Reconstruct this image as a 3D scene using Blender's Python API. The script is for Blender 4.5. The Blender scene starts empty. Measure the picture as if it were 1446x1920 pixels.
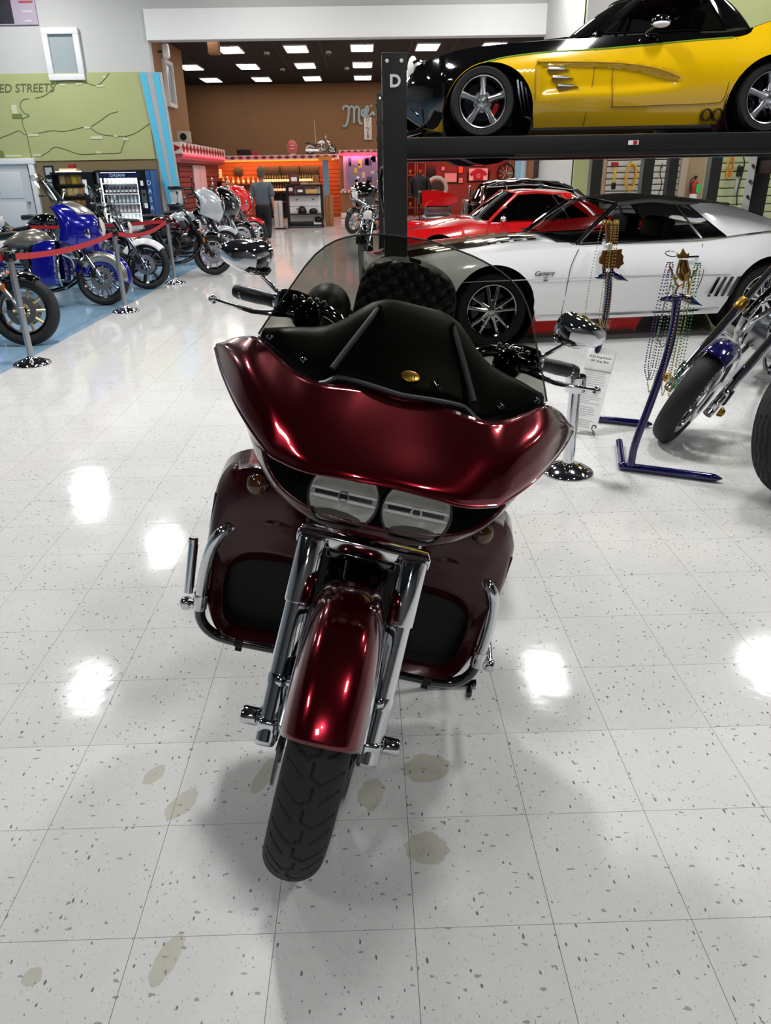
import bpy, bmesh, math, random
from mathutils import Vector as V, Matrix as Mx
random.seed(7)
S = bpy.context.scene
COL = S.collection
PI = math.pi
R = math.radians
# ---------------------------------------------------------------- camera (26 mm-class phone, held at 1.5 m, tilted down)
CH, CF, CP, CY, CR = 1.5, 1384.0, R(24.5), R(1.0), R(1.0)
_fw = V((math.sin(CY)*math.cos(CP), math.cos(CY)*math.cos(CP), -math.sin(CP)))
_r0 = V((math.cos(CY), -math.sin(CY), 0)); _u0 = _r0.cross(_fw)
_rt = _r0*math.cos(CR) - _u0*math.sin(CR); _up = _rt.cross(_fw)
cd = bpy.data.cameras.new('camera'); cam = bpy.data.objects.new('camera', cd); COL.objects.link(cam)
cd.sensor_fit = 'HORIZONTAL'; cd.sensor_width = 36; cd.lens = CF/1446*36; cd.clip_end = 200; cd.clip_start = .05
m3 = Mx((_rt, _up, -_fw)).transposed()
cam.matrix_world = Mx.Translation((0, 0, CH)) @ m3.to_4x4()
S.camera = cam
def at(x, y, Y):                       # photo pixel -> point standing at depth Y
    d = _fw*CF + _rt*(x-723) - _up*(y-960)
    return V((0, 0, CH)) + d*(Y/d.y)
def gnd(x, y, z=0):
    d = _fw*CF + _rt*(x-723) - _up*(y-960)
    return V((0, 0, CH)) + d*((z-CH)/d.z)
def proj(p):
    v = V(p)-V((0, 0, CH)); z = v.dot(_fw)
    return 723+CF*v.dot(_rt)/z, 960-CF*v.dot(_up)/z, z
# ---------------------------------------------------------------- world, exposure
w = bpy.data.worlds.new('world'); S.world = w; w.use_nodes = True
w.node_tree.nodes['Background'].inputs[0].default_value = (.8, .85, .9, 1)
w.node_tree.nodes['Background'].inputs[1].default_value = .05
S.view_settings.view_transform = 'Standard'; S.view_settings.look = 'None'
S.view_settings.gamma = 1; S.view_settings.use_curve_mapping = False
S.view_settings.exposure = -0.78
# ---------------------------------------------------------------- hall lamps and added fill (area lamps in the ceiling fixtures)
# (x, y, watts): fluorescent fixtures of the hall and lamps added to brighten foreground and back wall, the row ahead of the camera being the strong one
LAMPS = [(-1.3, 6.4, 560), (2.9, 5.2, 290), (-5, 5.2, 120), (-5, 10.5, 115), (-5, 15.8, 190), (-1, 10.5, 120), (-1, 15.8, 170), (2.9, 10.5, 180), (6.8, 5.2, 190), (6.8, 10.5, 190), (10.8, 5.2, 150), (10.8, 15.8, 170), (3.4, 18.8, 360), (-2.4, 18.8, 260), (7.4, 16.0, 200), (-8, 19.4, 360), (-10.4, 10.5, 150), (-10.4, 15.8, 170), (-.3, -6.5, 150), (-4.6, -1.2, 150), (3.4, -1.2, 200)]
CEIL = 6.6
def area(name, loc, sx, sy, power, col=(1, .98, .95), rot=(0, 0, 0)):
    l = bpy.data.lights.new(name, 'AREA'); l.shape = 'RECTANGLE'; l.size = sx; l.size_y = sy; l.energy = power; l.color = col
    o = bpy.data.objects.new(name, l); COL.objects.link(o); o.location = loc; o.rotation_euler = rot
    return o
for x, y, w_ in LAMPS:
    area('hall_lamp_and_fill', (x, y, CEIL-.125), .55, 1.05, w_, (1, .99, .98))
fl = bpy.data.lights.new('phone_flash', 'POINT'); fl.energy = 18; fl.shadow_soft_size = .006; fl.color = (.88, .94, 1)   # the phone's own LED beside its lens
fo = bpy.data.objects.new('phone_flash', fl); COL.objects.link(fo); fo.location = V((0, 0, CH))-_rt*.018+_up*.004-_fw*.01
DINER_LAMPS = [(-4.15+2.07*i+(.0), 23.4+3.87*j) for j in range(4) for i in range(-1, 7)]
# ---------------------------------------------------------------- materials
def lin(h):
    h = h.lstrip('#'); c = [int(h[i:i+2], 16)/255 for i in (0, 2, 4)]
    return tuple(((v+.055)/1.055)**2.4 if v > .04045 else v/12.92 for v in c)+(1,)
def mix4(a, k): return tuple(min(1, v*k) for v in a[:3])+(1,)
MATS = {}
def pm(name, col, rough=.5, metal=0., coat=0., var=.08, scale=25., trans=0., emit=0., bump=0., bscale=200., ior=1.45, alpha=1., rvar=.05, spec=.5):
    m = bpy.data.materials.new(name); m.use_nodes = True; MATS[name] = m
    N, L = m.node_tree.nodes, m.node_tree.links
    b = N['Principled BSDF']; c = lin(col) if isinstance(col, str) else tuple(col)+(1,)
    t = N.new('ShaderNodeTexCoord'); n = N.new('ShaderNodeTexNoise'); n.inputs['Scale'].default_value = scale; n.inputs['Detail'].default_value = 4
    L.new(t.outputs['Object'], n.inputs['Vector'])
    mx = N.new('ShaderNodeMix'); mx.data_type = 'RGBA'
    mx.inputs['A'].default_value = mix4(c, 1-var); mx.inputs['B'].default_value = mix4(c, 1+var)
    L.new(n.outputs['Fac'], mx.inputs['Factor']); L.new(mx.outputs['Result'], b.inputs['Base Color'])
    rr = N.new('ShaderNodeMapRange'); rr.inputs['To Min'].default_value = max(0, rough-rvar*rough); rr.inputs['To Max'].default_value = min(1, rough+rvar*rough)
    L.new(n.outputs['Fac'], rr.inputs['Value']); L.new(rr.outputs['Result'], b.inputs['Roughness'])
    b.inputs['Metallic'].default_value = metal; b.inputs['Coat Weight'].default_value = coat; b.inputs['Coat Roughness'].default_value = .03
    b.inputs['Transmission Weight'].default_value = trans; b.inputs['IOR'].default_value = ior; b.inputs['Alpha'].default_value = alpha
    b.inputs['Specular IOR Level'].default_value = spec
    if emit: b.inputs['Emission Color'].default_value = c; b.inputs['Emission Strength'].default_value = emit
    if bump:
        n2 = N.new('ShaderNodeTexNoise'); n2.inputs['Scale'].default_value = bscale; L.new(t.outputs['Object'], n2.inputs['Vector'])
        bp = N.new('ShaderNodeBump'); bp.inputs['Strength'].default_value = bump; bp.inputs['Distance'].default_value = .002
        L.new(n2.outputs['Fac'], bp.inputs['Height']); L.new(bp.outputs['Normal'], b.inputs['Normal'])
    return m
def sheet_glass(name, tint, rough=.02, refl=.5):        # thin tinted sheet: filters what is behind it, reflects on the surface
    m = bpy.data.materials.new(name); m.use_nodes = True; MATS[name] = m
    N, L = m.node_tree.nodes, m.node_tree.links; N.remove(N['Principled BSDF'])
    o = N['Material Output']; tr = N.new('ShaderNodeBsdfTransparent'); tr.inputs[0].default_value = tuple(tint)+(1,)
    gl = N.new('ShaderNodeBsdfGlossy'); gl.inputs['Roughness'].default_value = rough
    lw = N.new('ShaderNodeLayerWeight'); lw.inputs[0].default_value = .5
    pw = N.new('ShaderNodeMath'); pw.operation = 'POWER'; pw.inputs[1].default_value = 5; L.new(lw.outputs['Facing'], pw.inputs[0])
    mu = N.new('ShaderNodeMath'); mu.operation = 'MULTIPLY_ADD'; mu.inputs[1].default_value = .9*refl; mu.inputs[2].default_value = .06*refl; L.new(pw.outputs[0], mu.inputs[0])
    ns = N.new('ShaderNodeTexNoise'); ns.inputs['Scale'].default_value = 4; mr = N.new('ShaderNodeMapRange'); mr.inputs['To Min'].default_value = rough*.8; mr.inputs['To Max'].default_value = rough*1.4
    L.new(ns.outputs['Fac'], mr.inputs['Value']); L.new(mr.outputs[0], gl.inputs['Roughness'])
    mxs = N.new('ShaderNodeMixShader'); L.new(mu.outputs[0], mxs.inputs[0]); L.new(tr.outputs[0], mxs.inputs[1]); L.new(gl.outputs[0], mxs.inputs[2])
    L.new(mxs.outputs[0], o.inputs['Surface']); return m
CHROME = pm('chrome', '#d8dade', .06, 1, var=.02)
CHROME2 = pm('brushed_steel', '#b4b6ba', .28, 1, var=.06)
DCHROME = pm('dark_chrome', '#4a4d52', .15, 1, var=.05)
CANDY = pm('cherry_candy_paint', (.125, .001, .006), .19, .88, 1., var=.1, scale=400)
CANDYD = pm('cherry_candy_paint_shaded', (.038, .001, .0035), .2, .3, .3, var=.1, scale=400)  # same cherry paint darkened, shade of lower and underside panels in its colour
SATIN = pm('satin_black_plastic', '#191d1c', .42, 0, var=.1, scale=60)
GLOSSB = pm('gloss_black', '#060607', .08, 0, 1., var=.1)
MATTEB = pm('matte_black', '#0a0a0b', .7, 0, var=.15)
LEATHER = pm('black_leather', '#0d0f11', .42, 0, var=.2, bump=.3, bscale=350)
RUBBER = pm('tyre_rubber', '#1d1e1f', .72, 0, var=.15, scale=80, bump=.2, bscale=500)
RUBG = pm('grip_rubber', '#0b0c0e', .4, 0, var=.15)
TINT = sheet_glass('smoked_windshield', (.30, .30, .265), .02, .07)
CLEAR = sheet_glass('clear_lens', (.93, .93, .91), .02, .8)
CARGL = sheet_glass('car_window_glass', (.42, .44, .45), .02, .12)
DARKGL = sheet_glass('dark_car_window_glass', (.10, .10, .11), .02, 1.)
CASEGL = sheet_glass('case_glass', (.95, .96, .97), .02, .5)
AMBER = pm('smoked_amber_lens', '#4a2808', .12, 0, .6, var=.2)
AMBERB = pm('amber_lens', '#c8641a', .15, 0, .5, var=.1)
REFLECTOR = pm('lamp_reflector', '#d4d4ce', .35, .0, var=.15, scale=12)
GOLD = pm('gold_brass', '#a07a33', .3, 1, var=.2)
GOLDD = pm('antique_gold', '#7d5a25', .4, .9, var=.3, scale=60)
WHITEP = pm('white_car_paint', '#eeeff0', .15, 0, .8, var=.02)
REDP = pm('red_car_paint', '#c70b10', .15, 0, 1., var=.04)
YELP = pm('yellow_car_paint', '#e6b800', .2, 0, 1., var=.03)
BLUEP = pm('royal_blue_paint', '#10168e', .15, .3, 1., var=.08)
NAVY = pm('navy_gloss_paint', '#120f52', .12, .25, 1., var=.08)
SILVP = pm('silver_paint', '#9d9a95', .25, .7, .8, var=.05)
MAROP = pm('maroon_paint', '#3a0a10', .15, .2, 1., var=.08)
GREYP = pm('pale_grey_paint', '#b4bcc2', .2, .2, .8, var=.05)
VINYL = pm('charcoal_vinyl', '#626260', .55, 0, var=.1, bump=.2, bscale=300)
GWHITE = pm('white_enamel', '#e8e8e6', .25, 0, var=.03)
LIFTB = pm('lift_black_powder', '#141715', .42, 0, var=.12, scale=15)
SEATG = pm('beige_grey_leather', '#5f5b52', .5, 0, var=.12, bump=.2)
ENG = pm('cast_engine_alloy', '#8d9095', .25, 1, var=.2, scale=40)
ENGD = pm('black_engine_finish', '#17181a', .35, .4, var=.2)
REDB = pm('red_belt_webbing', '#a8202a', .7, 0, var=.1, scale=150)
PAPER = pm('white_paper', '#e9e9e6', .7, 0, var=.03)
INK = pm('grey_ink', '#b9b9bc', .8, 0, var=.1)
INKD = pm('dark_ink', '#1c1c20', .8, 0, var=.1)
CARD = pm('cardboard', '#9a6a40', .8, 0, var=.1, scale=8)
WOODD = pm('dark_wood', '#3a2418', .5, 0, var=.25, scale=6)
WOODM = pm('warm_wood', '#8a5a34', .45, 0, var=.2, scale=6)
# ---------------------------------------------------------------- mesh builder
def cr(P, n, closed=False):                        # Catmull-Rom through points, n samples per span
    P = [V(p) for p in P]; out = []; N = len(P)
    for i in range(N if closed else N-1):
        if closed: a, b, c, d = P[(i-1) % N], P[i], P[(i+1) % N], P[(i+2) % N]
        else:
            b, c = P[i], P[i+1]; a = P[i-1] if i else b*2-c; d = P[i+2] if i+2 < N else c*2-b
        for k in range(n):
            t = k/n; out.append(.5*((2*b)+(c-a)*t+(2*a-5*b+4*c-d)*t*t+(3*b-a-3*c+d)*t**3))
    if not closed: out.append(P[-1].copy())
    return out
def frame_from(d):
    d = V(d).normalized(); a = V((0, 0, 1)) if abs(d.z) < .95 else V((1, 0, 0))
    x = a.cross(d).normalized(); return x, d.cross(x)
def axis_m(c, d, xdir=None):                        # matrix at c whose local z points along d
    z = V(d).normalized()
    if xdir is None: x, y = frame_from(z)
    else: y = z.cross(V(xdir)).normalized(); x = y.cross(z)
    return Mx.Translation(V(c)) @ Mx((x, y, z)).transposed().to_4x4()
class MB:
    def __init__(s): s.bm = bmesh.new(); s.mi = 0
    def face(s, vs):
        try: f = s.bm.faces.new(vs); f.material_index = s.mi; return f
        except ValueError: return None
    def poly(s, pts): return s.face([s.bm.verts.new(p) for p in pts])
    def box(s, c, sz, M=None, bev=0):
        c = V(c); h = V(sz)/2; M = M or Mx.Identity(4)
        if bev: return s.bbox(c, h, bev, M)
        vs = [s.bm.verts.new(M @ (c+V((x*h.x, y*h.y, z*h.z)))) for x in (-1, 1) for y in (-1, 1) for z in (-1, 1)]
        for q in ((0, 1, 3, 2), (4, 6, 7, 5), (0, 4, 5, 1), (2, 3, 7, 6), (0, 2, 6, 4), (1, 5, 7, 3)): s.face([vs[i] for i in q])
        return s
    def bbox(s, c, h, b, M):
        b = min(b, h.x*.99, h.y*.99, h.z*.99); t = bmesh.new(); bmesh.ops.create_cube(t, size=1)
        for v in t.verts: v.co = V((v.co.x*h.x*2, v.co.y*h.y*2, v.co.z*h.z*2))
        bmesh.ops.bevel(t, geom=list(t.edges), offset=b, segments=3, profile=.5, affect='EDGES')
        mp = {v: s.bm.verts.new(M @ (v.co+c)) for v in t.verts}
        for f in t.faces: s.face([mp[v] for v in f.verts])
        t.free(); return s
    def grid(s, rows, cu=False, cv=False):          # rows of points -> quads
        G = [[s.bm.verts.new(p) for p in r] for r in rows]
        n, m = len(G), len(G[0])
        for i in range(n if cv else n-1):
            for j in range(m if cu else m-1):
                s.face([G[i][j], G[i][(j+1) % m], G[(i+1) % n][(j+1) % m], G[(i+1) % n][j]])
        return G
    def tube(s, pts, r, n=10, caps=True, closed=False, flat=1.):
        P = [V(p) for p in pts]; N = len(P); rs = r if isinstance(r, (list, tuple)) else [r]*N
        rows = []; x = None
        for i in range(N):
            a = P[i-1] if (i or closed) else P[i]; b = P[(i+1) % N] if (i < N-1 or closed) else P[i]
            d = (b-a).normalized() if (b-a).length > 1e-9 else V((0, 0, 1))
            if x is None: x, y = frame_from(d)
            else:
                x = x-d*x.dot(d); x = x.normalized() if x.length > 1e-6 else frame_from(d)[0]; y = d.cross(x)
            rows.append([P[i]+(x*math.cos(2*PI*k/n)+y*math.sin(2*PI*k/n)*flat)*rs[i] for k in range(n)])
        G = s.grid(rows, cu=True, cv=closed)
        if caps and not closed: s.face(G[0][::-1]); s.face(G[-1])
        return s
    def lathe(s, prof, n=24, M=None, closed=False, arc=None, sy=1., caps=True):
        M = M or Mx.Identity(4); rows = []
        for r, z in prof:
            a0, a1 = arc or (0, 2*PI); k = n if arc is None else n+1
            rows.append([M @ V((r*math.cos(a0+(a1-a0)*i/n), r*math.sin(a0+(a1-a0)*i/n)*sy, z)) for i in range(k)])
        G = s.grid(rows, cu=arc is None, cv=closed)
        if arc is None and not closed and caps:
            if prof[0][0] > 1e-6: s.face(G[0][::-1])
            if prof[-1][0] > 1e-6: s.face(G[-1])
        return s
    def cyl(s, a, b, r, n=16, r2=None, bev=0):
        a, b = V(a), V(b); L = (b-a).length; r2 = r if r2 is None else r2
        pr = [(r, 0), (r2, L)] if not bev else [(r-bev, 0), (r, bev), (r2, L-bev), (r2-bev, L)]
        return s.lathe(pr, n, axis_m(a, b-a))
    def ball(s, c, r, n=12, m=8, M=None):
        r = (r, r, r) if not isinstance(r, (list, tuple)) else r; M = M or Mx.Identity(4); c = V(c)
        rows = [[M @ (c+V((r[0]*math.sin(PI*j/m)*math.cos(2*PI*i/n), r[1]*math.sin(PI*j/m)*math.sin(2*PI*i/n), r[2]*math.cos(PI*j/m)))) for i in range(n)] for j in range(m+1)]
        s.grid(rows, cu=True); bmesh.ops.remove_doubles(s.bm, verts=s.bm.verts, dist=1e-7); return s
    def prism(s, poly, d, M=None, z0=0):            # 2-D outline extruded along local z
        M = M or Mx.Identity(4)
        a = [s.bm.verts.new(M @ V((p[0], p[1], z0))) for p in poly]; b = [s.bm.verts.new(M @ V((p[0], p[1], z0+d))) for p in poly]
        s.face(a[::-1]); s.face(b); n = len(a)
        for i in range(n): s.face([a[i], a[(i+1) % n], b[(i+1) % n], b[i]])
        return s
    def xf(s, M):
        for v in s.bm.verts: v.co = M @ v.co
        return s
    def mirror(s):                                   # add a copy mirrored in local x
        g = bmesh.ops.duplicate(s.bm, geom=list(s.bm.verts)+list(s.bm.edges)+list(s.bm.faces))['geom']
        for e in g:
            if isinstance(e, bmesh.types.BMVert): e.co.x *= -1
        bmesh.ops.reverse_faces(s.bm, faces=[e for e in g if isinstance(e, bmesh.types.BMFace)]); return s
    def build(s, name, mat, parent=None, smooth=40, solid=0, sub=0, recalc=True, weld=1e-6):
        bmesh.ops.remove_doubles(s.bm, verts=s.bm.verts, dist=weld)
        if recalc: bmesh.ops.recalc_face_normals(s.bm, faces=s.bm.faces)
        if smooth:
            for f in s.bm.faces: f.smooth = True
            for e in s.bm.edges:
                if len(e.link_faces) == 2 and e.calc_face_angle(0) > R(smooth): e.smooth = False
        me = bpy.data.meshes.new(name); s.bm.to_mesh(me); s.bm.free()
        for m in (mat if isinstance(mat, (list, tuple)) else [mat]): me.materials.append(m)
        o = bpy.data.objects.new(name, me); COL.objects.link(o)
        if parent: o.parent = parent
        if solid: md = o.modifiers.new('thickness', 'SOLIDIFY'); md.thickness = solid; md.offset = 0
        if sub: md = o.modifiers.new('subdivision', 'SUBSURF'); md.levels = sub; md.render_levels = sub
        return o
def tag(o, label=None, cat=None, group=None, kind=None):
    if label: o['label'] = label
    if cat: o['category'] = cat
    if group: o['group'] = group
    if kind: o['kind'] = kind
    return o
def thing(name, label, cat, loc=(0, 0, 0), rot=(0, 0, 0), group=None):
    o = bpy.data.objects.new(name, None); COL.objects.link(o); o.location = loc; o.rotation_euler = rot; o.empty_display_size = .1
    return tag(o, label, cat, group)
def struct(o): o['kind'] = 'structure'; return o
def dup(o, parent=None):
    c = o.copy(); COL.objects.link(c); c.parent = parent
    for ch in list(o.children): dup(ch, c)
    return c
def bx(name, mat, c, sz, parent=None, bev=0, M=None): return MB().box(c, sz, M, bev).build(name, mat, parent)
def text(name, body, size, mat, M, parent=None, depth=.002, align='CENTER', shear=0, bold=0.):
    c = bpy.data.curves.new(name, 'FONT'); c.body = body; c.size = size; c.extrude = depth; c.align_x = align; c.align_y = 'CENTER'; c.shear = shear; c.offset = bold; c.resolution_u = 3
    o = bpy.data.objects.new(name, c); COL.objects.link(o); bpy.context.view_layer.update()
    me = bpy.data.meshes.new_from_object(o.evaluated_get(bpy.context.evaluated_depsgraph_get()))
    bpy.data.objects.remove(o); me.name = name; me.materials.clear(); me.materials.append(mat)
    o = bpy.data.objects.new(name, me); COL.objects.link(o); o.matrix_local = M
    if parent: o.parent = parent
    return o
FRONT = Mx.Rotation(PI/2, 4, 'X')                   # text facing -Y
def ip(tb, x):                                       # smooth interpolation in a table of (x, value)
    if x <= tb[0][0]: return tb[0][1]
    if x >= tb[-1][0]: return tb[-1][1]
    for i in range(len(tb)-1):
        x0, y0 = tb[i]; x1, y1 = tb[i+1]
        if x0 <= x <= x1:
            h = x1-x0; t = (x-x0)/h; s = (y1-y0)/h
            def tan(j):
                if j == 0 or j == len(tb)-1: return s if True else 0
                a = (tb[j][1]-tb[j-1][1])/(tb[j][0]-tb[j-1][0]); b = (tb[j+1][1]-tb[j][1])/(tb[j+1][0]-tb[j][0])
                return 0 if a*b <= 0 else 2*a*b/(a+b)
            m0, m1 = tan(i)*h, tan(i+1)*h
            return (2*t**3-3*t*t+1)*y0+(t**3-2*t*t+t)*m0+(-2*t**3+3*t*t)*y1+(t**3-t*t)*m1
# ================================================================ FLOOR
def floor_mat(name, base, speck=1., zone=True):
    m = bpy.data.materials.new(name); m.use_nodes = True; N, L = m.node_tree.nodes, m.node_tree.links; b = N['Principled BSDF']
    g = N.new('ShaderNodeNewGeometry'); pos = g.outputs['Position']; c = lin(base)
    def noise(sc, det=3):
        n = N.new('ShaderNodeTexNoise'); n.inputs['Scale'].default_value = sc; n.inputs['Detail'].default_value = det; L.new(pos, n.inputs['Vector']); return n.outputs['Fac']
    def ramp(src, a, b_, lo, hi):
        r = N.new('ShaderNodeMapRange'); r.inputs['From Min'].default_value = a; r.inputs['From Max'].default_value = b_; r.inputs['To Min'].default_value = lo; r.inputs['To Max'].default_value = hi; L.new(src, r.inputs['Value']); return r.outputs['Result']
    def math_(op, a, b_):
        k = N.new('ShaderNodeMath'); k.operation = op
        for i, q in enumerate((a, b_)):
            if isinstance(q, (int, float)): k.inputs[i].default_value = q
            else: L.new(q, k.inputs[i])
        return k.outputs[0]
    def mix(f, a, b_):
        k = N.new('ShaderNodeMix'); k.data_type = 'RGBA'; L.new(f, k.inputs['Factor'])
        for nm, q in (('A', a), ('B', b_)):
            if isinstance(q, tuple): k.inputs[nm].default_value = q
            else: L.new(q, k.inputs[nm])
        return k.outputs['Result']
    col = mix(noise(5), mix4(c, .93), mix4(c, 1.04)); col = mix(ramp(noise(55, 6), .45, .75, 0, .35), col, mix4(c, .86))
    for sc, thr, keep, dark, st in ((26, .15, .74, .2, 2.2), (75, .17, .55, .7, 1.9), (44, .15, .66, .5, .5)):
        mp = N.new('ShaderNodeMapping'); mp.inputs['Scale'].default_value = (st, 1, 1); mp.inputs['Rotation'].default_value = (0, 0, .35*sc % 1.1-.4); L.new(pos, mp.inputs['Vector'])
        nn = N.new('ShaderNodeTexNoise'); nn.inputs['Scale'].default_value = sc*2.5; L.new(mp.outputs[0], nn.inputs['Vector'])
        ad = N.new('ShaderNodeVectorMath'); ad.operation = 'MULTIPLY_ADD'; ad.inputs[1].default_value = (.012,)*3; L.new(nn.outputs['Color'], ad.inputs[0]); L.new(mp.outputs[0], ad.inputs[2])
        v = N.new('ShaderNodeTexVoronoi'); v.inputs['Scale'].default_value = sc; v.voronoi_dimensions = '2D'; L.new(ad.outputs[0], v.inputs['Vector'])
        sp = N.new('ShaderNodeSeparateColor'); L.new(v.outputs['Color'], sp.inputs[0])
        sz = math_('MULTIPLY', sp.outputs[1], thr)
        k = math_('MULTIPLY', math_('LESS_THAN', v.outputs['Distance'], sz), math_('GREATER_THAN', sp.outputs[0], keep))
        col = mix(math_('MULTIPLY', k, (1-dark*.5)*speck), col, (dark*.35, dark*.36, dark*.36, 1))
    oi = N.new('ShaderNodeObjectInfo'); col = mix(ramp(oi.outputs['Random'], 0, 1, 0, .06), col, (.45, .44, .4, 1))
    L.new(col, b.inputs['Base Color'])
    rough = ramp(noise(2.2, 5), .3, .7, .05, .13)
    if zone:                                          # the front rows of tiles are worn dull
        s = N.new('ShaderNodeSeparateXYZ'); L.new(pos, s.inputs[0])
        rough = math_('ADD', rough, math_('MULTIPLY', math_('LESS_THAN', s.outputs[1], 1.70), .30))
    L.new(rough, b.inputs['Roughness']); b.inputs['Specular IOR Level'].default_value = .24
    bp = N.new('ShaderNodeBump'); bp.inputs['Strength'].default_value = .16; bp.inputs['Distance'].default_value = .004; L.new(noise(9, 3), bp.inputs['Height']); L.new(bp.outputs[0], b.inputs['Normal'])
    return m
FL_W = floor_mat('waxed_vinyl_tile', '#d5d5d3'); FL_B = floor_mat('pale_blue_floor', '#86aac4', .25, False)
GROUT = pm('tile_joint', '#a2a39e', .8)
floor = struct(bx('floor', GROUT, (0, 18, -.053), (28.4, 52.4, .1)))
TS, TX, TY = .305, .067, 1.09
def tile_mesh():
    h = TS/2-.0007; b = MB()
    b.grid([[(-h, -h, 0), (h, -h, 0)], [(-h, h, 0), (h, h, 0)]])
    for p, q in (((-h, -h), (h, -h)), ((h, -h), (h, h)), ((h, h), (-h, h)), ((-h, h), (-h, -h))): b.poly([(p[0], p[1], -.003), (q[0], q[1], -.003), (q[0], q[1], 0), (p[0], p[1], 0)])
    o = b.build('tile', FL_W, floor, smooth=0); return o
BLUE_X = -3.18
cand, far = [], MB(); far.mi = 0
for j in range(-30, 142):
    for i in range(-46, 46):
        x0, y0 = TX+TS*i, TY+TS*j; x, y = x0+TS/2, y0+TS/2
        if x > 13.9 or x < -13.9 or y > 43.8 or y < -7.8: continue
        px, py, pz = proj((x, y, 0)); vis = pz > .3 and -120 < px < 1566 and -50 < py < 2080 and x0 > BLUE_X
        cand.append((y if vis else 99+abs(y), x, y, x0, y0))
cand.sort(); NEAR = [c for c in cand if c[0] < 50][:300]; ns = set((c[1], c[2]) for c in NEAR)
t0 = tile_mesh()
for k, (q, x, y, *_) in enumerate(NEAR):
    o = t0 if k == 0 else t0.copy()
    if k: COL.objects.link(o); o.parent = floor
    o.location = (x, y, 0)
g = .0008
for q, x, y, x0, y0 in cand:
    if (x, y) in ns: continue
    a0, a1 = max(x0, BLUE_X), x0+TS
    if a1 > BLUE_X+.01: far.mi = 0; far.poly([(a0+g, y0+g, 0), (a1-g, y0+g, 0), (a1-g, y0+TS-g, 0), (a0+g, y0+TS-g, 0)])
    if x0 < BLUE_X: far.mi = 1; b1 = min(a1, BLUE_X); far.poly([(x0+.0001, y0+.0001, 0), (b1-g, y0+.0001, 0), (b1-g, y0+TS, 0), (x0, y0+TS, 0)])
o = far.build('distant_tiles', [FL_W, FL_B], floor, smooth=0, weld=1e-9); tag(o, kind='stuff')
STAIN = pm('yellowed_wax_stain', '#c2bd9a', .35, alpha=.17, var=.4, scale=40)
for px, py, ra, rb, an in ((314, 1797, .022, .055, .3), (340, 1508, .028, .05, .5), (290, 1452, .02, .035, .4), (60, 1832, .018, .018, 0), (495, 1455, .02, .06, .3), (697, 1488, .03, .05, .2), (800, 1440, .06, .045, -.3), (800, 1590, .05, .04, .2)):
    p = gnd(px, py); rr = random.Random(px); b = MB()
    out = [(ra*math.cos(t)*(1+.3*rr.random()), rb*math.sin(t)*(1+.3*rr.random())) for t in [2*PI*k/18 for k in range(18)]]
    b.prism(out, .0003, Mx.Translation((p.x, p.y, .0001)) @ Mx.Rotation(-an, 4, 'Z')); b.build('floor_stain', STAIN, floor)
# ================================================================ HALL SHELL
WGREY = pm('grey_wall_paint', '#bcbdbb', .75, var=.03, scale=3); WHITEW = pm('white_wall_paint', '#e2e2e0', .75, var=.02, scale=3)
GREENW = pm('sage_green_wall_paint', '#a6ac78', .75, var=.05, scale=2); BROWNW = pm('khaki_wall_paint', '#77694c', .75, var=.04, scale=3)
CYAN = pm('cyan_stripe_paint', '#4fb6d6', .6, var=.03); MIDG = pm('mid_grey_paint', '#a3a8ab', .65, var=.04); TRIMW = pm('white_trim_paint', '#dcdee0', .45, var=.02)
TANW = pm('tan_brown_wall_paint', '#8d6747', .8, var=.05, scale=2); BLACKC = pm('black_ceiling_tile', '#1a1615', .85, var=.15); BLACKT = pm('black_ceiling_grid', '#2b2523', .7)
def wall(name, mat, c, sz): return struct(bx(name, mat, c, sz))
YB = 22.0
wbl = wall('wall_back_left', WGREY, (-9.7, YB+.15, 3.3), (8.6, .3, 6.6))
zg, zt = at(180, 300, YB).z, at(130, 137, YB).z
bx('khaki_dado_panel', BROWNW, (-9.75, YB-.01, zg/2), (8.4, .02, zg), wbl); bx('green_mural_panel', GREENW, (-9.8, YB-.02, (zg+zt)/2), (8.4, .05, zt-zg), wbl)
CRACK = pm('mural_crack_line', '#62653f', .8, var=.2); CHIP = pm('mural_highlight', '#c6caa6', .8, var=.05); PATCH = pm('mural_dark_patch', '#6c7a42', .8, var=.05)
def roadline(pts, r=.009):
    P = [at(x, y, YB-.048) for x, y in pts]; return cr(P, 4), r
for pts in ([(205, 137), (190, 155), (177, 160), (152, 153), (112, 153), (98, 168), (82, 180), (66, 184)], [(55, 185), (42, 188), (38, 200), (46, 212), (55, 217), (42, 224), (45, 240), (50, 250)], [(0, 259), (18, 252), (36, 245), (47, 252), (75, 249), (98, 245), (122, 246), (158, 238)], [(170, 240), (185, 250), (205, 254), (237, 255), (258, 247), (280, 232)], [(237, 256), (228, 280), (222, 287), (185, 288), (150, 289), (125, 281), (103, 276), (90, 285), (75, 294)], [(170, 238), (190, 225), (205, 214), (222, 209)], [(50, 252), (55, 275), (60, 298)]):
    P, r = roadline(pts); MB().tube(P, r, 6, flat=1).build('painted_crack', CRACK, wbl)
for x, y, sx, sy, m in ((118, 159, .15, .04, CHIP), (148, 157, .18, .04, CHIP), (195, 144, .08, .05, CHIP), (187, 161, .2, .04, CHIP), (62, 253, .28, .06, CHIP), (163, 239, .16, .05, CHIP), (181, 258, .3, .07, CHIP), (217, 255, .1, .05, CHIP), (236, 261, .14, .06, CHIP), (185, 286, .14, .05, CHIP), (27, 205, .14, .2, CHIP), (70, 291, .2, .05, CHIP), (25, 292, .4, .05, CHIP), (32, 218, .26, .1, PATCH), (2, 289, .14, .16, PATCH)):
    bx('painted_mark', m, at(x, y, YB-.05), (sx, .012, sy), wbl)
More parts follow.
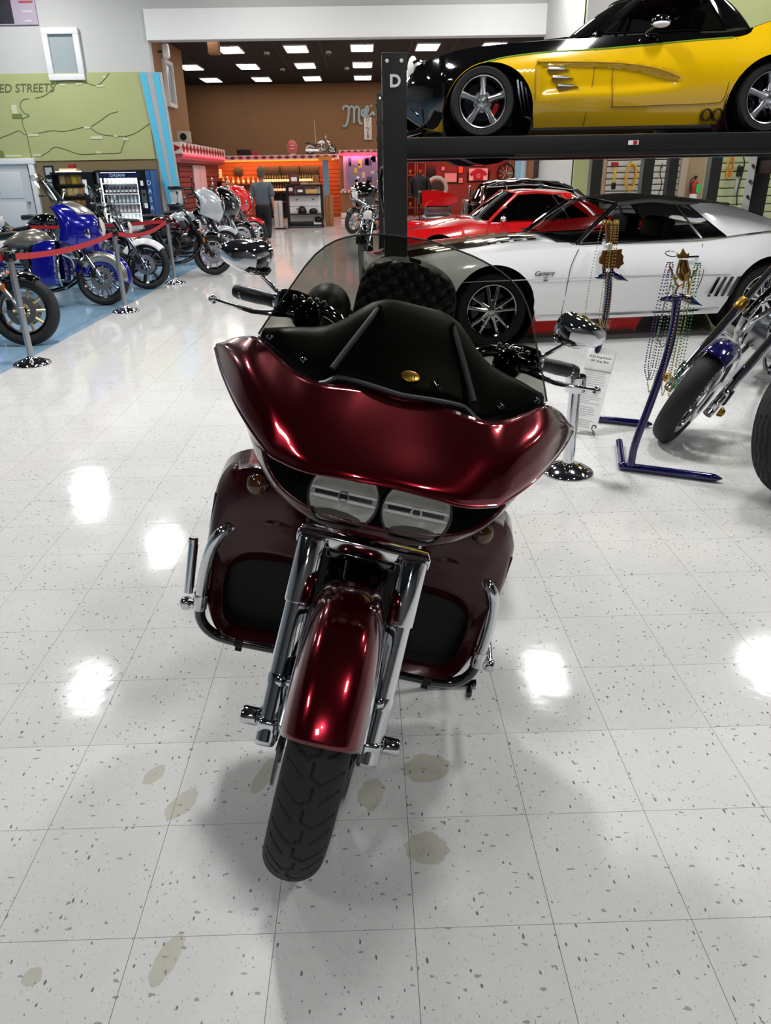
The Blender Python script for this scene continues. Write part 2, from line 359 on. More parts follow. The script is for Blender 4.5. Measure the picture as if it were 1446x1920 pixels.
text('mural_lettering', 'LTED STREETS', .27, pm('olive_lettering', '#5f6340', .8), Mx.Translation(at(38, 166, YB-.05)) @ FRONT, wbl, .006, shear=.25)
# diagonal striped pilaster at the opening
def slab(name, mat, pix, Y, d, parent):
    P = [at(x, y, Y) for x, y in pix]; b = MB(); b.prism([(p.x, p.z) for p in P], d, Mx.Translation((0, Y, 0)) @ Mx.Rotation(PI/2, 4, 'X')); return b.build(name, mat, parent)
pil = struct(slab('trim_1', MIDG, [(262, 136), (304, 136), (352, 437), (328, 437)], YB-.02, .08, None))
slab('cyan_stripe', CYAN, [(262, 136), (273, 136), (337, 437), (328, 437)], YB-.1, .012, pil); slab('cyan_stripe', CYAN, [(286, 136), (297, 136), (349, 437), (341, 437)], YB-.1, .012, pil)
zh = at(303, 76, YB).z; xr = 5.6
wh = wall('wall_back_header', WGREY, ((xr-5.4)/2, YB+.15, (zh+6.6)/2), (xr+5.4, .3, 6.6-zh)); zp = at(500, 15, YB).z
bx('white_header_panel', WHITEW, ((xr-5.4)/2, YB-.05, (zh+zp)/2), (xr+5.4, .1, zp-zh), wh)
wall('wall_left', WGREY, (-14.1, 7, 3.3), (.2, 30, 6.6)); wall('wall_right', WGREY, (14.1, 7, 3.3), (.2, 30, 6.6)); wall('wall_front', pm('dark_grey_front_wall', '#5c5d5e', .8), (0, -8.1, 3.3), (28, .2, 6.6))
wall('ceiling', pm('dark_hall_ceiling', '#2a2b2d', .8), (0, 7.1, CEIL+.1), (28.4, 30.4, .2))
YR = 18.0
wrr = wall('wall_back_right', GREENW, (9.25+.05, YR+.1, 3.3), (9.3, .2, 6.6)); wall('wall_return', WGREY, (4.75, 20.1, 3.3), (.2, 4.0, 6.6))
bx('grey_upper_panel', WHITEW, (5.6, YR-.005, 4.75), (1.9, .03, 3.7), wrr)
# high window, poster, door, exit-side things on the green wall
wn = struct(thing('window_1', None, None)); A, B = at(66, 52, YB-.1), at(160, 150, YB-.1)
wx0, wx1, wz0, wz1 = A.x+.12, B.x, B.z, A.z
for c, sz in (((wx0+wx1)/2, wz1-.07), (wx1-wx0, .14)), (((wx0+wx1)/2, wz0+.07), (wx1-wx0, .14)): bx('window_frame', TRIMW, (c[0], YB-.06, c[1]), (sz[0], .12, sz[1]), wn, .01)
for x in (wx0+.07, wx1-.07): bx('window_frame', TRIMW, (x, YB-.06, (wz0+wz1)/2), (.14, .12, wz1-wz0-.28), wn, .01)
PANEG = pm('frosted_window_pane', '#98a3a6', .25, var=.04); bx('pane', PANEG, ((wx0+wx1)/2, YB-.02, (wz0+wz1)/2), (wx1-wx0-.26, .03, wz1-wz0-.26), wn)
A, B = at(-40, -30, YB-.05), at(72, 46, YB-.05)
pos = thing('wall_poster', 'large purple and dark poster high on the wall above the green mural', 'poster', ((A.x+B.x)/2, YB-.03, (A.z+B.z)/2))
PLIL = pm('lilac_poster', '#a79aab', .5, var=.12, scale=3); PDK = pm('dark_poster_art', '#23202c', .5, var=.5, scale=5); PSK = pm('poster_tan_art', '#9a7c6c', .5, var=.4, scale=6); PRD = pm('poster_red_print', '#a04048', .5, var=.3)
W_, H_ = B.x-A.x, A.z-B.z; bx('poster_sheet', PLIL, (0, 0, 0), (W_, .04, H_), pos); bx('dark_art_panel', PDK, (-W_*.22, -.025, -.0), (W_*.52, .012, H_-.05), pos)
b = MB(); b.ball((-.3, 0, .1), (.13, .012, .22), 16, 8); o = b.build('poster_figure', PSK, pos); o.location = (-W_*.08, -.03, -.1)
for k in range(3): bx('printed_line', PRD if k == 0 else INK, (W_*.33, -.024, .05-k*.2), (.34-.08*k, .008, .05), pos)
dr = struct(thing('door_1', None, None)); A, B = at(-45, 300, YB-.05), at(62, 300, YB-.05); dz = A.z
bx('door_leaf', pm('grey_white_door', '#c3c7cb', .5, var=.03), ((A.x+B.x)/2-.05, YB-.06, (dz-.12)/2+.003), (B.x-A.x-.26, .05, dz-.12), dr)
bx('door_trim', TRIMW, (B.x-.06, YB-.07, dz/2), (.14, .14, dz), dr, .01); bx('door_trim', TRIMW, (A.x-.02, YB-.07, dz/2), (.14, .14, dz), dr, .01); bx('door_trim', TRIMW, ((A.x+B.x)/2, YB-.07, dz-.05), (B.x-A.x+.1, .16, .14), dr, .01)
for z0, z1 in ((.25, 1.0), (1.1, dz-.3)): bx('door_panel', pm('grey_white_panel', '#ccd0d3', .5, var=.03), ((A.x+B.x)/2-.05, YB-.09, (z0+z1)/2), (B.x-A.x-.7, .02, z1-z0), dr, .008)
b = MB(); b.ball((0, 0, 0), .045); o = b.build('door_knob', CHROME2, dr); o.location = (B.x-.3, YB-.12, 1.0)
p = at(343, 127, 24.8)
# hall ceiling fixtures, those of the added fill lamps too
FIXT = pm('lamp_diffuser', '#ffffff', .5, emit=0.); HOUS = GWHITE
for x, y, w_ in LAMPS:
    t = thing('ceiling_light', 'white rectangular lamp fixture flush under the hall ceiling, added fill lamps included', 'ceiling light', (x, y, CEIL), group='hall ceiling lights')
    bx('housing', HOUS, (0, 0, -.06), (.66, 1.18, .115), t, .01); bx('diffuser', FIXT, (0, 0, -.119), (.57, 1.07, .008), t)
# ================================================================ DINER ROOM
YD = 37.0; CZ = 5.2
wall('wall_diner_back', TANW, (0, YD+.1, 2.6), (26, .2, 5.2)); wall('ceiling_diner', BLACKC, (0, 29.7, CZ+.05), (26, 15, .1))
ws = wall('wall_diner_left', TANW, (-5.9, 24.9, 2.6), (.3, 5.2, 5.2)); wall('wall_diner_far_left', TANW, (-12.5, 32, 2.6), (.2, 10.5, 5.2)); wall('wall_diner_right', TANW, (12.5, 30, 2.6), (.2, 14, 5.2))
for i in range(12): bx('ceiling_grid_bar', BLACKT, (-8.3+1.4*i, 29.7, CZ-.012), (.05, 14.6, .02), None)['kind'] = 'structure'
for k, o in enumerate([o for o in COL.objects if o.name.startswith('ceiling_grid_bar')]): o.name = 'trim_%d' % (20+k)
# window and small speaker on the brown side wall
wn2 = struct(thing('window_2', None, None))
for dy, dz_, sy, sz in ((-.42, 0, .1, 1.2), (.42, 0, .1, 1.2), (0, .55, .74, .1), (0, -.55, .74, .1)): bx('window_frame', TRIMW, (-5.7, 25.2+dy, 4.05+dz_), (.1, sy, sz), wn2)
bx('pane', PANEG, (-5.73, 25.2, 4.05), (.03, .74, 1.0), wn2)
DIFF = pm('lit_diffuser', '#fff6ea', .5, emit=16.0, var=0)
for j in range(4):
    for i in range(-1, 7):
        x, y = -4.15+2.07*i, 23.4+3.87*j
        t = thing('ceiling_light', 'lit panel light in the black diner ceiling, %s row, %s from the left' % (('nearest', 'second', 'third', 'farthest')[j], ('first', 'second', 'third', 'fourth', 'fifth', 'sixth', 'seventh', 'eighth')[i+1]), 'ceiling light', (x, y, CZ), group='lit panels in the diner ceiling')
        bx('frame', HOUS, (0, 0, -.02), (.74, 1.34, .038), t); bx('diffuser', DIFF, (0, 0, -.043), (.66, 1.26, .008), t)
for k, (x, y) in enumerate(((-5.0, 24.4), (-2.1, 24.4), (1.0, 24.4), (-3.1, 28), (-1.1, 28), (-3.0, 32), (-.6, 32))):
    t = thing('ceiling_sensor', 'small round white ceiling sensor, %s' % ('nearest row, left', 'nearest row, middle', 'nearest row, right', 'middle row, left', 'middle row, right', 'far row, left', 'far row, right')[k], 'sensor', (x, y, CZ), group='round sensors on the diner ceiling')
    MB().cyl((0, 0, 0), (0, 0, -.07), .09, 14, .1).build('base', GWHITE, t); b = MB(); b.ball((0, 0, -.08), (.07, .07, .05)); b.build('dome', DCHROME, t)
t = thing('ceiling_box', 'tan hanging box beside the first lit ceiling panel', 'box', at(401, 86, 23.4)); bx('casing', TANW, (0, 0, .0), (.3, .3, .4), t, .02); MB().cyl((0, 0, .19), (0, 0, CZ-at(401, 86, 23.4).z), .03, 10).build('hanger', BLACKT, t)
t = thing('wall_speaker', 'small white speaker at the top left of the diner opening', 'speaker', at(311, 96, 22.6)); bx('case', GWHITE, (0, 0, 0), (.17, .2, .34), t, .05); bx('bracket', BLACKT, (-.14, .05, 0), (.16, .05, .05), t)
# trim with red diamonds
REDD = pm('red_diamond_paint', '#9c1a22', .5, var=.05); WHT = pm('white_soffit_paint', '#e3d9d6', .5, var=.03); PINKN = pm('pink_neon', '#ff3a55', .4, emit=4, var=0); ORANN = pm('orange_neon', '#ff7a2a', .4, emit=4, var=0)
def diamonds(parent, x0, x1, z0, z1, y, n, rev=False):
    b = MB(); wd = (x1-x0)/n; h = (z1-z0)
    for k in range(n):
        cx, cz = x0+wd*(k+.5), (z0+z1)/2
        b.prism([(cx-wd*.48, cz), (cx, cz-h*.45), (cx+wd*.48, cz), (cx, cz+h*.45)], .01, Mx.Translation((0, y, 0)) @ FRONT)
    return b.build('diamond_pattern', REDD, parent)
YS = 31.0
X0, X1 = at(395, 300, YS).x, at(636, 300, YS).x; z1 = at(500, 291, YS).z; z0 = at(500, 300, YS).z; ZBAR = z1
bar = struct(bx('trim_2', WHT, ((X0+X1)/2, YS+.75, (z0+z1)/2), (X1-X0, 1.5, z1-z0))); diamonds(bar, X0+.1, X1-.05, z0+.02, z1-.01, YS-.005, 16)
X2, X3 = X1, at(712, 300, YS).x+.4; z3 = at(670, 281, YS).z; z2 = at(670, 289, YS).z
unit = struct(bx('trim_3', WHT, ((X2+X3)/2, YS+.6, (z2+z3)/2), (X3-X2, 1.5, z3-z2))); diamonds(unit, X2+.03, X3, z2, z3, YS-.155, 8)
X4 = at(968, 300, YS).x
rsf = struct(bx('trim_4', WHT, ((X3+X4)/2, YS+.75, at(850, 293, YS).z), (X4-X3, 1.5, .2))); diamonds(rsf, X3, X4, at(850, 293, YS).z-.09, at(850, 293, YS).z+.09, YS-.005, 17)
# orange-lit slat wall behind the bar
OSL = pm('orange_brown_slat', '#a4502e', .55, var=.08, scale=4); RSL = pm('red_brown_wall', '#7d3a2c', .6, var=.08, scale=4)
def slats(wallo, mat, x0, x1, z0, z1, y, h, d=.03, along='x'):
    n = int((z1-z0)/h); m = None
    for k in range(n):
        c = ((x0+x1)/2, y, z0+h*(k+.5)); sz = (x1-x0, d, h-.022)
        if along == 'y': c = (y, (x0+x1)/2, c[2]); sz = (d, x1-x0, h-.022)
        if m is None: o = bx('slat', mat, (0, 0, 0), sz, wallo, .006); m = o
        else: o = m.copy(); COL.objects.link(o); o.parent = wallo
        o.location = c
wb = wall('wall_bar_back', TANW, ((X0-.7+X1)/2, YS+1.6, 1.15), (X1-X0+.8, .1, 2.3)); slats(wb, OSL, X0-.7, X1, 0.1, z0, YS+1.53, .15)
wr2 = wall('wall_diner_niche', RSL, ((X3+X4)/2, YS+1.6, 1.1), (X4-X3, .1, 2.2))
wu = wall('wall_diner_unit', TANW, ((X2+X3)/2, YS+.1, z2/2), (X3-X2, .2, z2))
bx('baseboard', TRIMW, ((X2+X3)/2, YS-.03, .11), (X3-X2, .06, .2), wu)
# left awning block
al = wall('wall_bar_left', RSL, (-5.62, 27.5, .96), (.12, 6.6, 1.92)); slats(al, RSL, 24.3, 30.8, .05, 2.0, -5.54, .15, .03, 'y')
aw = struct(bx('trim_5', WHT, (-5.5, 27.3, 2.32), (.5, 7.2, .3)))
b = MB()
for k in range(14):
    cy = 23.95+k*.5; b.prism([(cy-.24, 2.32), (cy, 2.19), (cy+.24, 2.32), (cy, 2.45)], .01, Mx(((0, 0, 1, -5.255), (1, 0, 0, 0), (0, 1, 0, 0), (0, 0, 0, 1))))
b.build('diamond_pattern', REDD, aw); diamonds(aw, -5.74, -5.26, 2.19, 2.45, 23.695, 1)
b = MB(); b.prism([(-.25, 0), (.25, 0), (.22, -.14), (.1, -.22), (-.25, -.24)], 7.0, Mx.Translation((-5.5, 30.8, 2.17)) @ FRONT); b.build('curved_valance', pm('pink_valance', '#c96a72', .5), aw)
for x, z in ((-5.18, 2.14),):
    t = thing('neon_tube', 'glowing pink neon tube under the left awning', 'neon light', (x, 27.2, z)); MB().tube([(0, -3.4, 0), (0, 3.4, 0)], .025, 8).build('tube', PINKN, t); bx('clip', GWHITE, (-.06, 0, .02), (.1, .04, .04), t)
for a, b_, c, lab in ((X0+.2, X1-.2, ORANN, 'glowing orange neon tube under the bar soffit'), (X3+.1, X4-.1, PINKN, 'glowing red neon tube above the trophy niche'), (X2+.05, X3-.1, PINKN, 'glowing pink neon tube over the framed picture')):
    zz = {ORANN: z0-.06}.get(c, at(850, 297, YS).z-.08 if a > X2+.2 else z2-.06)
    t = thing('neon_tube', lab, 'neon light', ((a+b_)/2, YS+.06 if c == ORANN or a > X2+.2 else YS-.184, zz+.05)); MB().tube([((a-b_)/2, 0, 0), ((b_-a)/2, 0, 0)], .035, 8).build('tube', c, t); bx('clip', GWHITE, (0, 0, .03), (.06, .05, .04), t)
area('neon_bar_light', ((X0+X1)/2, YS+.35, z0-.1), X1-X0-.4, .1, 190, (1, .36, .10), (R(48), 0, 0)); area('neon_niche_light', ((X3+X4)/2, YS+.35, at(850, 297, YS).z-.12), X4-X3-.2, .1, 60, (1, .16, .17), (R(48), 0, 0)); area('neon_awning_light', (-5.1, 27.2, 2.1), .1, 6.6, 80, (1, .2, .26), (0, R(-35), 0)); area('neon_picture_light', ((X2+X3)/2, YS-.3, z2-.1), X3-X2, .06, 16, (1, .25, .4), (R(40), 0, 0))
# white door leaves in the left bar wall
for k, yy in enumerate((26.6, 27.6)): struct(bx('door_%d' % (2+k), pm('pink_lit_door', '#cfc6c4', .5), (-5.5, yy, .95), (.05, .9, 1.9), None, .01))
# script sign and vertical sign on the brown back wall
YW = YD-.06
sg = thing('script_sign', 'pale blue script neon-style name sign on the brown diner wall', 'sign', at(670, 215, YW))
SIGNB = pm('pale_blue_sign_enamel', '#a9bcc4', .4, var=.04)
def strokes(parent, name, mat, L_, Y, r):
    c = parent.location
    for pts in L_:
        P = [at(x, y, Y)-c for x, y in pts]; MB().tube(cr(P, 6), r, 8).build(name, mat, parent)
strokes(sg, 'sign_letter', SIGNB, [[(643, 206), (645, 200), (652, 200), (654, 208), (653, 222), (649, 236), (643, 236)], [(653, 208), (658, 200), (663, 203), (664, 215), (664, 231)], [(664, 208), (668, 200), (673, 204), (673, 220), (675, 231), (680, 232)], [(678, 215), (683, 213), (683, 207), (679, 208), (679, 216), (684, 219)], [(684, 219), (690, 208), (690, 200), (686, 203), (687, 216), (692, 218)], [(695, 200), (698, 198)], [(694, 217), (699, 211), (702, 217)]], YW, .05)
vs = thing('vertical_sign', 'narrow white vertical sign spelling DINER below the script sign', 'sign', at(690, 241, YW)); A, B = at(684, 221, YW), at(697, 263, YW)
bx('sign_board', WHT, (0, .02, 0), (.34, .05, A.z-B.z), vs, .005)
for k, ch in enumerate('DINER'): text('sign_letter', ch, .2, INKD, Mx.Translation((0, -.01, (A.z-B.z)*(.38-.19*k))) @ FRONT, vs, .006)
# ================================================================ HERO MOTORCYCLE (local axes: x = bike's left, y = rearwards, z = up)
def bike_root(name, label, loc, th, lean, cat='motorcycle', group=None):
    o = thing(name, label, cat, group=group)
    o.matrix_world = Mx.Translation(V(loc)) @ Mx.Rotation(-R(th), 4, 'Z') @ Mx.Rotation(R(lean), 4, 'Y'); return o
H = bike_root('touring_motorcycle', 'dark cherry red touring motorcycle with shark-nosed twin-lamp fairing leaning in the foreground', (-.203, 1.376, 0), 2.69, 13.92)
def mir(P): return [V((-p[0], p[1], p[2])) for p in P[:0:-1]]+[V(p) for p in P]   # half curve (x>=0, starts on the centre line) -> full
# --- fairing skin
FA = [(0, .27, 1.076), (.09, .26, 1.077), (.183, .215, 1.078), (.24, .25, 1.08), (.295, .30, 1.095), (.349, .362, 1.108), (.405, .42, 1.085), (.452, .465, 1.05)]
FD = [(0, .028, .952), (.09, .032, .947), (.164, .048, .937), (.222, .078, .935), (.264, .112, .94), (.345, .215, .975), (.42, .36, 1.006), (.468, .478, 1.03)]
FM = [(0, .15, 1.019), (.09, .148, 1.020), (.178, .132, 1.022), (.24, .152, 1.028), (.292, .192, 1.041), (.358, .28, 1.063), (.42, .385, 1.061), (.463, .470, 1.045)]
FN = [(0, .050, .972), (.09, .052, .969), (.17, .063, .964), (.228, .092, .963), (.272, .125, .968), (.353, .228, 1.002), (.424, .366, 1.026), (.467, .475, 1.037)]
n = 7; rows = []
cA, cM, cN, cD = cr(mir(FA), 6), cr(mir(FM), 6), cr(mir(FN), 6), cr(mir(FD), 6)
for t in range(n*2+1):
    rows.append([])
cols = [cr([cA[i], cM[i], cN[i], cD[i]], n) for i in range(len(cA))]
b = MB(); b.grid(cols); b.build('fairing', CANDY, H, smooth=60, solid=.004)
# rolled edge bead around the outer rim of the skin
b = MB(); b.tube(cD, .0045, 8); b.build('fairing_edge', CANDY, H)
# --- lower jaw of the fairing
FE = [(0, .06, .838), (.09, .062, .841), (.16, .075, .850), (.215, .09, .872), (.25, .108, .903), (.266, .114, .934)]
FF = [(0, .085, .798), (.09, .09, .802), (.17, .115, .814), (.235, .16, .835), (.285, .20, .875), (.315, .225, .922)]
FG = [(0, .27, .77), (.09, .27, .775), (.18, .29, .79), (.26, .33, .825), (.32, .37, .875), (.355, .40, .935)]
cE, cF, cG = cr(mir(FE), 6), cr(mir(FF), 6), cr(mir(FG), 6)
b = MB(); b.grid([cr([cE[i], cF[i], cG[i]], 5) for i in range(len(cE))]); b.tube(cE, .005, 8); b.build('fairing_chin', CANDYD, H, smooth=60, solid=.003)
# side undersides joining chin and wing
for s in (-1, 1):
    a = [(s*p[0], p[1], p[2]) for p in ((.264, .112, .94), (.345, .215, .975), (.42, .36, 1.006), (.468, .478, 1.03))]
    m_ = [(s*p[0], p[1], p[2]) for p in ((.31, .215, .915), (.345, .30, .935), (.395, .42, .965), (.445, .52, .995))]
    c_ = [(s*p[0], p[1], p[2]) for p in ((.34, .40, .91), (.37, .47, .935), (.40, .55, .965), (.42, .58, .985))]
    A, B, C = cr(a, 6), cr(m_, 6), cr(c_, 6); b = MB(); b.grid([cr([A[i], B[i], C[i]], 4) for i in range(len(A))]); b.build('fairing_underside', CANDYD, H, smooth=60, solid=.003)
# --- black mouth bucket behind the rims
up = [V(p) for p in mir(FD[:5])]; lo = [V(p) for p in mir(FE)]
cu = cr(up, 6); cl = cr(lo, 5)
loop = cu+cl[::-1]
ctr = V((0, 0, .885))
back = [V((p.x*.80, .21, ctr.z+(p.z-ctr.z)*.8)) for p in loop]; midl = [V((p.x*.93, p.y+.045, ctr.z+(p.z-ctr.z)*.93)) for p in loop]
b = MB(); b.grid([loop, midl, back], cu=True); b.poly(back); b.build('headlamp_recess', SATIN, H, smooth=50, recalc=True)
# --- twin head lamps: round lenses trimmed flat at top and bottom
for s in (-1, 1):
    cx, cy, cz = s*.0795, .068, .889
    Mh = axis_m((cx, cy, cz), (s*.03, -1, .16), (1, 0, 0))
    def ring(r, z, f=.062):
        return [Mh @ V((r*math.cos(t), max(-f, min(f, r*math.sin(t))), z)) for t in [2*PI*k/48 for k in range(48)]]
    b = MB(); b.grid([ring(.0775, -.03, .064), ring(.0775, .004, .064), ring(.074, .006, .060), ring(.073, -.01, .059)], cu=True); hl = b.build('headlamp', SATIN, H)
    b = MB(); b.grid([ring(.073, -.004, .059), ring(.063, -.022, .055), ring(.045, -.034), ring(.02, -.038)], cu=True); b.poly(ring(.02, -.038)); b.build('reflector', REFLECTOR, hl)
    b = MB()
    for q in (-.0085, .0085): b.box((0, q, -.006), (.141, .0055, .006), Mh)
    b.build('lamp_bar', GWHITE, hl)
    b = MB(); b.box((.037, 0, -.008), (.05, .009, .003), Mh); b.box((-.037, 0, -.008), (.05, .009, .003), Mh); b.build('lamp_slot', MATTEB, hl)
    b = MB(); b.lathe([(.0135, -.01), (.0135, .0), (.0095, .0), (.0095, -.01)], 6, Mh, closed=True); b.build('bulb_ring', CHROME, hl)
    b = MB(); b.lathe([(.0095, -.004), (.0001, -.004)], 12, Mh); b.build('bulb_shield', DCHROME, hl)
    b = MB(); b.grid([ring(.0735, .0, .0595), ring(.06, .006, .054), ring(.03, .009), ring(.001, .0095)], cu=True); b.build('lens', CLEAR, hl, smooth=60)
b = MB(); b.box((0, .165, .87), (.30, .01, .12)); b.build('lamp_panel', SATIN, H)
# --- windshield (smoked), its rolled lip, screws and badges
def wv(u, w): return .26+(w-1.08)+.7*u*u
WH = [(1.09, .354), (1.112, .352), (1.157, .337), (1.215, .311), (1.271, .287), (1.311, .262), (1.343, .226), (1.365, .178), (1.383, .10), (1.392, .0)]
base = lambda u: ip([(0, 1.084), (.10, 1.088), (.145, 1.086), (.186, 1.066), (.24, 1.078), (.30, 1.096), (.354, 1.113)], abs(u))
top = lambda u: ip([(0, 1.392), (.10, 1.383), (.178, 1.365), (.226, 1.343), (.262, 1.311), (.287, 1.271), (.311, 1.215), (.337, 1.157), (.354, 1.114)], abs(u))
us = [.354*math.sin(PI/2*(k/20-1)) for k in range(41)]
b = MB(); b.grid([[V((u, wv(u, z), z)) for z in [base(u)+(top(u)-base(u))*j/12 for j in range(13)]] for u in us]); b.build('windshield', TINT, H, smooth=80)
edge = [V((u, wv(u, top(u)), top(u))) for u in us]
b = MB(); b.tube(edge, .0022, 6); b.build('windshield_edge', SATIN, H)
lip = [V((u, wv(u, base(u))-.012, base(u)-.002)) for u in [-.186+.372*k/30 for k in range(31)]]
b = MB(); b.tube(lip, .0085, 8, flat=.8); b.build('windshield_lip', SATIN, H)
for s in (-1, 1):
    for u, z in ((.325, 1.113), (.235, 1.093)):
        c = V((s*u, wv(u, z)-.002, z)); b = MB(); b.lathe([(.009, 0), (.009, .003), (.006, .006), (0, .007)], 12, axis_m(c, (s*.2, -.75, .7))); b.build('windshield_screw', DCHROME, H)
Mb = axis_m((.012, wv(0, 1.118)-.004, 1.118), (0, -.72, .70), (1, -.0, 0))
b = MB(); b.lathe([(.022, 0), (.022, .002), (.019, .003), (0, .003)], 24, Mb @ Mx.Diagonal((1, .62, 1, 1))); bd = b.build('gold_badge', GOLD, H)
b = MB()
for k in range(4): b.box((-.009+.006*k, 0, .0035), (.0025, .009, .001), Mb)
b.build('badge_print', INKD, bd)
Mb = axis_m((.075, wv(.06, 1.115)-.004, 1.115), (.08, -.72, .70), (1, 0, 0)); b = MB()
for q in ([(-.010, -.012), (-.006, .0), (-.010, .012)], [(.010, -.012), (.004, 0), (.010, .012)], [(-.008, .004), (0, -.006), (.008, .004)], [(0, -.014), (0, .014)]): b.tube([Mb @ V((x, y, .002)) for x, y in q], .0016, 5)
b.build('line_emblem', DCHROME, H)
# --- inner fairing / instrument cowl with centre hump
HR = [(0, 1.243), (.055, 1.243), (.10, 1.231), (.135, 1.207), (.168, 1.178), (.213, 1.153), (.29, 1.135), (.345, 1.118)]
hr = lambda u: ip(HR, abs(u)); cols = []
for u in us:
    u *= .985; z0_, z1_ = base(u)-.006, hr(u)
    v0 = wv(u, z0_)+.012; rid = max(wv(u, z1_)+.028, .40)
    cols.append(cr([(u, v0, z0_), (u, v0+(rid-v0)*.45, z0_+(z1_-z0_)*.55), (u, rid, z1_), (u, rid+.05, z1_-.006), (u, rid+.14, z1_-.05), (u, rid+.20, z1_-.16)], 4))
b = MB(); b.grid([[V((u, wv(u, base(u))-.0, base(u)-.002)), V((u, wv(u, base(u))+.02, base(u)-.03)), V((u*.99, .30+.55*u*u, 1.02+.25*u*u))] for u in us]); b.build('cowl_gap_filler', MATTEB, H, smooth=60)  # black sheet added to close the gap where light showed under the lip
b = MB(); b.grid(cols); b.build('instrument_cowl', SATIN, H, smooth=50, solid=.003)
for s in (-1, 1):
    b = MB(); b.tube(cr([(s*.165, .27, 1.10), (s*.14, .32, 1.145), (s*.108, .385, 1.20), (s*.09, .43, 1.232)], 5), [.010]*4*4 if False else .007, 8); b.build('cowl_rib', SATIN, H)
# --- fork, turned slightly
ST = Mx.Translation((-.008, .1, 0)) @ Mx.Rotation(-R(2.3), 4, 'Z') @ Mx.Translation((0, -.1, 0))
def rk(z): return (z-.33)*.42-.0          # rake: y as a function of height on the fork line
for s in (-1, 1):
    x = s*.122
    f = MB().cyl((x, rk(.28)+.0, .28), (x, rk(.60), .60), .0285, 24); f.xf(ST); fk = f.build('fork_leg', CHROME, H)
    b = MB(); b.lathe([(.0325, 0), (.0335, .004), (.0335, .15), (.031, .155)], 24, axis_m((x, rk(.585), .585), (0, .42, 1))); b.xf(ST); b.build('fork_cover', CHROME, fk)
    b = MB(); b.lathe([(.030, 0), (.031, .02), (.0285, .03)], 20, axis_m((x, rk(.40), .40), (0, .42, 1))); b.cyl((x, rk(.42)-.012, .42), (s*.085, rk(.42)-.012, .42), .0165, 14); b.ball((x-s*.005, rk(.42)-.014, .42), .021); b.xf(ST); b.build('fender_mount', CHROME, fk)
    b = MB(); b.cyl((x, 0, .315), (s*.07, 0, .315), .02, 14); b.box((x, -.004, .30), (.05, .062, .08), None, .012); b.cyl((x, -.036, .285), (x, -.02, .285), .011, 12); b.xf(ST); b.build('axle_clamp', CHROME, fk)
    b = MB(); b.lathe([(.019, 0), (.0215, .004), (.0215, .036), (.018, .042), (0, .042)], 20, axis_m((s*.148, 0, .318), (s, 0, 0))); b.xf(ST); b.build('axle_cap', CHROME, fk)
    b = MB(); b.tube(cr([(x-s*.022, rk(.56)+.0, .56), (s*.098, rk(.5), .50), (s*.094, rk(.43)+.01, .44)], 4), .007, 8); b.xf(ST); b.build('brake_hose', RUBBER, fk)
b = MB(); b.box((0, .205, .715), (.325, .05, .035), None, .008); b.xf(ST)
b.build('fork_plate', CHROME, H)
b = MB(); b.box((0, .20, .685), (.17, .03, .02), None, .005); b.box((0, .235, .60), (.15, .03, .2)); b.tube(cr([(-.03, .2, .68), (-.02, .17, .6), (.02, .17, .52)], 5), .006, 8); b.tube(cr([(.06, .2, .68), (.055, .19, .62), (.045, .2, .55)], 5), .005, 8); b.xf(ST); b.build('lower_triple_clamp', GLOSSB, H)
# --- front wheel with carved tread
def tread(a, x, hw):                 # depth of groove at angle a (rad), offset x
    p = 2*PI/22; d = 0
    for sgn, off in ((1, 0), (-1, .5)):
        k = ((a/p+off) % 1)-.5; X = x*sgn
        for x0, x1, y0, y1 in ((-.004, .018, -.02, -.16), (.018, .056, -.16, .14), (-.004, -.004, -.02, .28), (-.022, -.055, -.06, .22)):
            if min(x0, x1)-.002 <= X <= max(x0, x1)+.002:
                t = 0 if abs(x1-x0) < 1e-6 else max(0, min(1, (X-x0)/(x1-x0)))
                if abs(x1-x0) < 1e-6: hit = abs(X-x0) < .0026 and min(y0, y1) < k < max(y0, y1)
                else: hit = abs(k-(y0+(y1-y0)*t)) < .035
                if hit: d = max(d, .0045)
    return d
def tyre_mesh(b, r, hw, na, nx, carve=True, rim=None):
    rows = []
    for i in range(na):
        a = 2*PI*i/na; row = []
        for j in range(nx+1):
            t = -1+2*j/nx; ph = t*1.42; x = hw*math.sin(ph)/math.sin(1.42); dr = hw*.82*(1-math.cos(ph)); rr = r-dr
            if carve is True: rr -= tread(a, x, hw)
            elif carve: rr -= .006 if any(abs(abs(x)-q-.006*math.sin(a*22)) < .005 for q in (.018, .048, .078, .104)) else 0
            row.append(V((x, -rr*math.cos(a), r+rr*math.sin(a))))
        q = rim or r*.74; row = [V((-hw*.72, -q*math.cos(a), r+q*math.sin(a)))]+row+[V((hw*.72, -q*math.cos(a), r+q*math.sin(a)))]
        rows.append(row)
    b.grid(rows, cv=True)
ax = Mx.Rotation(PI/2, 4, 'Y')                                  # lathe axis -> x
b = MB(); Mw = Mx.Translation((0, 0, .33)) @ ax
b.lathe([(.225, -.05), (.247, -.055), (.25, -.045), (.235, -.02), (.235, .02), (.25, .045), (.247, .055), (.225, .05), (.215, 0)], 48, Mw, closed=True)
for k in range(9):
    a = 2*PI*k/9; b.tube([(.0, -.05*math.cos(a), .33+.05*math.sin(a)), (.0, -.22*math.cos(a+.06), .33+.22*math.sin(a+.06))], [.016, .012], 8)
b.cyl((-.06, 0, .33), (.06, 0, .33), .045, 20); b.xf(ST); fw = b.build('front_wheel', CHROME2, H)
b = MB(); tyre_mesh(b, .33, .065, 520, 46); b.xf(ST); b.build('tyre', RUBBER, fw, smooth=30)
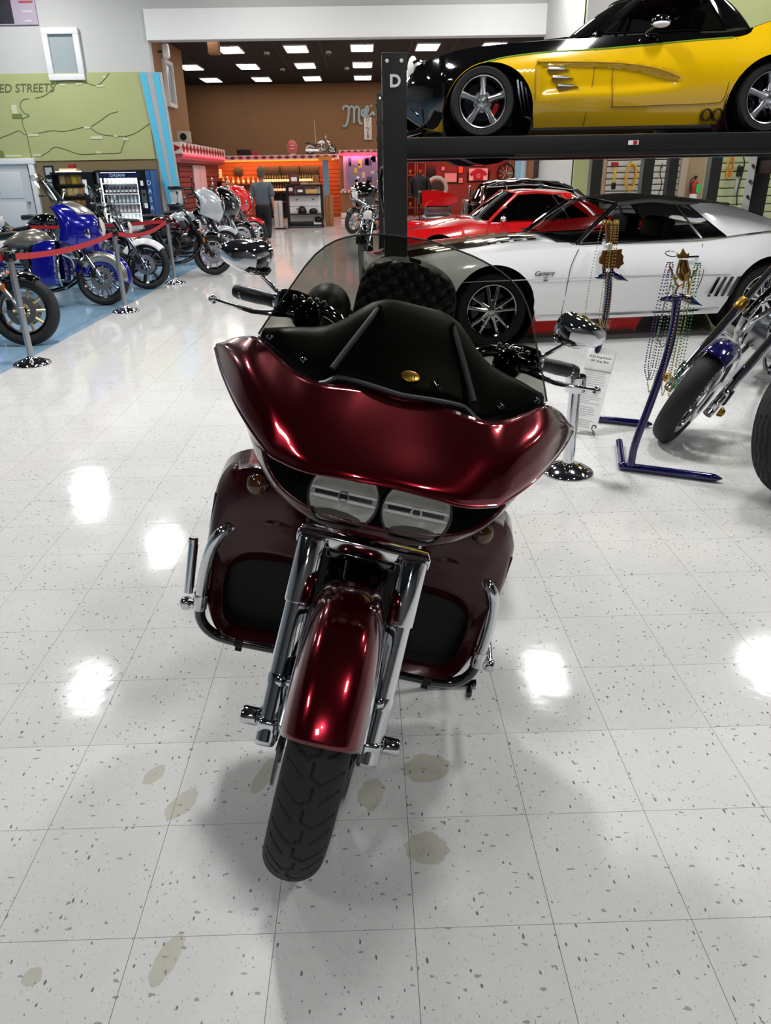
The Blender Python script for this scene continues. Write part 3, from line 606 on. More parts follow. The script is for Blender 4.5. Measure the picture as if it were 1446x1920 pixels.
for s in (-1, 1):
    b = MB(); b.lathe([(.10, -.003), (.15, -.003), (.15, .003), (.10, .003)], 40, Mx.Translation((s*.082, 0, .33)) @ ax, closed=True)
    for k in range(5): a = 2*PI*k/5; b.tube([(s*.08, -.04*math.cos(a), .33+.04*math.sin(a)), (s*.082, -.105*math.cos(a), .33+.105*math.sin(a))], .008, 6)
    b.xf(ST); b.build('brake_disc', DCHROME, fw)
    b = MB(); b.box((s*.085, .12, .40), (.05, .06, .12), None, .012); b.xf(ST); b.build('brake_calliper', GLOSSB, H)
# --- front fender
def fender(r, hw, a0, a1, drop, na=40, nx=16, cz=.33, tipround=0):
    rows = []
    for i in range(na+1):
        a = a0+(a1-a0)*i/na; row = []
        e = min(1, (i/na)/.10) if tipround else 1; k = math.sqrt(max(0, 1-(1-e)**2)) if e < 1 else 1
        for j in range(nx+1):
            t = -1+2*j/nx; ph = t*1.5
            x = hw*(abs(math.sin(ph))**.8)*(1 if t >= 0 else -1); dd = (1-math.cos(ph))
            rr = r-drop*(dd**1.2)*(.55+.45*k)
            row.append(V((x, -rr*math.cos(a), cz+rr*math.sin(a))))
        rows.append(row)
    return rows
b = MB(); b.grid(fender(.354, .084, R(35), R(150), .10, 60, 20)); b.xf(ST); ff = b.build('front_fender', CANDY, H, smooth=60, solid=.004)
b = MB()
for s in (-1, 1):
    b.tube([V((s*.085, -.268*math.cos(R(a)), .33+.268*math.sin(R(a)))) for a in range(38, 157, 6)], .004, 6)
b.xf(ST); b.build('fender_edge', CHROME2, ff)
for s in (-1, 1):
    b = MB(); b.lathe([(.009, 0), (.007, .004), (0, .005)], 10, axis_m((s*.045, .0,   .33+.346), (s*.3, 0, 1))); b.xf(ST); b.build('fender_bolt', CHROME, ff)
# --- lower fairings with black recess, amber lamps
LO = [(.15, .36, .765), (.23, .345, .785), (.30, .345, .79), (.355, .36, .765), (.392, .385, .72), (.402, .39, .66), (.402, .385, .56), (.395, .38, .46), (.378, .37, .36), (.345, .36, .295), (.30, .355, .268), (.15, .355, .275)]
RO = [(.15, .53), (.20, .53), (.25, .525), (.29, .515), (.32, .495), (.335, .465), (.337, .42), (.334, .38), (.327, .345), (.31, .318), (.28, .304), (.15, .304)]
for s in (-1, 1):
    f = lambda p: V((s*p[0], p[1], p[2])); o_ = cr([f(p) for p in LO], 5); r_ = cr([V((s*x, .372, z)) for x, z in RO], 5)
    outb = [V((p.x+s*.012*(1 if abs(p.x) > .2 else 0), p.y+.14, p.z)) for p in o_]; rim_ = [V((p.x, p.y+.006, p.z)) for p in o_]
    md = [a*.5+c*.5+V((0, -.026, 0)) for a, c in zip(o_, r_)]; m1 = [a*.82+c*.18+V((0, -.014, 0)) for a, c in zip(o_, r_)]; m2_ = [a*.15+c*.85+V((0, -.008, 0)) for a, c in zip(o_, r_)]
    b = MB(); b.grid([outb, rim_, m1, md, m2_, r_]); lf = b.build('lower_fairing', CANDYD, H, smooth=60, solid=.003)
    dk = [V((.24*s+(p.x-.24*s)*.97, p.y+.035, .41+(p.z-.41)*.97)) for p in r_]; b = MB(); b.grid([r_, dk]); b.poly(dk); b.build('vent_recess', MATTEB, lf, smooth=50)
    b = MB(); b.tube(cr([(s*.18, .345, .655), (s*.23, .336, .66), (s*.27, .343, .655)], 4), .010, 8); b.build('recess_ledge', CANDYD, lf)
    b = MB(); b.box((s*.40, .46, .5), (.006, .14, .36)); b.build('side_panel', CANDYD, lf)
    Ml = axis_m((s*.292, .332, .756), (s*.25, -1, .12)); b = MB(); b.lathe([(.030, -.03), (.030, .0), (.026, .004)], 24, Ml); lam = b.build('turn_signal', DCHROME, H)
    b = MB(); b.lathe([(.0275, .0), (.026, .010), (.018, .018), (0, .022)], 24, Ml); b.build('signal_lens', AMBER, lam, smooth=80)
    # engine guard: chrome upper, black lower tube
    b = MB(); b.tube(cr([(s*.325, .40, .617), (s*.345, .355, .61), (s*.368, .338, .588), (s*.385, .34, .53), (s*.392, .345, .44), (s*.392, .35, .36)], 6), .0155, 16); b.build('guard_bar', CHROME, H)
    b = MB(); b.tube(cr([(s*.392, .35, .362), (s*.385, .35, .318), (s*.36, .35, .285), (s*.315, .35, .268), (s*.22, .35, .266), (s*.0, .35, .268)], 6), .0148, 16); b.build('guard_bar_lower', GLOSSB, H)
    b = MB(); b.lathe([(.019, -.024), (.02, -.02), (.02, .02), (.019, .024)], 16, axis_m((s*.3925, .35, .372), (0, .03, 1))); b.cyl((s*.392, .345, .365), (s*.43, .36, .352), .013, 12); b.ball((s*.43, .36, .35), .02, 12, 8); b.lathe([(.012, 0), (.012, .006), (.005, .008)], 6, axis_m((s*.43, .343, .352), (0, -1, 0))); gc = b.build('guard_clamp', CHROME, H)
    if s < 0:
        b = MB(); b.cyl((s*.432, .375, .375), (s*.442, .40, .52), .0125, 16); b.lathe([(.0135, 0), (.0135, .010), (.010, .014), (0, .014)], 16, axis_m((s*.4425, .40, .518), (-.07, .16, 1))); pg = b.build('highway_peg', CHROME, H)
        b = MB()
        for k in range(7): pass
        b.lathe([(.0136, .0), (.0136, .125)], 12, axis_m((s*.4335, .379, .388), (-.067, .17, 1)), arc=(-PI*.1, PI*.9)); b.build('peg_rubber', RUBG, pg)
    else:
        b = MB(); b.cyl((s*.432, .365, .35), (s*.436, .50, .36), .0125, 16); pg = b.build('highway_peg', CHROME, H)
    b = MB(); b.lathe([(.0155, -.012), (.0165, 0), (.0155, .012)], 12, axis_m((s*.27, .35, .266), (1, 0, 0))); b.box((s*.27, .36, .245), (.018, .012, .03)); b.build('guard_strap', MATTEB, H)
# --- handlebars, controls, mirrors
b = MB(); b.tube(cr([(-.36, .55, 1.168), (-.30, .535, 1.172), (-.21, .52, 1.175), (-.14, .52, 1.13), (-.06, .52, 1.07), (.06, .52, 1.07), (.14, .52, 1.13), (.21, .52, 1.175), (.30, .535, 1.172), (.36, .55, 1.168)], 6), .0155, 14); b.build('handlebar', CHROME, H)
for s in (-1, 1):
    a, e = V((s*.345, .545, 1.168)), V((s*.462, .60, 1.158)); gd = (e-a).normalized()
    b = MB(); b.lathe([(.015, 0), (.0185, .004), (.0185, .02), (.0175, .024), (.0195, .06), (.019, .115), (.016, .128), (0, .129)], 20, axis_m(a, gd)); gp = b.build('hand_grip', RUBG, H)
    b = MB(); b.lathe([(.0205, -.018), (.0205, .0)], 16, axis_m(a, gd)); b.lathe([(.0192, .10), (.0192, .106)], 16, axis_m(a, gd)); b.build('grip_band', CHROME, gp)
    # switch housing and master cylinder
    b = MB(); b.lathe([(.022, 0), (.033, .01), (.036, .045), (.033, .08), (.022, .09)], 18, axis_m((s*.255, .53, 1.17), (s, .12, 0))); b.ball((s*.262, .51, 1.155), (.042, .035, .04), 16, 10); b.box((s*.30, .50, 1.165), (.06, .04, .035), None, .01); hc = b.build('switch_housing', GLOSSB, H)
    b = MB()
    for k in range(5): b.ball((s*(.225+.018*k), .505-.004*k, 1.197+.003*(k % 2)), .0065, 8, 6)
    b.build('housing_bolts', CHROME, hc)
    # lever
    P = cr([(s*.315, .49, 1.152), (s*.345, .468, 1.150), (s*.385, .455, 1.147), (s*.43, .452, 1.150), (s*.478, .458, 1.152)], 5); nP = len(P)
    b = MB(); b.tube(P, [.013-.0065*min(1, k/nP*1.3) for k in range(nP)], 10, flat=.7); b.ball((s*.486, .459, 1.152), .0115, 12, 8); b.box((s*.312, .497, 1.157), (.055, .035, .024), None, .006); b.build('brake_lever' if s < 0 else 'clutch_lever', CHROME, H)
    b = MB(); b.box((s*.325, .485, 1.162), (.034, .012, .006)); b.build('lever_pivot', MATTEB, hc)
    # mirror
    mc = V((s*.433, .52, 1.262)) if s < 0 else V((s*.416, .52, 1.272))
    b = MB(); b.tube(cr([(s*.335, .535, 1.185), (s*.352, .52, 1.20), (mc.x-s*.01, .50, mc.z-.012)], 5), .0055, 10); b.ball((s*.335, .535, 1.185), .011); b.ball((mc.x-s*.01, .495, mc.z-.013), .011); ms = b.build('mirror_stem', CHROME, H)
    Mm = axis_m(mc, (s*.62, -1, -.05), (1, 0, 0))
    def mr_(k, z, dx=0):
        out = []
        for q in range(32):
            t = 2*PI*q/32; c_, s_ = math.cos(t), math.sin(t); x = .064*abs(c_)**.75*(1 if c_ > 0 else -1); y = .038*abs(s_)**.8*(1 if s_ > 0 else -1)*(1-.26*(x*s/.064))
            out.append(Mm @ V((x*k+dx, y*k, z)))
        return out
    b = MB(); b.grid([mr_(.97, -.03), mr_(1.03, -.026), mr_(1.03, -.018), mr_(.98, -.014), mr_(.97, .0), mr_(.90, .024), mr_(.70, .042, s*.006), mr_(.38, .053, s*.010), mr_(.02, .056, s*.010)], cu=True); mh = b.build('mirror_housing', CHROME, H, smooth=35)
    b = MB(); b.poly(mr_(.96, -.0295)); b.build('mirror_glass', CHROME, mh)
# --- tank, seat, backrest, body (mostly behind the fairing)
b = MB(); prof = [(.50, .02, .93), (.56, .09, .985), (.68, .135, 1.0), (.82, .13, .985), (.95, .085, .94), (1.02, .04, .90)]
rows = []
for y, hw, zt_ in prof: rows.append([V((hw*math.sin(t), y, .74+(zt_-.74)*(.5+.5*math.cos(t))**.7 if abs(t) < PI*.99 else .74)) for t in [-PI+2*PI*k/20 for k in range(20)]])
b.grid(rows, cu=True); b.poly(rows[0]); b.poly(rows[-1]); b.build('fuel_tank', CANDY, H, smooth=60, sub=1)
b = MB(); rows = []
for y, hw, z in ((.95, .08, .80), (1.05, .15, .795), (1.2, .19, .77), (1.32, .19, .80), (1.40, .16, .85), (1.6, .15, .86), (1.75, .11, .87)): rows.append([V((hw*math.cos(t), y, z-.05+.05*math.sin(t) if math.sin(t) > 0 else z-.05+.05*math.sin(t))) for t in [2*PI*k/20 for k in range(20)]])
b.grid(rows, cu=True); b.poly(rows[0]); b.poly(rows[-1]); b.build('seat', LEATHER, H, smooth=60, sub=1)
# quilted rider backrest
BO = [(-.165, 1.0), (-.172, 1.09), (-.168, 1.17), (-.145, 1.23), (-.085, 1.262), (0, 1.272), (.085, 1.262), (.145, 1.23), (.168, 1.17), (.172, 1.09), (.165, 1.0)]
ol = cr([(x, 0, z) for x, z in BO], 6); b = MB(); rows = []
NX, NZ = 64, 60
def bo_half(z):
    return ip([(.86, .155), (1.0, .165), (1.09, .172), (1.17, .168), (1.21, .157), (1.235, .139), (1.252, .11), (1.264, .075), (1.2715, .02)], z)
for i in range(NZ+1):
    z = .86+(1.2715-.86)*(1-(1-i/NZ)**1.6); hw = bo_half(z); row = []
    for j in range(NX+1):
        t = -1+2*j/NX; x = hw*math.sin(t*PI/2); q = abs(math.sin((x+z)*PI/.058)*math.sin((x-z)*PI/.058))**.45
        row.append(V((x, 1.22-.055*math.cos(t*PI/2)**.6-.013*q+(z-1.0)*.15, z)))
    rows.append(row+[V((p.x, 1.27+(p.z-1)*.15+.04*(1-abs(p.x)/.18), p.z)) for p in row[-2:0:-4]])
b.grid(rows, cu=True); b.build('backrest', LEATHER, H, smooth=60)
b = MB(); b.ball((-.25, 1.10, 1.085), (.075, .09, .075), 18, 12); b.box((-.22, 1.14, .98), (.03, .04, .2)); b.build('armrest', LEATHER, H, smooth=60)
b = MB(); b.tube(cr([(-.17, 1.28, 1.05), (-.2, 1.22, 1.06), (-.235, 1.12, 1.03)], 4), .010, 8); b.tube([(-.12, 1.27, .84), (-.12, 1.29, 1.1)], .012, 8); b.tube([(.12, 1.27, .84), (.12, 1.29, 1.1)], .012, 8); b.build('backrest_bracket', CHROME, H)
# engine, frame, rear end
b = MB(); b.box((0, .68, .38), (.26, .42, .22), None, .04); b.lathe([(.11, -.15), (.13, -.13), (.13, .13), (.11, .15)], 24, Mx.Translation((0, .62, .36)) @ ax); b.build('crankcase', ENGD, H)
for k, (yy, tl) in enumerate(((.56, -.38), (.80, .38))):
    b = MB(); Mc = Mx.Translation((0, yy, .46)) @ Mx.Rotation(-tl, 4, 'X')
    for q in range(9): b.lathe([(.075, .0+.025*q), (.078, .004+.025*q), (.078, .012+.025*q), (.062, .014+.025*q), (.062, .025+.025*q)], 18, Mc)
    b.box((0, 0, .26), (.14, .13, .06), Mc, .02); b.build('cylinder', ENG, H)
b = MB()
for s in (-1, 1): b.tube(cr([(0, .44, .86), (s*.11, .40, .62), (s*.13, .44, .30), (s*.14, .9, .24), (s*.14, 1.3, .30), (s*.11, 1.45, .62), (s*.06, 1.0, .76), (0, .5, .88)], 5), .018, 10)
b.build('frame', GLOSSB, H)
b = MB(); b.box((0, .40, .52), (.30, .04, .34), None, .01); b.build('radiator', MATTEB, H)
b = MB(); b.lathe([(.20, -.06), (.215, -.07), (.20, 0), (.215, .07), (.20, .06), (.19, 0)], 36, Mx.Translation((0, 1.625, .32)) @ ax, closed=True)
for k in range(9): a = 2*PI*k/9; b.tube([(0, 1.625-.05*math.cos(a), .32+.05*math.sin(a)), (0, 1.625-.2*math.cos(a), .32+.2*math.sin(a))], .014, 8)
b.cyl((-.08, 1.625, .32), (.08, 1.625, .32), .05, 18); rw = b.build('rear_wheel', CHROME2, H)
b = MB(); tyre_mesh(b, .32, .09, 60, 14, False); b.xf(Mx.Translation((0, 1.625, 0))); b.build('tyre', RUBBER, rw)
b = MB(); b.grid([[p+V((0, 1.625, -.01)) for p in r] for r in fender(.36, .11, R(25), R(200), .14, 30, 12)]); b.build('rear_fender', CANDY, H, smooth=60, solid=.004)
for s in (-1, 1):
    b = MB(); rows = []
    for y, k in ((1.30, .8), (1.36, .96), (1.6, 1), (1.9, .98), (2.0, .86)):
        rows.append([V((s*.26+.105*k*abs(math.cos(t))**.5*(1 if math.cos(t) > 0 else -1), y, .53+.17*k*abs(math.sin(t))**.5*(1 if math.sin(t) > 0 else -1))) for t in [2*PI*q/24 for q in range(24)]])
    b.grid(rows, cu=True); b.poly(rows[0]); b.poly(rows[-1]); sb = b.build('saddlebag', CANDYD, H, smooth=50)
    b = MB(); b.box((s*.26, 1.64, .60), (.214, .60, .008), None, .003); b.build('lid_seam', MATTEB, sb)
    b = MB(); b.tube(cr([(s*.10, .55, .5), (s*.17, .52, .40), (s*.19, .7, .28), (s*.20, 1.2, .25), (s*.215, 1.95, .28)], 5), [.022]*10+[.035]*11, 14); b.build('exhaust_pipe', CHROME, H)
# side stand reaching the floor
inv = H.matrix_world.inverted(); k0 = inv @ V((.10, 1.97, .16)); k1 = inv @ V((.17, 1.925, .012)); k2 = inv @ V((.315, 1.925, .012)); k3 = inv @ V((.285, 1.865, .012))
b = MB(); b.tube([k0, k1, k2], .011, 10); b.tube([inv @ V((.30, 1.93, .009)), k3], .009, 8); b.build('side_stand', GLOSSB, H)
# ================================================================ OTHER MOTORCYCLES (generic builder, each dressed differently)
def spoked(b, r, n, w0, w1, hw, M, twin=False):
    for k in range(n):
        a = 2*PI*k/n
        for da in ((-.11, .11) if twin else (0,)):
            p, q = V((0, -.045*math.cos(a), .045*math.sin(a))), V((0, -r*math.cos(a+da), r*math.sin(a+da)))
            b.tube([M @ p, M @ q], [w0, w1], 6, flat=1)
def moto(name, label, loc, th, lean, P, group=None):
    o = bike_root(name, label, loc, th, lean, group=group); g = P.get
    wb, rf, rr_ = g('wb', 1.65), g('rf', .32), g('rr', .32); col, col2 = g('paint', BLUEP), g('paint2', g('paint', BLUEP)); met = g('metal', CHROME); rk_ = g('rake', .55); hf = g('height', .95)
    for y, r, hw, nm in ((0, rf, g('tw', .065), 'front_wheel'), (wb, rr_, g('tw2', .09), 'rear_wheel')):
        M = Mx.Translation((0, y, r)); L = M @ ax; b = MB(); ri = r*g('rim', .72)
        b.lathe([(ri-.02, -hw*.7), (ri, -hw*.8), (ri+.005, -hw*.7), (ri-.025, 0), (ri+.005, hw*.7), (ri, hw*.8), (ri-.02, hw*.7), (ri-.035, 0)], 32, L, closed=True); b.cyl(M @ V((-hw*.9, 0, 0)), M @ V((hw*.9, 0, 0)), .045, 16)
        wl = b.build(nm, g('rimmat', met), o)
        b = MB(); spoked(b, ri-.01, g('ns', 10), .014, g('sw', .012), hw, M, g('twin', False)); b.build('wheel_spokes', g('spoke', met), wl)
        b = MB(); tyre_mesh(b, r, hw, 56, 12, False, ri) if not (nm == 'rear_wheel' and g('carve2')) else tyre_mesh(b, r, hw, 96, 60, 2, ri); b.xf(Mx.Translation((0, y, 0))); b.build('tyre', RUBBER, wl)
        for s in ((-1, 1) if nm == 'front_wheel' else (1,)):
            b = MB(); b.lathe([(.08, -.003), (.14, -.003), (.14, .003), (.08, .003)], 28, Mx.Translation((s*(hw+.02), y, r)) @ ax, closed=True); b.build('brake_disc', CHROME2, wl)
    # fork
    x = g('fw', .11); fy = lambda z: (z-rf)*rk_
    for s in (-1, 1):
        b = MB(); b.cyl((s*x, fy(rf-.04), rf-.04), (s*x, fy(hf*.62), hf*.62), .028, 14); b.cyl((s*x, fy(hf*.6), hf*.6), (s*x, fy(hf), hf), g('fr', .024), 14); b.box((s*x, -.005, rf), (.05, .06, .09), None, .012); f = b.build('fork_leg', g('fork', met), o)
        b = MB(); b.box((s*(x+.02), .09, rf+.06), (.035, .05, .10), None, .01); b.build('brake_calliper', g('calmat', ENGD), f)
        if g('reflector'): b = MB(); b.box((s*(x+.03), fy(rf+.22)-.02, rf+.22), (.012, .03, .07), None, .004); b.build('side_reflector', AMBERB, f)
    b = MB(); b.box((0, fy(hf*.8), hf*.8), (2*x+.07, .07, .05), None, .012); b.box((0, fy(hf), hf), (2*x+.07, .08, .03), None, .01); b.build('triple_clamp', g('fork', met), o)
    # fenders
    if g('ffender', 'std') != 'none':
        a0, a1, dr = {'std': (40, 150, .10), 'deep': (-12, 165, .22), 'short': (60, 140, .08)}[g('ffender', 'std')]
        b = MB(); b.grid(fender(rf+.03, g('tw', .065)+.022, R(a0), R(a1), dr, 30, 12, cz=rf)); fm = b.build('front_fender', g('fendmat', col), o, smooth=60, solid=.004)
        if g('ffender') == 'deep':
            for s in (-1, 1):
                b = MB(); pts = [V((s*(g('tw', .065)+.03), -(rf*1.0)*math.cos(R(a)), rf+(rf*1.0)*math.sin(R(a)))) for a in range(-8, 152, 8)]; pt2 = [V((p.x, p.y*.62, rf+(p.z-rf)*.62)) for p in pts]; b.grid([pts, pt2]); b.build('fender_skirt', col2, fm, solid=.006)
    b = MB(); b.grid([[p+V((0, wb, 0)) for p in r] for r in fender(rr_+.04, g('tw2', .09)+.025, R(g('rf0', 20)), R(g('rf1', 190)), .12, 30, 12, cz=rr_)]); b.build('rear_fender', g('fendmat2', col), o, smooth=60, solid=.004)
    # tank, seat
    y0 = g('tank0', .50); z0 = g('tankz', .80); b = MB(); rows = []
    for y, hw, zt_, zb_ in ((0, .03, .02, -.06), (.07, .11, .12, -.08), (.2, .16, .165, -.09), (.38, .15, .14, -.09), (.52, .09, .07, -.08), (.6, .04, .0, -.06)):
        rows.append([V((hw*math.cos(t), y0+y, z0+(zt_ if math.sin(t) > 0 else -zb_)*math.sin(t))) for t in [2*PI*k/20 for k in range(20)]])
    b.grid(rows, cu=True); b.poly(rows[0]); b.poly(rows[-1]); b.build('fuel_tank', g('tankmat', col), o, smooth=60)
    b = MB(); rows = []; sh = g('seath', .70); y1 = y0+.55
    for y, hw, z in ((0, .08, sh+.08), (.12, .14, sh+.03), (.3, .18, sh), (.45, .17, sh+.05), (.52, .13, sh+.13), (.75, .13, sh+.15), (.95, .08, sh+.14)):
        rows.append([V((hw*math.cos(t), y1+y, z-.05+.055*math.sin(t))) for t in [2*PI*k/16 for k in range(16)]])
    b.grid(rows, cu=True); b.poly(rows[0]); b.poly(rows[-1]); b.build('seat', g('seatmat', LEATHER), o, smooth=60)
    # engine
    em = g('engine', ENG); ey = g('ey', wb*.46)
    b = MB(); b.box((0, ey+.12, rr_+.04), (.26, .50, .20), None, .05); b.lathe([(.10, -.17), (.13, -.15), (.13, .15), (.10, .17)], 20, Mx.Translation((0, ey-.02, rr_+.05)) @ ax); b.lathe([(.07, -.18), (.085, -.16), (.085, .16), (.07, .18)], 16, Mx.Translation((0, ey+.24, rr_+.05)) @ ax); b.build('crankcase', em, o)
    for dy, tl in ((-.1, -22), (.12, 22)):
        Mc = Mx.Translation((0, ey+dy, rr_+.14)) @ Mx.Rotation(-R(tl), 4, 'X'); b = MB()
        for q in range(7): b.lathe([(.07, .03*q), (.082, .004+.03*q), (.082, .014+.03*q), (.06, .016+.03*q), (.06, .03+.03*q)], 14, Mc)
        b.box((0, 0, .245), (.16, .14, .07), Mc, .03); b.build('cylinder', em, o)
    b = MB(); b.lathe([(.085, 0), (.09, .01), (.09, .05), (.07, .075), (0, .08)], 20, axis_m((-.10, ey+.0, rr_+.36), (-1, 0, .1))); b.build('air_cleaner', g('aircol', met), o)
    for dz, e_ in ((0, wb+.35), (.0, wb+.30)):
        s = -1; b = MB(); P_ = cr([(s*.10, ey-.15+.3*(e_ < wb+.33), rr_+.28), (s*.17, ey-.22+.3*(e_ < wb+.33), rr_+.12), (s*.19, ey-.02, rr_-.08+.07*(e_ < wb+.33)), (s*.20, wb*.72, rr_-.09+.09*(e_ < wb+.33)), (s*.21, e_, rr_-.08+.10*(e_ < wb+.33))], 5)
        b.tube(P_, [.02]*12+[.036]*(len(P_)-12), 12); b.build('exhaust_pipe', g('pipe', met), o)
    b = MB()
    for s in (-1, 1): b.tube(cr([(0, fy(hf)+.06, hf-.05), (s*.09, fy(hf*.6)+.06, hf*.55), (s*.11, ey-.28, rr_-.08), (s*.12, wb*.65, rr_-.10), (s*.11, wb*.8, rr_+.12), (s*.07, y0+.6, z0-.06), (0, y0, z0+.02)], 4), .017, 8)
    b.build('frame', g('framemat', GLOSSB), o)
    if g('bars', True):
        hy = fy(hf); bh = g('barh', .16)
        b = MB(); b.tube(cr([(-.40, hy+.22, hf+bh-.02), (-.28, hy+.12, hf+bh), (-.14, hy+.05, hf+bh*.6), (-.05, hy, hf+.03), (.05, hy, hf+.03), (.14, hy+.05, hf+bh*.6), (.28, hy+.12, hf+bh), (.40, hy+.22, hf+bh-.02)], 5), .013, 10); hb = b.build('handlebar', g('barmat', met), o)
        for s in (-1, 1):
            b = MB(); b.cyl((s*.30, hy+.135, hf+bh), (s*.42, hy+.235, hf+bh-.02), .018, 12); b.build('hand_grip', RUBG, hb)
            b = MB(); b.tube([(s*.28, hy+.08, hf+bh), (s*.40, hy+.16, hf+bh-.02)], .007, 6); b.box((s*.27, hy+.10, hf+bh+.01), (.05, .05, .04), None, .01); b.build('lever', g('barmat', met), hb)
            b = MB(); b.tube([(s*.29, hy+.11, hf+bh), (s*.34, hy+.08, hf+bh+.14)], .006, 6); b.ball((s*.36, hy+.08, hf+bh+.17), (.06, .02, .04), 14, 8); b.build('mirror', g('mirmat', met), o)
    ht = g('headlight', 'round')
    if ht == 'round':
        hy = fy(hf*.86)-.10; b = MB(); b.lathe([(.03, -.16), (.07, -.13), (.092, -.05), (.098, .0), (.085, .01)], 24, axis_m((0, hy, hf*.86), (0, -1, 0))); hl = b.build('headlamp', g('lampmat', met), o)
        b = MB(); b.lathe([(.085, .008), (.06, .022), (0, .028)], 24, axis_m((0, hy, hf*.86), (0, -1, 0))); b.build('lens', REFLECTOR, hl, smooth=80)
    for s in ((-1, 1) if g('signals', True) else ()):
        b = MB(); b.cyl((s*.10, fy(hf*.74)-.03, hf*.74), (s*.18, fy(hf*.74)-.05, hf*.74), .010, 8); b.lathe([(.032, -.03), (.036, 0)], 16, axis_m((s*.20, fy(hf*.74)-.06, hf*.74), (0, -1, 0))); sg_ = b.build('turn_signal', g('lampmat', met), o)
        b = MB(); b.lathe([(.034, 0), (.02, .016), (0, .02)], 16, axis_m((s*.20, fy(hf*.74)-.06, hf*.74), (0, -1, 0))); b.build('lens', AMBERB, sg_, smooth=80)
    fa = g('fairing')
    if fa:                                            # bar-mounted batwing shell, optionally two-tone on top
        cyy = fy(hf*.9)-.05; b = MB(); A = []; 
        sec = [(0, -.22, -.33), (0, -.31, -.20), (0, -.335, -.05), (0, -.29, .09), (0, -.16, .22), (0, .0, .29)]
        secs = []
        for q in range(13):
            t = -1+q/6; u_ = .42*t; k = 1-abs(t)**2.2; row = []
            for (x_, dy, dz) in sec: row.append(V((u_, cyy+dy*(.25+.75*k)+.17*abs(t)**2, hf+.0+dz*(.62+.38*k)-.02)))
            secs.append(cr(row, 4))
        b.grid(secs); b.build('fairing', fa, o, smooth=60, solid=.006)
        b = MB(); b.lathe([(.10, -.05), (.115, -.02), (.12, .015), (.105, .025)], 28, axis_m((0, cyy-.315, hf-.04), (0, -1, .05))); hl = b.build('headlamp', g('lampmat', CHROME), o); b = MB(); b.lathe([(.105, .02), (.06, .04), (0, .045)], 24, axis_m((0, cyy-.315, hf-.04), (0, -1, .05))); b.build('lens', REFLECTOR, hl, smooth=80)
        if g('fairtop'):
            b = MB(); b.grid([[p+V((0, -.006, .004)) for p in s_[13:]] for s_ in secs[2:11]]); b.build('fairing_crown', g('fairtop'), o, smooth=60, solid=.004)
        if g('lightbar'):
            for s in (-1, 1): b = MB(); b.lathe([(.04, -.05), (.062, -.02), (.065, .01), (.05, .02), (0, .03)], 18, axis_m((s*.22, cyy-.20, hf-.13), (0, -1, 0))); b.build('spot_lamp', CHROME, o)
    ws_ = g('shield')
    if ws_:
        b = MB(); rows = []; cy0 = fy(hf)-.10 if not fa else fy(hf*.9)-.03; zz = hf+(.02 if not fa else .20)
        for q in range(11):
            t = -1+q/5; rows.append([V((.27*t*(1-.22*k/5), cy0+.10*t*t+.06*k*ws_, zz+.08*ws_*k*(1-.12*t*t))) for k in range(6)])
        b.grid(rows); b.build('windshield', CLEARWS, o, smooth=80, solid=.004)
        if not fa:
            b = MB()
            for s in (-1, 1): b.tube([(s*.13, cy0+.03, zz-.12), (s*.14, cy0+.09, zz+.12)], .008, 6)
            b.build('shield_bracket', met, o)
    if g('bags'):
        for s in (-1, 1):
            b = MB(); rows = []
            for y, k in ((wb-.32, .8), (wb-.24, .96), (wb, 1), (wb+.26, .98), (wb+.36, .8)):
                rows.append([V((s*.27+.10*k*abs(math.cos(t))**.5*(1 if math.cos(t) > 0 else -1), y, .55+.16*k*abs(math.sin(t))**.5*(1 if math.sin(t) > 0 else -1))) for t in [2*PI*q/20 for q in range(20)]])
            b.grid(rows, cu=True); b.poly(rows[0]); b.poly(rows[-1]); b.build('saddlebag', g('bags'), o, smooth=50)
    if g('lowers'):
        for s in (-1, 1):
            b = MB(); ol = cr([(s*.12, .52, .82), (s*.30, .46, .78), (s*.37, .48, .64), (s*.37, .5, .42), (s*.32, .5, .26), (s*.12, .5, .26)], 4); b.grid([ol, [V((p.x*1.04, p.y+.10, p.z)) for p in ol], [V((p.x*.9, p.y+.27, .5+(p.z-.5)*.9)) for p in ol]]); b.poly(ol); b.build('lower_fairing', g('lowers'), o, smooth=40)
    if g('guard', False):
        for s in (-1, 1): b = MB(); b.tube(cr([(s*.06, .50, .66), (s*.30, .45, .60), (s*.36, .45, .45), (s*.30, .46, .30), (s*.05, .50, .24)], 5), .016, 10); b.build('guard_bar', met, o)
    for s in (-1, 1): bx('floorboard', ENGD if met is not CHROME else CHROME2, (s*.24, ey-.22, rr_), (.14, .26, .02), o, .006)
    i_ = o.matrix_world.inverted(); a_ = i_ @ (o.matrix_world @ V((.12, ey, .14))); lw = o.matrix_world @ V((.30, ey+.1, .1)); fl = i_ @ V((lw.x, lw.y, .008))
    b = MB(); b.tube([a_, fl], .011, 8); b.box(fl+V((0, 0, .006)), (.06, .05, .008)); b.build('side_stand', GLOSSB, o)
    return o
CLEARWS = sheet_glass('pale_windscreen', (.72, .74, .74), .03, .25)
GOLDSP = pm('champagne_spoke', '#d8c79a', .3, .5)
def atg(px, py): p = gnd(px, py); return (p.x, p.y, 0)
TH = -90
moto('naked_motorcycle', 'black motorcycle with champagne gold spokes at the left edge behind the nearest chrome post', (-3.42, 7.55, 0), -97, 9, dict(paint=GLOSSB, fork=CHROME2, rimmat=GLOSSB, spoke=GOLDSP, ns=10, sw=.016, rf=.335, rim=.70, ffender='short', reflector=True, headlight='round', engine=ENGD, rake=.62, tw=.07, metal=CHROME2, framemat=MATTEB))
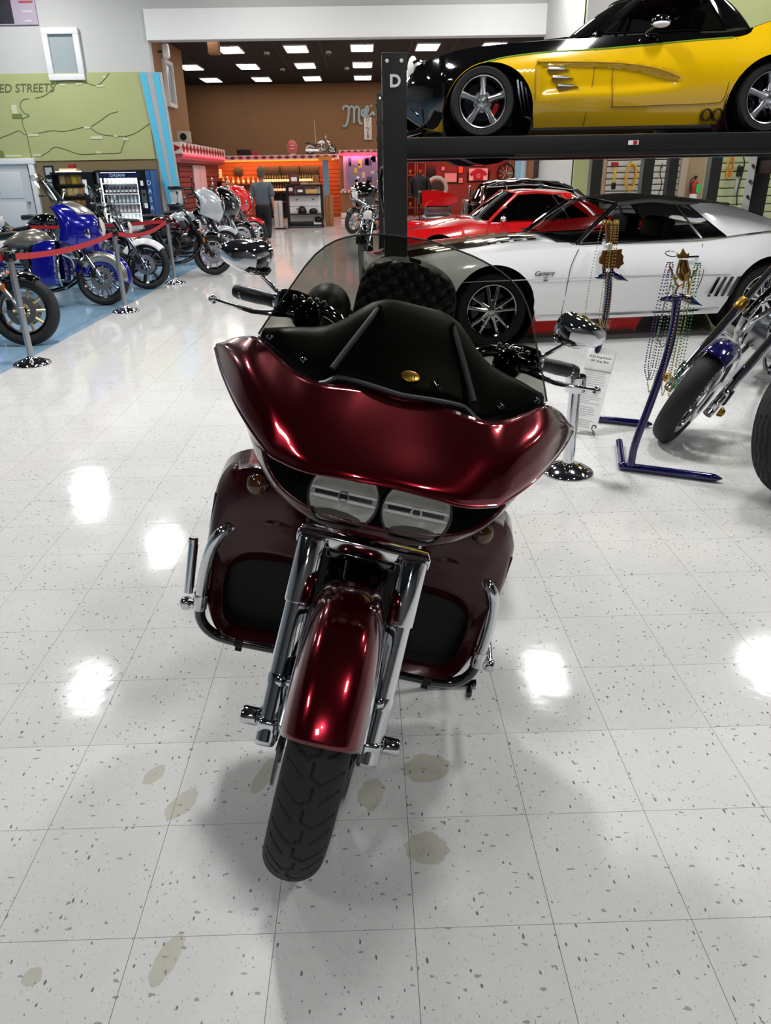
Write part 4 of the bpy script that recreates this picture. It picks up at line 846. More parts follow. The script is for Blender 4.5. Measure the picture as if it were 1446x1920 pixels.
moto('bagger_motorcycle', 'royal blue and silver bagger motorcycle with batwing fairing behind the red belt', (-3.46, 10.1, 0), -96, 9, dict(paint=BLUEP, paint2=SILVP, fairing=BLUEP, fairtop=SILVP, shield=1.0, ffender='deep', fendmat=BLUEP, lowers=BLUEP, bags=BLUEP, rf=.335, rim=.74, tw=.07, ns=10, twin=True, seatmat=SEATG, lightbar=True, guard=True, height=1.0, headlight='none', tankmat=pm('warm_silver_tank_paint', '#857f74', .3, .5, .8, var=.06), reflector=False, bars=False, tank0=.56, rimmat=CHROME, spoke=CHROME))
moto('cruiser_motorcycle', 'motorcycle with white front fender, chrome lamp nacelle and clear windscreen behind the blue bagger', (-3.30, 11.6, 0), -93, 9, dict(paint=WHITEP, ffender='std', fendmat=WHITEP, rf=.345, rim=.76, ns=7, sw=.03, rimmat=GLOSSB, spoke=ENGD, shield=1.1, guard=False, height=1.0, lampmat=CHROME, bags=WHITEP, tank0=.55))
moto('standard_motorcycle', 'maroon and black motorcycle with long black saddle beside the farthest chrome post', (-2.62, 13.25, 0), -94, 9, dict(paint=MAROP, fendmat=GLOSSB, fendmat2=GLOSSB, metal=ENGD, fork=ENGD, engine=ENGD, pipe=ENGD, aircol=ENGD, barmat=GLOSSB, mirmat=GLOSSB, lampmat=GLOSSB, rimmat=GLOSSB, spoke=CHROME2, ns=10, sw=.008, rf=.33, rake=.6, wb=1.58, reflector=True, height=.93, seath=.72, ffender='short'))
moto('bagger_motorcycle', 'pale grey fairing bagger motorcycle with black engine next to the maroon one', (-2.75, 15.3, 0), -100, 8, dict(paint=GREYP, fairing=GREYP, metal=ENGD, fork=ENGD, engine=ENGD, pipe=ENGD, lampmat=GLOSSB, fendmat=GREYP, fendmat2=GREYP, bags=GREYP, headlight='none', height=1.08, spoke=CHROME2, barh=.22))
moto('bagger_motorcycle', 'gloss black fairing bagger motorcycle between the grey and the red bikes', (-2.7, 17.0, 0), -100, 8, dict(paint=GLOSSB, fairing=GLOSSB, bags=GLOSSB, headlight='none', height=1.08, lightbar=True, barh=.2))
moto('bagger_motorcycle', 'bright red fairing bagger motorcycle at the far end of the row', (-2.65, 18.6, 0), -102, 8, dict(paint=REDP, fairing=REDP, bags=REDP, headlight='none', height=1.10, lightbar=True, barh=.2))
moto('cruiser_motorcycle', 'black motorcycle with round chrome headlamp behind the blue bagger, near the white door', (-6.1, 13.6, 0), -78, 9, dict(paint=GLOSSB, engine=ENGD, height=1.05, barh=.20, fork=ENGD))
moto('touring_motorcycle', 'dark navy motorcycle with tall fairing at the very left edge', (-6.05, 11.8, 0), -84, 9, dict(paint=NAVY, fairing=NAVY, bags=NAVY, headlight='none', height=1.12, shield=.8))
moto('cruiser_motorcycle', 'black motorcycle with tall windscreen in front of the snack machine', (-5.4, 15.2, 0), -88, 9, dict(paint=GLOSSB, engine=ENG, shield=1.2, height=1.05, barh=.18))
moto('cruiser_motorcycle', 'black motorcycle with low saddle in front of the drinks machine', (-5.6, 17.6, 0), -90, 9, dict(paint=GLOSSB, engine=ENGD, fork=ENGD, height=.98, barh=.22, metal=ENGD))
moto('bagger_motorcycle', 'black bagger motorcycle facing us left of the lift post, before the diner picture', (-.42, 22.6, 0), 38, 9, dict(paint=GLOSSB, fairing=GLOSSB, bags=GLOSSB, headlight='none', height=1.08, lightbar=True, fork=CHROME, rf=.34))
moto('chrome_motorcycle', 'chrome-engined black motorcycle mostly hidden by the lift post', (-.12, 15.4, 0), 6, 9, dict(paint=GLOSSB, height=.95, barh=.1))
# chopper on the right: long raked fork, purple fender, inlaid gold fittings
ch = moto('chopper_motorcycle', 'chopper with purple front fender and long chrome fork at the right edge', (1.80, 4.30, 0), 40, 25, dict(paint=NAVY, fendmat=NAVY, rf=.325, rim=.74, tw=.062, rake=1.0, height=1.3, wb=2.7, ey=1.75, ffender='short', headlight='none', signals=False, bars=False, ns=20, sw=.004, fw=.135, fr=.022, tank0=1.3, tankz=.9))
for s in (-1, 1):
    b = MB(); z = .78; b.lathe([(.030, -.035), (.036, -.02), (.031, 0), (.036, .02), (.030, .035)], 16, axis_m((s*.135, (z-.325)*.95, z), (0, .95, 1))); b.build('gold_fork_collar', GOLD, ch)
    b = MB(); b.lathe([(.028, 0), (.03, .01), (.02, .03), (0, .035)], 14, axis_m((s*.175, .0, .325), (s, 0, 0))); b.build('gold_axle_cap', GOLD, ch)
    b = MB(); b.tube([(s*.135, -.01, .30), (s*.15, .12, .42)], .014, 8); b.box((s*.14, .09, .40), (.04, .09, .06), None, .012); b.build('chrome_calliper', CHROME, ch)
fat = moto('fat_tyre_motorcycle', 'fat grooved rear tyre of a custom motorcycle cut off by the right edge', (3.54, 4.43, 0), -127, 6, dict(paint=NAVY, rr=.34, tw2=.135, wb=1.75, rf=.33, headlight='round', rf0=40, rf1=105, height=.9, carve2=True))
# ================================================================ CARS (local axes: x = rearwards from the front axle, y = away from us, z = up)
def car_wheel(o, x, y, r, w_, rr, style, out, col=CHROME):
    s = out; M = Mx.Translation((x, y, r)); L = M @ axis_m((0, 0, 0), (0, s, 0), (1, 0, 0))     # local +z outwards
    b = MB(); b.lathe([(rr*.9, -w_*.45), (rr, -w_*.5), (rr, w_*.42), (rr*.97, w_*.48), (rr*.93, w_*.46), (rr*.90, w_*.30), (rr*.86, 0)], 40, L, caps=False)
    if style == 'five':
        for k in range(5):
            a = 2*PI*k/5+.3; d = V((math.cos(a), math.sin(a), 0)); b.tube([L @ (d*.05+V((0, 0, w_*.36))), L @ (d*rr*.5+V((0, 0, w_*.34))), L @ (d*rr*.9+V((0, 0, w_*.22)))], [.038, .026, .040], 10)
            b.lathe([(.016, 0), (.014, .02), (0, .02)], 6, L @ axis_m((.062*math.cos(a+.6), .062*math.sin(a+.6), w_*.34), (0, 0, 1)))
        b.lathe([(.08, w_*.25), (.085, w_*.36), (.05, w_*.40), (.03, w_*.46), (0, w_*.46)], 20, L)
    else:
        for k in range(5):
            a = 2*PI*k/5+.25; d = V((math.cos(a), math.sin(a), 0)); n_ = V((-d.y, d.x, 0))
            for q in (-1, 1): b.tube([L @ (d*.04+n_*q*.012+V((0, 0, w_*.38))), L @ (d*rr*.5+n_*q*.03+V((0, 0, w_*.36))), L @ (d*rr*.92+n_*q*rr*.22+V((0, 0, w_*.26)))], [.024, .017, .020], 8)
            b.tube([L @ (d*rr*.42+n_*.03+V((0, 0, w_*.35))), L @ (d*rr*.42-n_*.03+V((0, 0, w_*.35)))], .02, 6)
        b.lathe([(.06, w_*.25), (.062, w_*.40), (.03, w_*.45), (0, w_*.45)], 16, L)
    wl = b.build('wheel', col, o, smooth=50)
    b = MB(); b.lathe([(rr*.98, -w_*.42), (rr*1.03, -w_*.5), (r*.93, -w_*.52), (r*.985, -w_*.40), (r, -w_*.25), (r, w_*.25), (r*.985, w_*.40), (r*.93, w_*.52), (rr*1.03, w_*.5), (rr*.98, w_*.42)], 56, L, caps=False); b.build('tyre', RUBBER, wl)
    b = MB(); b.lathe([(.06, .0), (rr*.72, .0), (rr*.72, .012), (.06, .012)], 32, L @ Mx.Translation((0, 0, w_*.05)), closed=True); b.build('brake_disc', DCHROME, wl)
    b = MB(); Mq = L @ Mx.Rotation(-.55 if s < 0 else PI+.55, 4, 'Z'); b.box((rr*.62, 0, w_*.09), (.06, .14, .05), Mq, .015); b.build('brake_calliper', REDCAL if style == 'five' else ENGD, wl)
    b = MB(); b.lathe([(.0, -w_*.3), (rr*.9, -w_*.3)], 24, L); b.build('wheel_back', MATTEB, wl)
REDCAL = pm('red_calliper', '#b01a1c', .3, .2)
def car(name, label, loc, rot, P):
    o = thing(name, label, 'car', loc, (0, 0, rot)); g = P.get; x0, x1 = P['x']; AX = P['axles']
    xs = sorted(set([round(x0+(x1-x0)*i/90, 4) for i in range(91)]+[round(a+dx+R_*math.cos(PI*k/16), 4) for a, R_, zc, dx in AX for k in range(17)]))
    def zbot(x):
        z = ip(P['zb'], x)
        for a, R_, zc, dx in AX:
            d = abs(x-a-dx)
            if d < R_+1e-4: z = max(z, zc+math.sqrt(max(0, R_*R_-d*d)))
        return z
    def W(x, z):
        zb, zm, zs = ip(P['zb'], x), ip(P['zm'], x), ip(P['zs'], x); wb_, wm, ws_ = ip(P['wb'], x), ip(P['wm'], x), ip(P['ws'], x)
        wm -= g('inset')(x, z) if g('inset') else 0
        if z < zm: t = max(0, min(1, (z-zb)/max(.01, zm-zb))); return wb_+(wm-wb_)*math.sin(t*PI/2)
        t = max(0, min(1, (z-zm)/max(.01, zs-zm))); return wm+(ws_-wm)*(1-math.cos(t*PI/2))
    div = P.get('zdiv'); NS = P.get('ns', 9); TOPT = (.1, .22, .36, .5, .64, .76, .88, 1.0)
    low, upp = MB(), MB()
    rowsL, rowsU = [], []
    for x in xs:
        zb, zs, zt_ = zbot(x), ip(P['zs'], x), ip(P['zt'], x); zb = min(zb, zs-.02); zd = zs if not div else max(zb+.004, min(zs-.004, ip(div, x)))
        rl = [(W(x, z), z) for z in [zb+(zd-zb)*k/NS for k in range(NS+1)]]
        ws_ = rl[-1][0] if not div else W(x, zs)
        tp = [(ws_*(1-t), zs+(zt_-zs)*(1-(1-t)**2.2)) for t in TOPT]
        if div:
            ru = [(W(x, z), z) for z in [zd+(zs-zd)*k/4 for k in range(5)]]+tp
            rowsL.append([V((x, -w_, z)) for w_, z in rl]); rowsU.append([V((x, -w_, z)) for w_, z in ru])
        else: rowsL.append([V((x, -w_, z)) for w_, z in rl+tp])
    def both(b, rows, cap=True):
        for s in (1, -1):
            G = [[V((p.x, p.y*s, p.z)) for p in r] for r in rows]
            vs = [[b.bm.verts.new(p) for p in r] for r in G]
            for i in range(len(vs)-1):
                for j in range(len(vs[0])-1):
                    c = (G[i][j]+G[i+1][j+1])/2; b.mi = P['face'](c) if g('face') else 0
                    b.face([vs[i][j], vs[i][j+1], vs[i+1][j+1], vs[i+1][j]])
            b.mi = 0
    def caps(b, rows):
        for r in (rows[0], rows[-1]): b.poly(r+[V((p.x, -p.y, p.z)) for p in r[::-1]])
    both(low, rowsL)
    if not div: caps(low, rowsL)
    low.build('body', P['mats'], o, smooth=35)
    if div: both(upp, rowsU); caps(upp, [rl_+ru_[1:] for rl_, ru_ in zip(rowsL, rowsU)]); upp.build('upper_body', P['mats2'], o, smooth=35)
    b = MB(); b.box(((x0+x1)/2, 0, ip(P['zb'], 1.2)+.08), (x1-x0-.5, ip(P['wb'], 1.2)*2-.5, .12)); b.build('underbody', MATTEB, o)
    for a, R_, zc, dx in AX:
        for s in (-1, 1):
            b = MB(); hw = ip(P['wm'], a); Mq = Mx.Translation((a+dx, 0, zc)) @ axis_m((0, s*(hw-.06), 0), (0, -s, 0), (1, 0, 0)); b.lathe([(R_+.015, 0), (R_+.015, .34), (0, .34)], 24, Mq, caps=False); b.build('wheel_well', MATTEB, o, recalc=False)
    for a, R_, zc, dx in AX:
        for s in (-1, 1): car_wheel(o, a, s*P['track'], P['rt'], P['wt'], P['rr'], P['wheel'], s, P.get('wheelmat', CHROME))
    # greenhouse
    Ab, At, Ct, Qb, Rt, Rb = [V(p) for p in P['gh']]; f = lambda p, s: V((p.x, p.y*s, p.z))
    bend = lambda a, c, dx, n_=13: [V((a.x-dx*(1-(2*k/(n_-1)-1)**2), a.y+(c.y-a.y)*k/(n_-1), a.z+.0)) for k in range(n_)]
    gl = P.get('glass', CARGL)
    def rowsbetween(A, B, n_=5, bulge=.02, nrm=V((0, 0, 1))): return [[p+(q-p)*t+nrm*bulge*4*t*(1-t) for p, q in zip(A, B)] for t in [k/n_ for k in range(n_+1)]]
    wsb, wst = bend(f(Ab, 1), f(Ab, -1), g('wsbow', .16)), bend(f(At, 1), f(At, -1), g('wsbow', .16)*.5)
    wst = [p+V((0, 0, g('crown', .04)*(1-(2*k/12-1)**2))) for k, p in enumerate(wst)]; wsb = [p+V((0, 0, g('cowl', .02)*(1-(2*k/12-1)**2))) for k, p in enumerate(wsb)]
    b = MB(); b.grid(rowsbetween(wsb, wst)); b.build('windshield', gl, o, smooth=80)
    b = MB(); b.tube(wst, .014, 6); b.tube(wsb, .010, 6); b.build('windshield_trim', g('trim', CHROME), o)
    rgt, rgb = bend(f(Rt, 1), f(Rt, -1), -g('rgbow', .10)*.5), bend(f(Rb, 1), f(Rb, -1), -g('rgbow', .10)); rgt = [p+V((0, 0, g('crown', .04)*(1-(2*k/12-1)**2))) for k, p in enumerate(rgt)]
    b = MB(); b.grid(rowsbetween(rgt, rgb)); b.build('rear_glass', gl, o, smooth=80)
    cm = bend(f(Ct, 1), f(Ct, -1), 0); cm = [p+V((0, 0, (g('crown', .04)+g('roofrise', .02))*(1-abs(2*k/12-1)**2.5))) for k, p in enumerate(cm)]
    mid2 = [a*.5+c*.5+V((0, 0, g('roofrise', .02))) for a, c in zip(wst, cm)]
    b = MB(); R_ = [cr([wst[k], mid2[k], cm[k], rgt[k]], 5) for k in range(13)]; b.grid(R_)
    for s in (1, -1): e = R_[0] if s > 0 else R_[-1]; b.tube(e, .022, 8)
    b.build('roof', P['roofmat'], o, smooth=50)
    for s in (-1, 1):
        ab, at_, ct, qb, rt, rb = [f(p, s) for p in (Ab, At, Ct, Qb, Rt, Rb)]
        b = MB(); b.grid(rowsbetween(cr([ab+V((.05, 0, 0)), ab+(qb-ab)*.5, qb], 5), cr([at_+V((.03, 0, 0)), at_+(ct-at_)*.5+V((0, 0, g('roofrise', .02)*.6)), ct], 5), 4, .012, V((0, s, 0)))); b.build('side_window', g('sideglass', gl), o, smooth=80)
        b = MB(); b.tube(cr([ab, ab+(at_-ab)*.5+V((-.015, s*.01, 0)), at_], 4), g('pillar', .022), 8); b.build('front_pillar', g('pillarmat', g('trim', CHROME)), o)
        b = MB(); b.grid(rowsbetween(cr([ct, qb+(ct-qb)*.5, qb], 4), cr([rt, (rt+rb)*.5+V((0, s*.01, 0.01)), rb], 4), 6, .025, V((0, s, .4)))); b.build('rear_pillar', P['cpmat'], o, smooth=60)
        if g('vent'):
            t = g('vent'); p1 = ab+(qb-ab)*t; p2 = at_+(ct-at_)*(t+g('ventlean', .04)); b = MB(); b.tube([p1+V((0, s*.008, 0)), p2+V((0, s*.008, 0))], .012, 6); b.build('window_divider', CHROME, o)
        if g('belt', True): b = MB(); b.tube(cr([ab, ab+(qb-ab)*.5, qb], 4), .010, 6); b.tube(cr([qb, ct], 4), .010, 6); b.build('window_trim', g('trim2', GLOSSB), o)
    # cabin
    if g('seats', True):
        for s in (-1, 1):
            xx = g('seatx', 1.55); zb_ = ip(P['zs'], xx); b = MB(); b.box((xx+.18, s*.36, zb_-.06), (.14, .46, .56), Mx.Translation((xx+.18, 0, zb_)) @ Mx.Rotation(.2, 4, 'Y') @ Mx.Translation((-xx-.18, 0, -zb_)), .05); b.build('seat_back', LEATHER, o)
        b = MB(); b.lathe([(.17, -.012), (.185, 0), (.17, .012), (.16, 0)], 24, Mx.Translation((g('seatx', 1.55)-.42, -.36, ip(P['zs'], 1.1)+.06)) @ Mx.Rotation(-1.15, 4, 'Y'), closed=True); b.build('steering_wheel', GLOSSB, o)
    return o, W
def seam(o, pts, W, mat=MATTEB, r=.0035, name='door_seam', s=-1, lift=.002):
    P = [V((x, s*(W(x, z)+lift), z)) for x, z in pts]; b = MB(); b.tube(cr(P, 6), r, 5); return b.build(name, mat, o)
# ---- white coupe
def wface(c): return 1 if (-.95 < c.x < .62 and .10 < abs(c.y) < .52 and c.z > .75) else 2 if (.66 < c.x < 2.85 and abs(c.y) < .70 and c.z > .86) else 0
wc, WW = car('white_coupe', 'white muscle coupe with charcoal vinyl roof and black hood stripes under the lift', (1.03, 7.85, 0), R(7.4), dict(x=(-.98, 3.78), axles=[(0, .40, .35, 0), (2.743, .40, .35, 0)],
    zb=[(-.98, .34), (-.7, .24), (0, .22), (2.7, .22), (3.4, .28), (3.78, .40)], zs=[(-.98, .74), (-.6, .80), (0, .855), (.7, .875), (1.9, .88), (2.35, .915), (2.75, .945), (3.3, .92), (3.78, .86)], zt=[(-.98, .76), (-.6, .83), (0, .90), (.62, .95), (.9, .93), (2.7, .94), (3.0, .97), (3.78, .89)],
    zm=[(-.98, .58), (0, .60), (3.78, .60)], wb=[(-.98, .70), (-.5, .82), (3.2, .84), (3.78, .72)], wm=[(-.98, .80), (-.6, .90), (0, .935), (1, .93), (2.743, .945), (3.4, .90), (3.78, .80)], ws=[(-.98, .76), (-.6, .84), (0, .86), (1.2, .85), (2.3, .84), (2.743, .85), (3.4, .84), (3.78, .76)],
    face=wface, mats=[WHITEP, GLOSSB, MATTEB], track=.76, rt=.34, wt=.24, rr=.245, wheel='double', gh=[(.80, .77, .885), (1.24, .60, 1.225), (1.93, .60, 1.215), (2.28, .80, .925), (2.40, .56, 1.19), (3.05, .66, .965)], roofrise=.03, crown=.035, roofmat=VINYL, cpmat=WHITEP, trim=CHROME, vent=.83, ventlean=.0, seatx=1.6))
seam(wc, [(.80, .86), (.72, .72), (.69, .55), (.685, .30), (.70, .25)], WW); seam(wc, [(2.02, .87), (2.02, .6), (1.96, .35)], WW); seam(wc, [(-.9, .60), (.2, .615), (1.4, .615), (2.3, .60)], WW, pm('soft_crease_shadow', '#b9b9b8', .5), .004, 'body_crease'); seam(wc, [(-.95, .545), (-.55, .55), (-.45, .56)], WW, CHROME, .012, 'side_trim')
seam(wc, [(.45, .265), (1.0, .262), (1.8, .262), (2.28, .268)], WW, CHROME, .016, 'rocker_trim', lift=.0)
for k in range(4):
    x = 2.10+.068*k; b = MB(); b.prism([(x, .40), (x+.028, .40), (x+.105, .575), (x+.077, .575)], .012, Mx.Translation((0, -WW(x, .5)-.004+.0, 0)) @ FRONT); b.build('quarter_louvre', GLOSSB, wc)
b = MB(); b.tube([(1.78, -WW(1.8, .76)-.035, .765), (1.95, -WW(1.9, .76)-.035, .765)], .011, 8); b.tube([(1.79, -WW(1.8, .76), .765), (1.79, -WW(1.8, .76)-.035, .765)], .011, 6); b.tube([(1.945, -WW(1.9, .76), .765), (1.945, -WW(1.9, .76)-.035, .765)], .011, 6); b.build('door_handle', CHROME, wc)
b = MB(); b.ball((1.02, -.98, .93), (.05, .075, .05), 16, 10); b.tube([(1.04, -.88, .87), (1.02, -.96, .91)], .014, 8); b.build('door_mirror', CHROME, wc)
cm_ = Mx.Translation((.46, -WW(.46, .66)-.006, .665)) @ FRONT; text('script_badge', 'Camaro', .058, DCHROME, cm_, wc, .003, shear=.4); text('letter_badge', 'SS', .045, DCHROME, Mx.Translation((.475, -WW(.47, .6)-.006, .61)) @ FRONT, wc, .003)
for s in (-1, 1):
    b = MB()
    for k in range(4): b.box((.1+.13*k, s*.40, ip([(-.98, .76), (-.6, .83), (0, .90), (.62, .95)], .1+.13*k)-.01), (.08, .12, .012), None, .004)
    b.build('hood_vent', DCHROME, wc)
# windscreen wipers, front end
b = MB(); b.tube([(.66, -.2, .965), (.75, -.62, .965)], .008, 6); b.tube([(.66, .45, .965), (.72, .05, .965)], .008, 6); b.build('wiper', GLOSSB, wc)
b = MB(); b.box((-.985, 0, .58), (.04, 1.2, .16), None, .02); b.build('grille', GLOSSB, wc); b = MB(); b.box((-1.0, 0, .44), (.09, 1.55, .10), None, .03); b.build('bumper', CHROME, wc)
for s in (-1, 1): b = MB(); b.lathe([(.09, 0), (.095, .02), (.07, .04), (0, .045)], 20, axis_m((-.985, s*.66, .62), (-1, 0, 0))); b.build('headlamp', REFLECTOR, wc)
# ---- red coupe behind it
def rface(c): return 1 if (.66 < c.x < 2.7 and abs(c.y) < .68 and c.z > .84) else 0
rc, RW = car('red_coupe', 'bright red muscle coupe parked behind the white coupe', (.98, 12.2, 0), R(4), dict(x=(-.95, 3.7), axles=[(0, .39, .34, 0), (2.743, .39, .34, 0)],
    zb=[(-.95, .34), (-.7, .24), (0, .22), (2.7, .22), (3.7, .40)], zs=[(-.95, .70), (-.6, .77), (0, .82), (.7, .86), (1.9, .87), (2.75, .93), (3.7, .84)], zt=[(-.95, .72), (-.6, .80), (0, .88), (.62, .95), (.9, .92), (2.7, .93), (3.7, .88)],
    zm=[(-.95, .56), (3.7, .60)], wb=[(-.95, .70), (-.5, .82), (3.2, .84), (3.7, .72)], wm=[(-.95, .78), (-.6, .89), (0, .93), (2.743, .94), (3.7, .80)], ws=[(-.95, .72), (-.6, .80), (0, .83), (1.2, .84), (2.743, .84), (3.7, .74)],
    face=rface, mats=[REDP, MATTEB], track=.76, rt=.33, wt=.23, rr=.24, wheel='double', gh=[(.86, .76, .88), (1.36, .58, 1.25), (2.05, .58, 1.24), (2.55, .78, .92), (2.3, .55, 1.235), (2.95, .64, .95)], roofmat=REDP, cpmat=REDP, trim=REDP, pillarmat=REDP, glass=DARKGL, vent=.80, seatx=1.55, pillar=.028))
seam(rc, [(.85, .85), (.78, .7), (.75, .35)], RW)
b = MB(); b.ball((1.05, -.96, .92), (.05, .07, .045), 14, 8); b.tube([(1.05, -.86, .87), (1.05, -.94, .91)], .014, 8); b.build('door_mirror', CHROME, rc)
b = MB(); b.box((-.3, 0, .83), (.5, .5, .10), None, .04); b.build('hood_bulge', REDP, rc); rc.scale = (.88, .95, .98)
# ---- black hot rod with chopped roof and blown engine
def hot_rod():
    o = thing('hot_rod', 'black chopped hot rod with exposed engine and red air scoop behind the red coupe', 'car', (1.05, 15.6, 0), (0, 0, R(4)))
    b = MB(); rows = []
    for x, hw, z in ((.95, .60, .95), (1.3, .70, 1.0), (2.0, .76, 1.02), (2.8, .72, .98), (3.4, .55, .85), (3.7, .3, .7)): rows.append([V((x, hw*c_, z_)) for c_, z_ in ((-1, .30), (-1.02, .6), (-.98, z-.08), (-.85, z), (0, z+.02), (.85, z), (.98, z-.08), (1.02, .6), (1, .30))])
    b.grid(rows); b.poly(rows[0]); b.poly(rows[-1]); b.build('body', GLOSSB, o, smooth=50)
    b = MB(); rows = []
    for x, hw, z in ((1.12, .50, 1.02), (1.22, .54, 1.30), (1.45, .57, 1.37), (2.0, .58, 1.40), (2.6, .55, 1.36), (3.0, .48, 1.22), (3.3, .42, 1.0)): rows.append(cr([V((x, -hw, z-.07)), V((x, -hw*.92, z-.01)), V((x, 0, z+.03)), V((x, hw*.92, z-.01)), V((x, hw, z-.07))], 4))
    b.grid(rows[1:]); b.build('roof', GLOSSB, o, smooth=60)
    b = MB(); b.tube([(1.20, -.545, 1.275), (2.0, -.60, 1.31), (2.9, -.5, 1.2)], .016, 8); b.build('roof_trim', CHROME, o)
    for s in (-1, 1):
        b = MB(); b.grid([[V((1.05, s*.58, 1.0)), V((2.0, s*.70, 1.03)), V((2.9, s*.60, .99))], [V((1.22, s*.55, 1.26)), V((2.0, s*.60, 1.30)), V((2.9, s*.50, 1.2))]]); b.build('side_window', DARKGL, o)
        b = MB(); b.box((1.10, s*.59, 1.12), (.05, .05, .33), None, .01); b.box((1.55, s*.66, 1.14), (.03, .03, .30), None, .006); b.build('window_post', CHROME, o)
    b = MB(); b.grid([[V((1.05, -.56, 1.0)), V((1.0, 0, 1.02)), V((1.05, .56, 1.0))], [V((1.22, -.53, 1.28)), V((1.2, 0, 1.33)), V((1.22, .53, 1.28))]]); b.build('windshield', DARKGL, o)
    b = MB(); b.box((.35, 0, .62), (.62, .42, .32), None, .05); b.box((.35, 0, .87), (.5, .24, .16), None, .03)
    for s in (-1, 1):
        for k in range(4): b.tube(cr([(.12+.15*k, s*.2, .66), (.14+.15*k, s*.36, .66), (.2+.15*k, s*.40, .55), (.5+.15*k, s*.42, .42)], 4), .025, 8)
    b.build('engine', ENG, o)
    b = MB(); P_ = [(.02, .95), (.0, 1.22), (.30, 1.23), (.68, 1.13), (.70, 1.03), (.55, .95)]; b.prism([(x, z) for x, z in P_], .40, Mx.Translation((0, .20, 0)) @ FRONT); b.build('air_scoop', REDP, o)
    b = MB(); b.box((-.015, 0, 1.09), (.012, .34, .20)); b.build('scoop_mouth', MATTEB, o)
    bx('firewall', CHROME, (.9, 0, .80), (.05, .5, .5), o, .02); bx('radiator_shell', CHROME, (-.35, 0, .72), (.08, .5, .55), o, .03)
    b = MB()
    for s in (-1, 1): b.box((.9, s*.36, .42), (2.7, .06, .12)); b.cyl((-.3, s*.3, .34), (-.3, s*.62, .34), .03, 8)
    b.build('frame_rail', GLOSSB, o)
    for s in (-1, 1): car_wheel(o, -.3, s*.72, .32, .16, .22, 'double', s); car_wheel(o, 2.75, s*.78, .38, .28, .24, 'double', s)
    for s in (-1, 1): b = MB(); b.lathe([(.05, -.10), (.085, -.04), (.09, 0), (.07, .02), (0, .03)], 18, axis_m((-.42, s*.34, .78), (-1, 0, 0))); b.build('headlamp', CHROME, o)
    return o
hot_rod()
# ---- four-post lift
lift = thing('four_post_lift', 'black four-post car lift marked D carrying the yellow roadster', 'car lift', (.24, 6.62, 0))
def post(o, x, y, h, wd=.19, holes=True):
    b = MB(); t = .012
    b.box((x, y-wd/2, h/2), (wd, t, h), None, .004); b.box((x-wd/2+t/2, y, h/2), (t, wd, h)); b.box((x+wd/2-t/2, y, h/2), (t, wd, h)); b.box((x, y+wd/2-.05, h/2), (wd*.5, t, h-.1)); b.box((x, y, h-.006), (wd, wd, .012)); b.box((x, y, .008), (wd+.16, wd+.14, .016), None, .004)
    p = b.build('post', LIFTB, o)
    if holes:
        for dx in (-.055, .055): b = MB(); b.lathe([(.014, 0), (.013, .006), (0, .008)], 12, axis_m((x+dx, y-wd/2-.006, h-.055), (0, -1, 0))); b.build('post_bolt', GWHITE, p)
        b = MB()
        for k in range(12): b.box((x-wd/2-.004, y-.02, .35+.17*k), (.006, .05, .03))
        b.build('lock_ladder', DCHROME, p)
    return p
hp = at(735, 98, 6.52).z
LX, LY = 4.45, 2.95
for x, y in ((0, 0), (0, LY), (LX, 0), (LX, LY)): pd = post(lift, x, y, hp)
text('post_letter', 'D', .118, GWHITE, Mx.Translation((.005, -.107, at(736, 153, 6.52).z)) @ FRONT, lift, .002, bold=.004)
zt_ = 1.80
for y in (.88, 2.44):
    b = MB(); b.box((LX/2, y, zt_-.085), (LX-.16, .56, .17), None, .008); b.box((LX/2, y-.285, zt_-.155), (LX-.3, .02, .03)); rwy = b.build('runway', LIFTB, lift)
    b = MB(); b.box((.6, y-.30, zt_-.155), (.96, .012, .016)); b.build('runway_rail', DCHROME, rwy)
for x in (.0, LX): b = MB(); b.box((x, LY/2, zt_-.28), (.14, LY-.1, .14), None, .006); b.build('cross_beam', LIFTB, lift)
A = at(1189, 265, 7.2); b = MB(); b.box((A.x-.24, .592, zt_-.07), (.09, .008, .035)); lb = b.build('lift_label', GWHITE, lift); b = MB(); b.box((A.x-.225, .587, zt_-.07), (.035, .004, .03)); b.build('label_print', REDD, lb)
b = MB(); b.box((-.02, .14, zt_-.32), (.10, .10, .14), None, .02); b.tube(cr([(-.10, .02, 1.55), (-.12, .0, 1.4), (-.09, .02, 1.2)], 4), .012, 6); b.build('lift_valve', DCHROME, lift)
l2 = thing('four_post_lift', 'empty black four-post lift farther back beside the tool wall', 'car lift', (4.3, 14.1, 0))
for x, y in ((at(1115, 340, 14.1).x-4.3, 0), (at(1229, 340, 14.1).x-4.3, .5), (at(1335, 340, 14.1).x-4.3, 0), (at(1335, 340, 14.1).x-4.3+.25, 2.6)): post(l2, x, y, 2.6, .19, False)
b = MB(); b.box((1.0, .25, 2.5), (2.1, .14, .12), None, .006); b.build('cross_beam', LIFTB, l2)
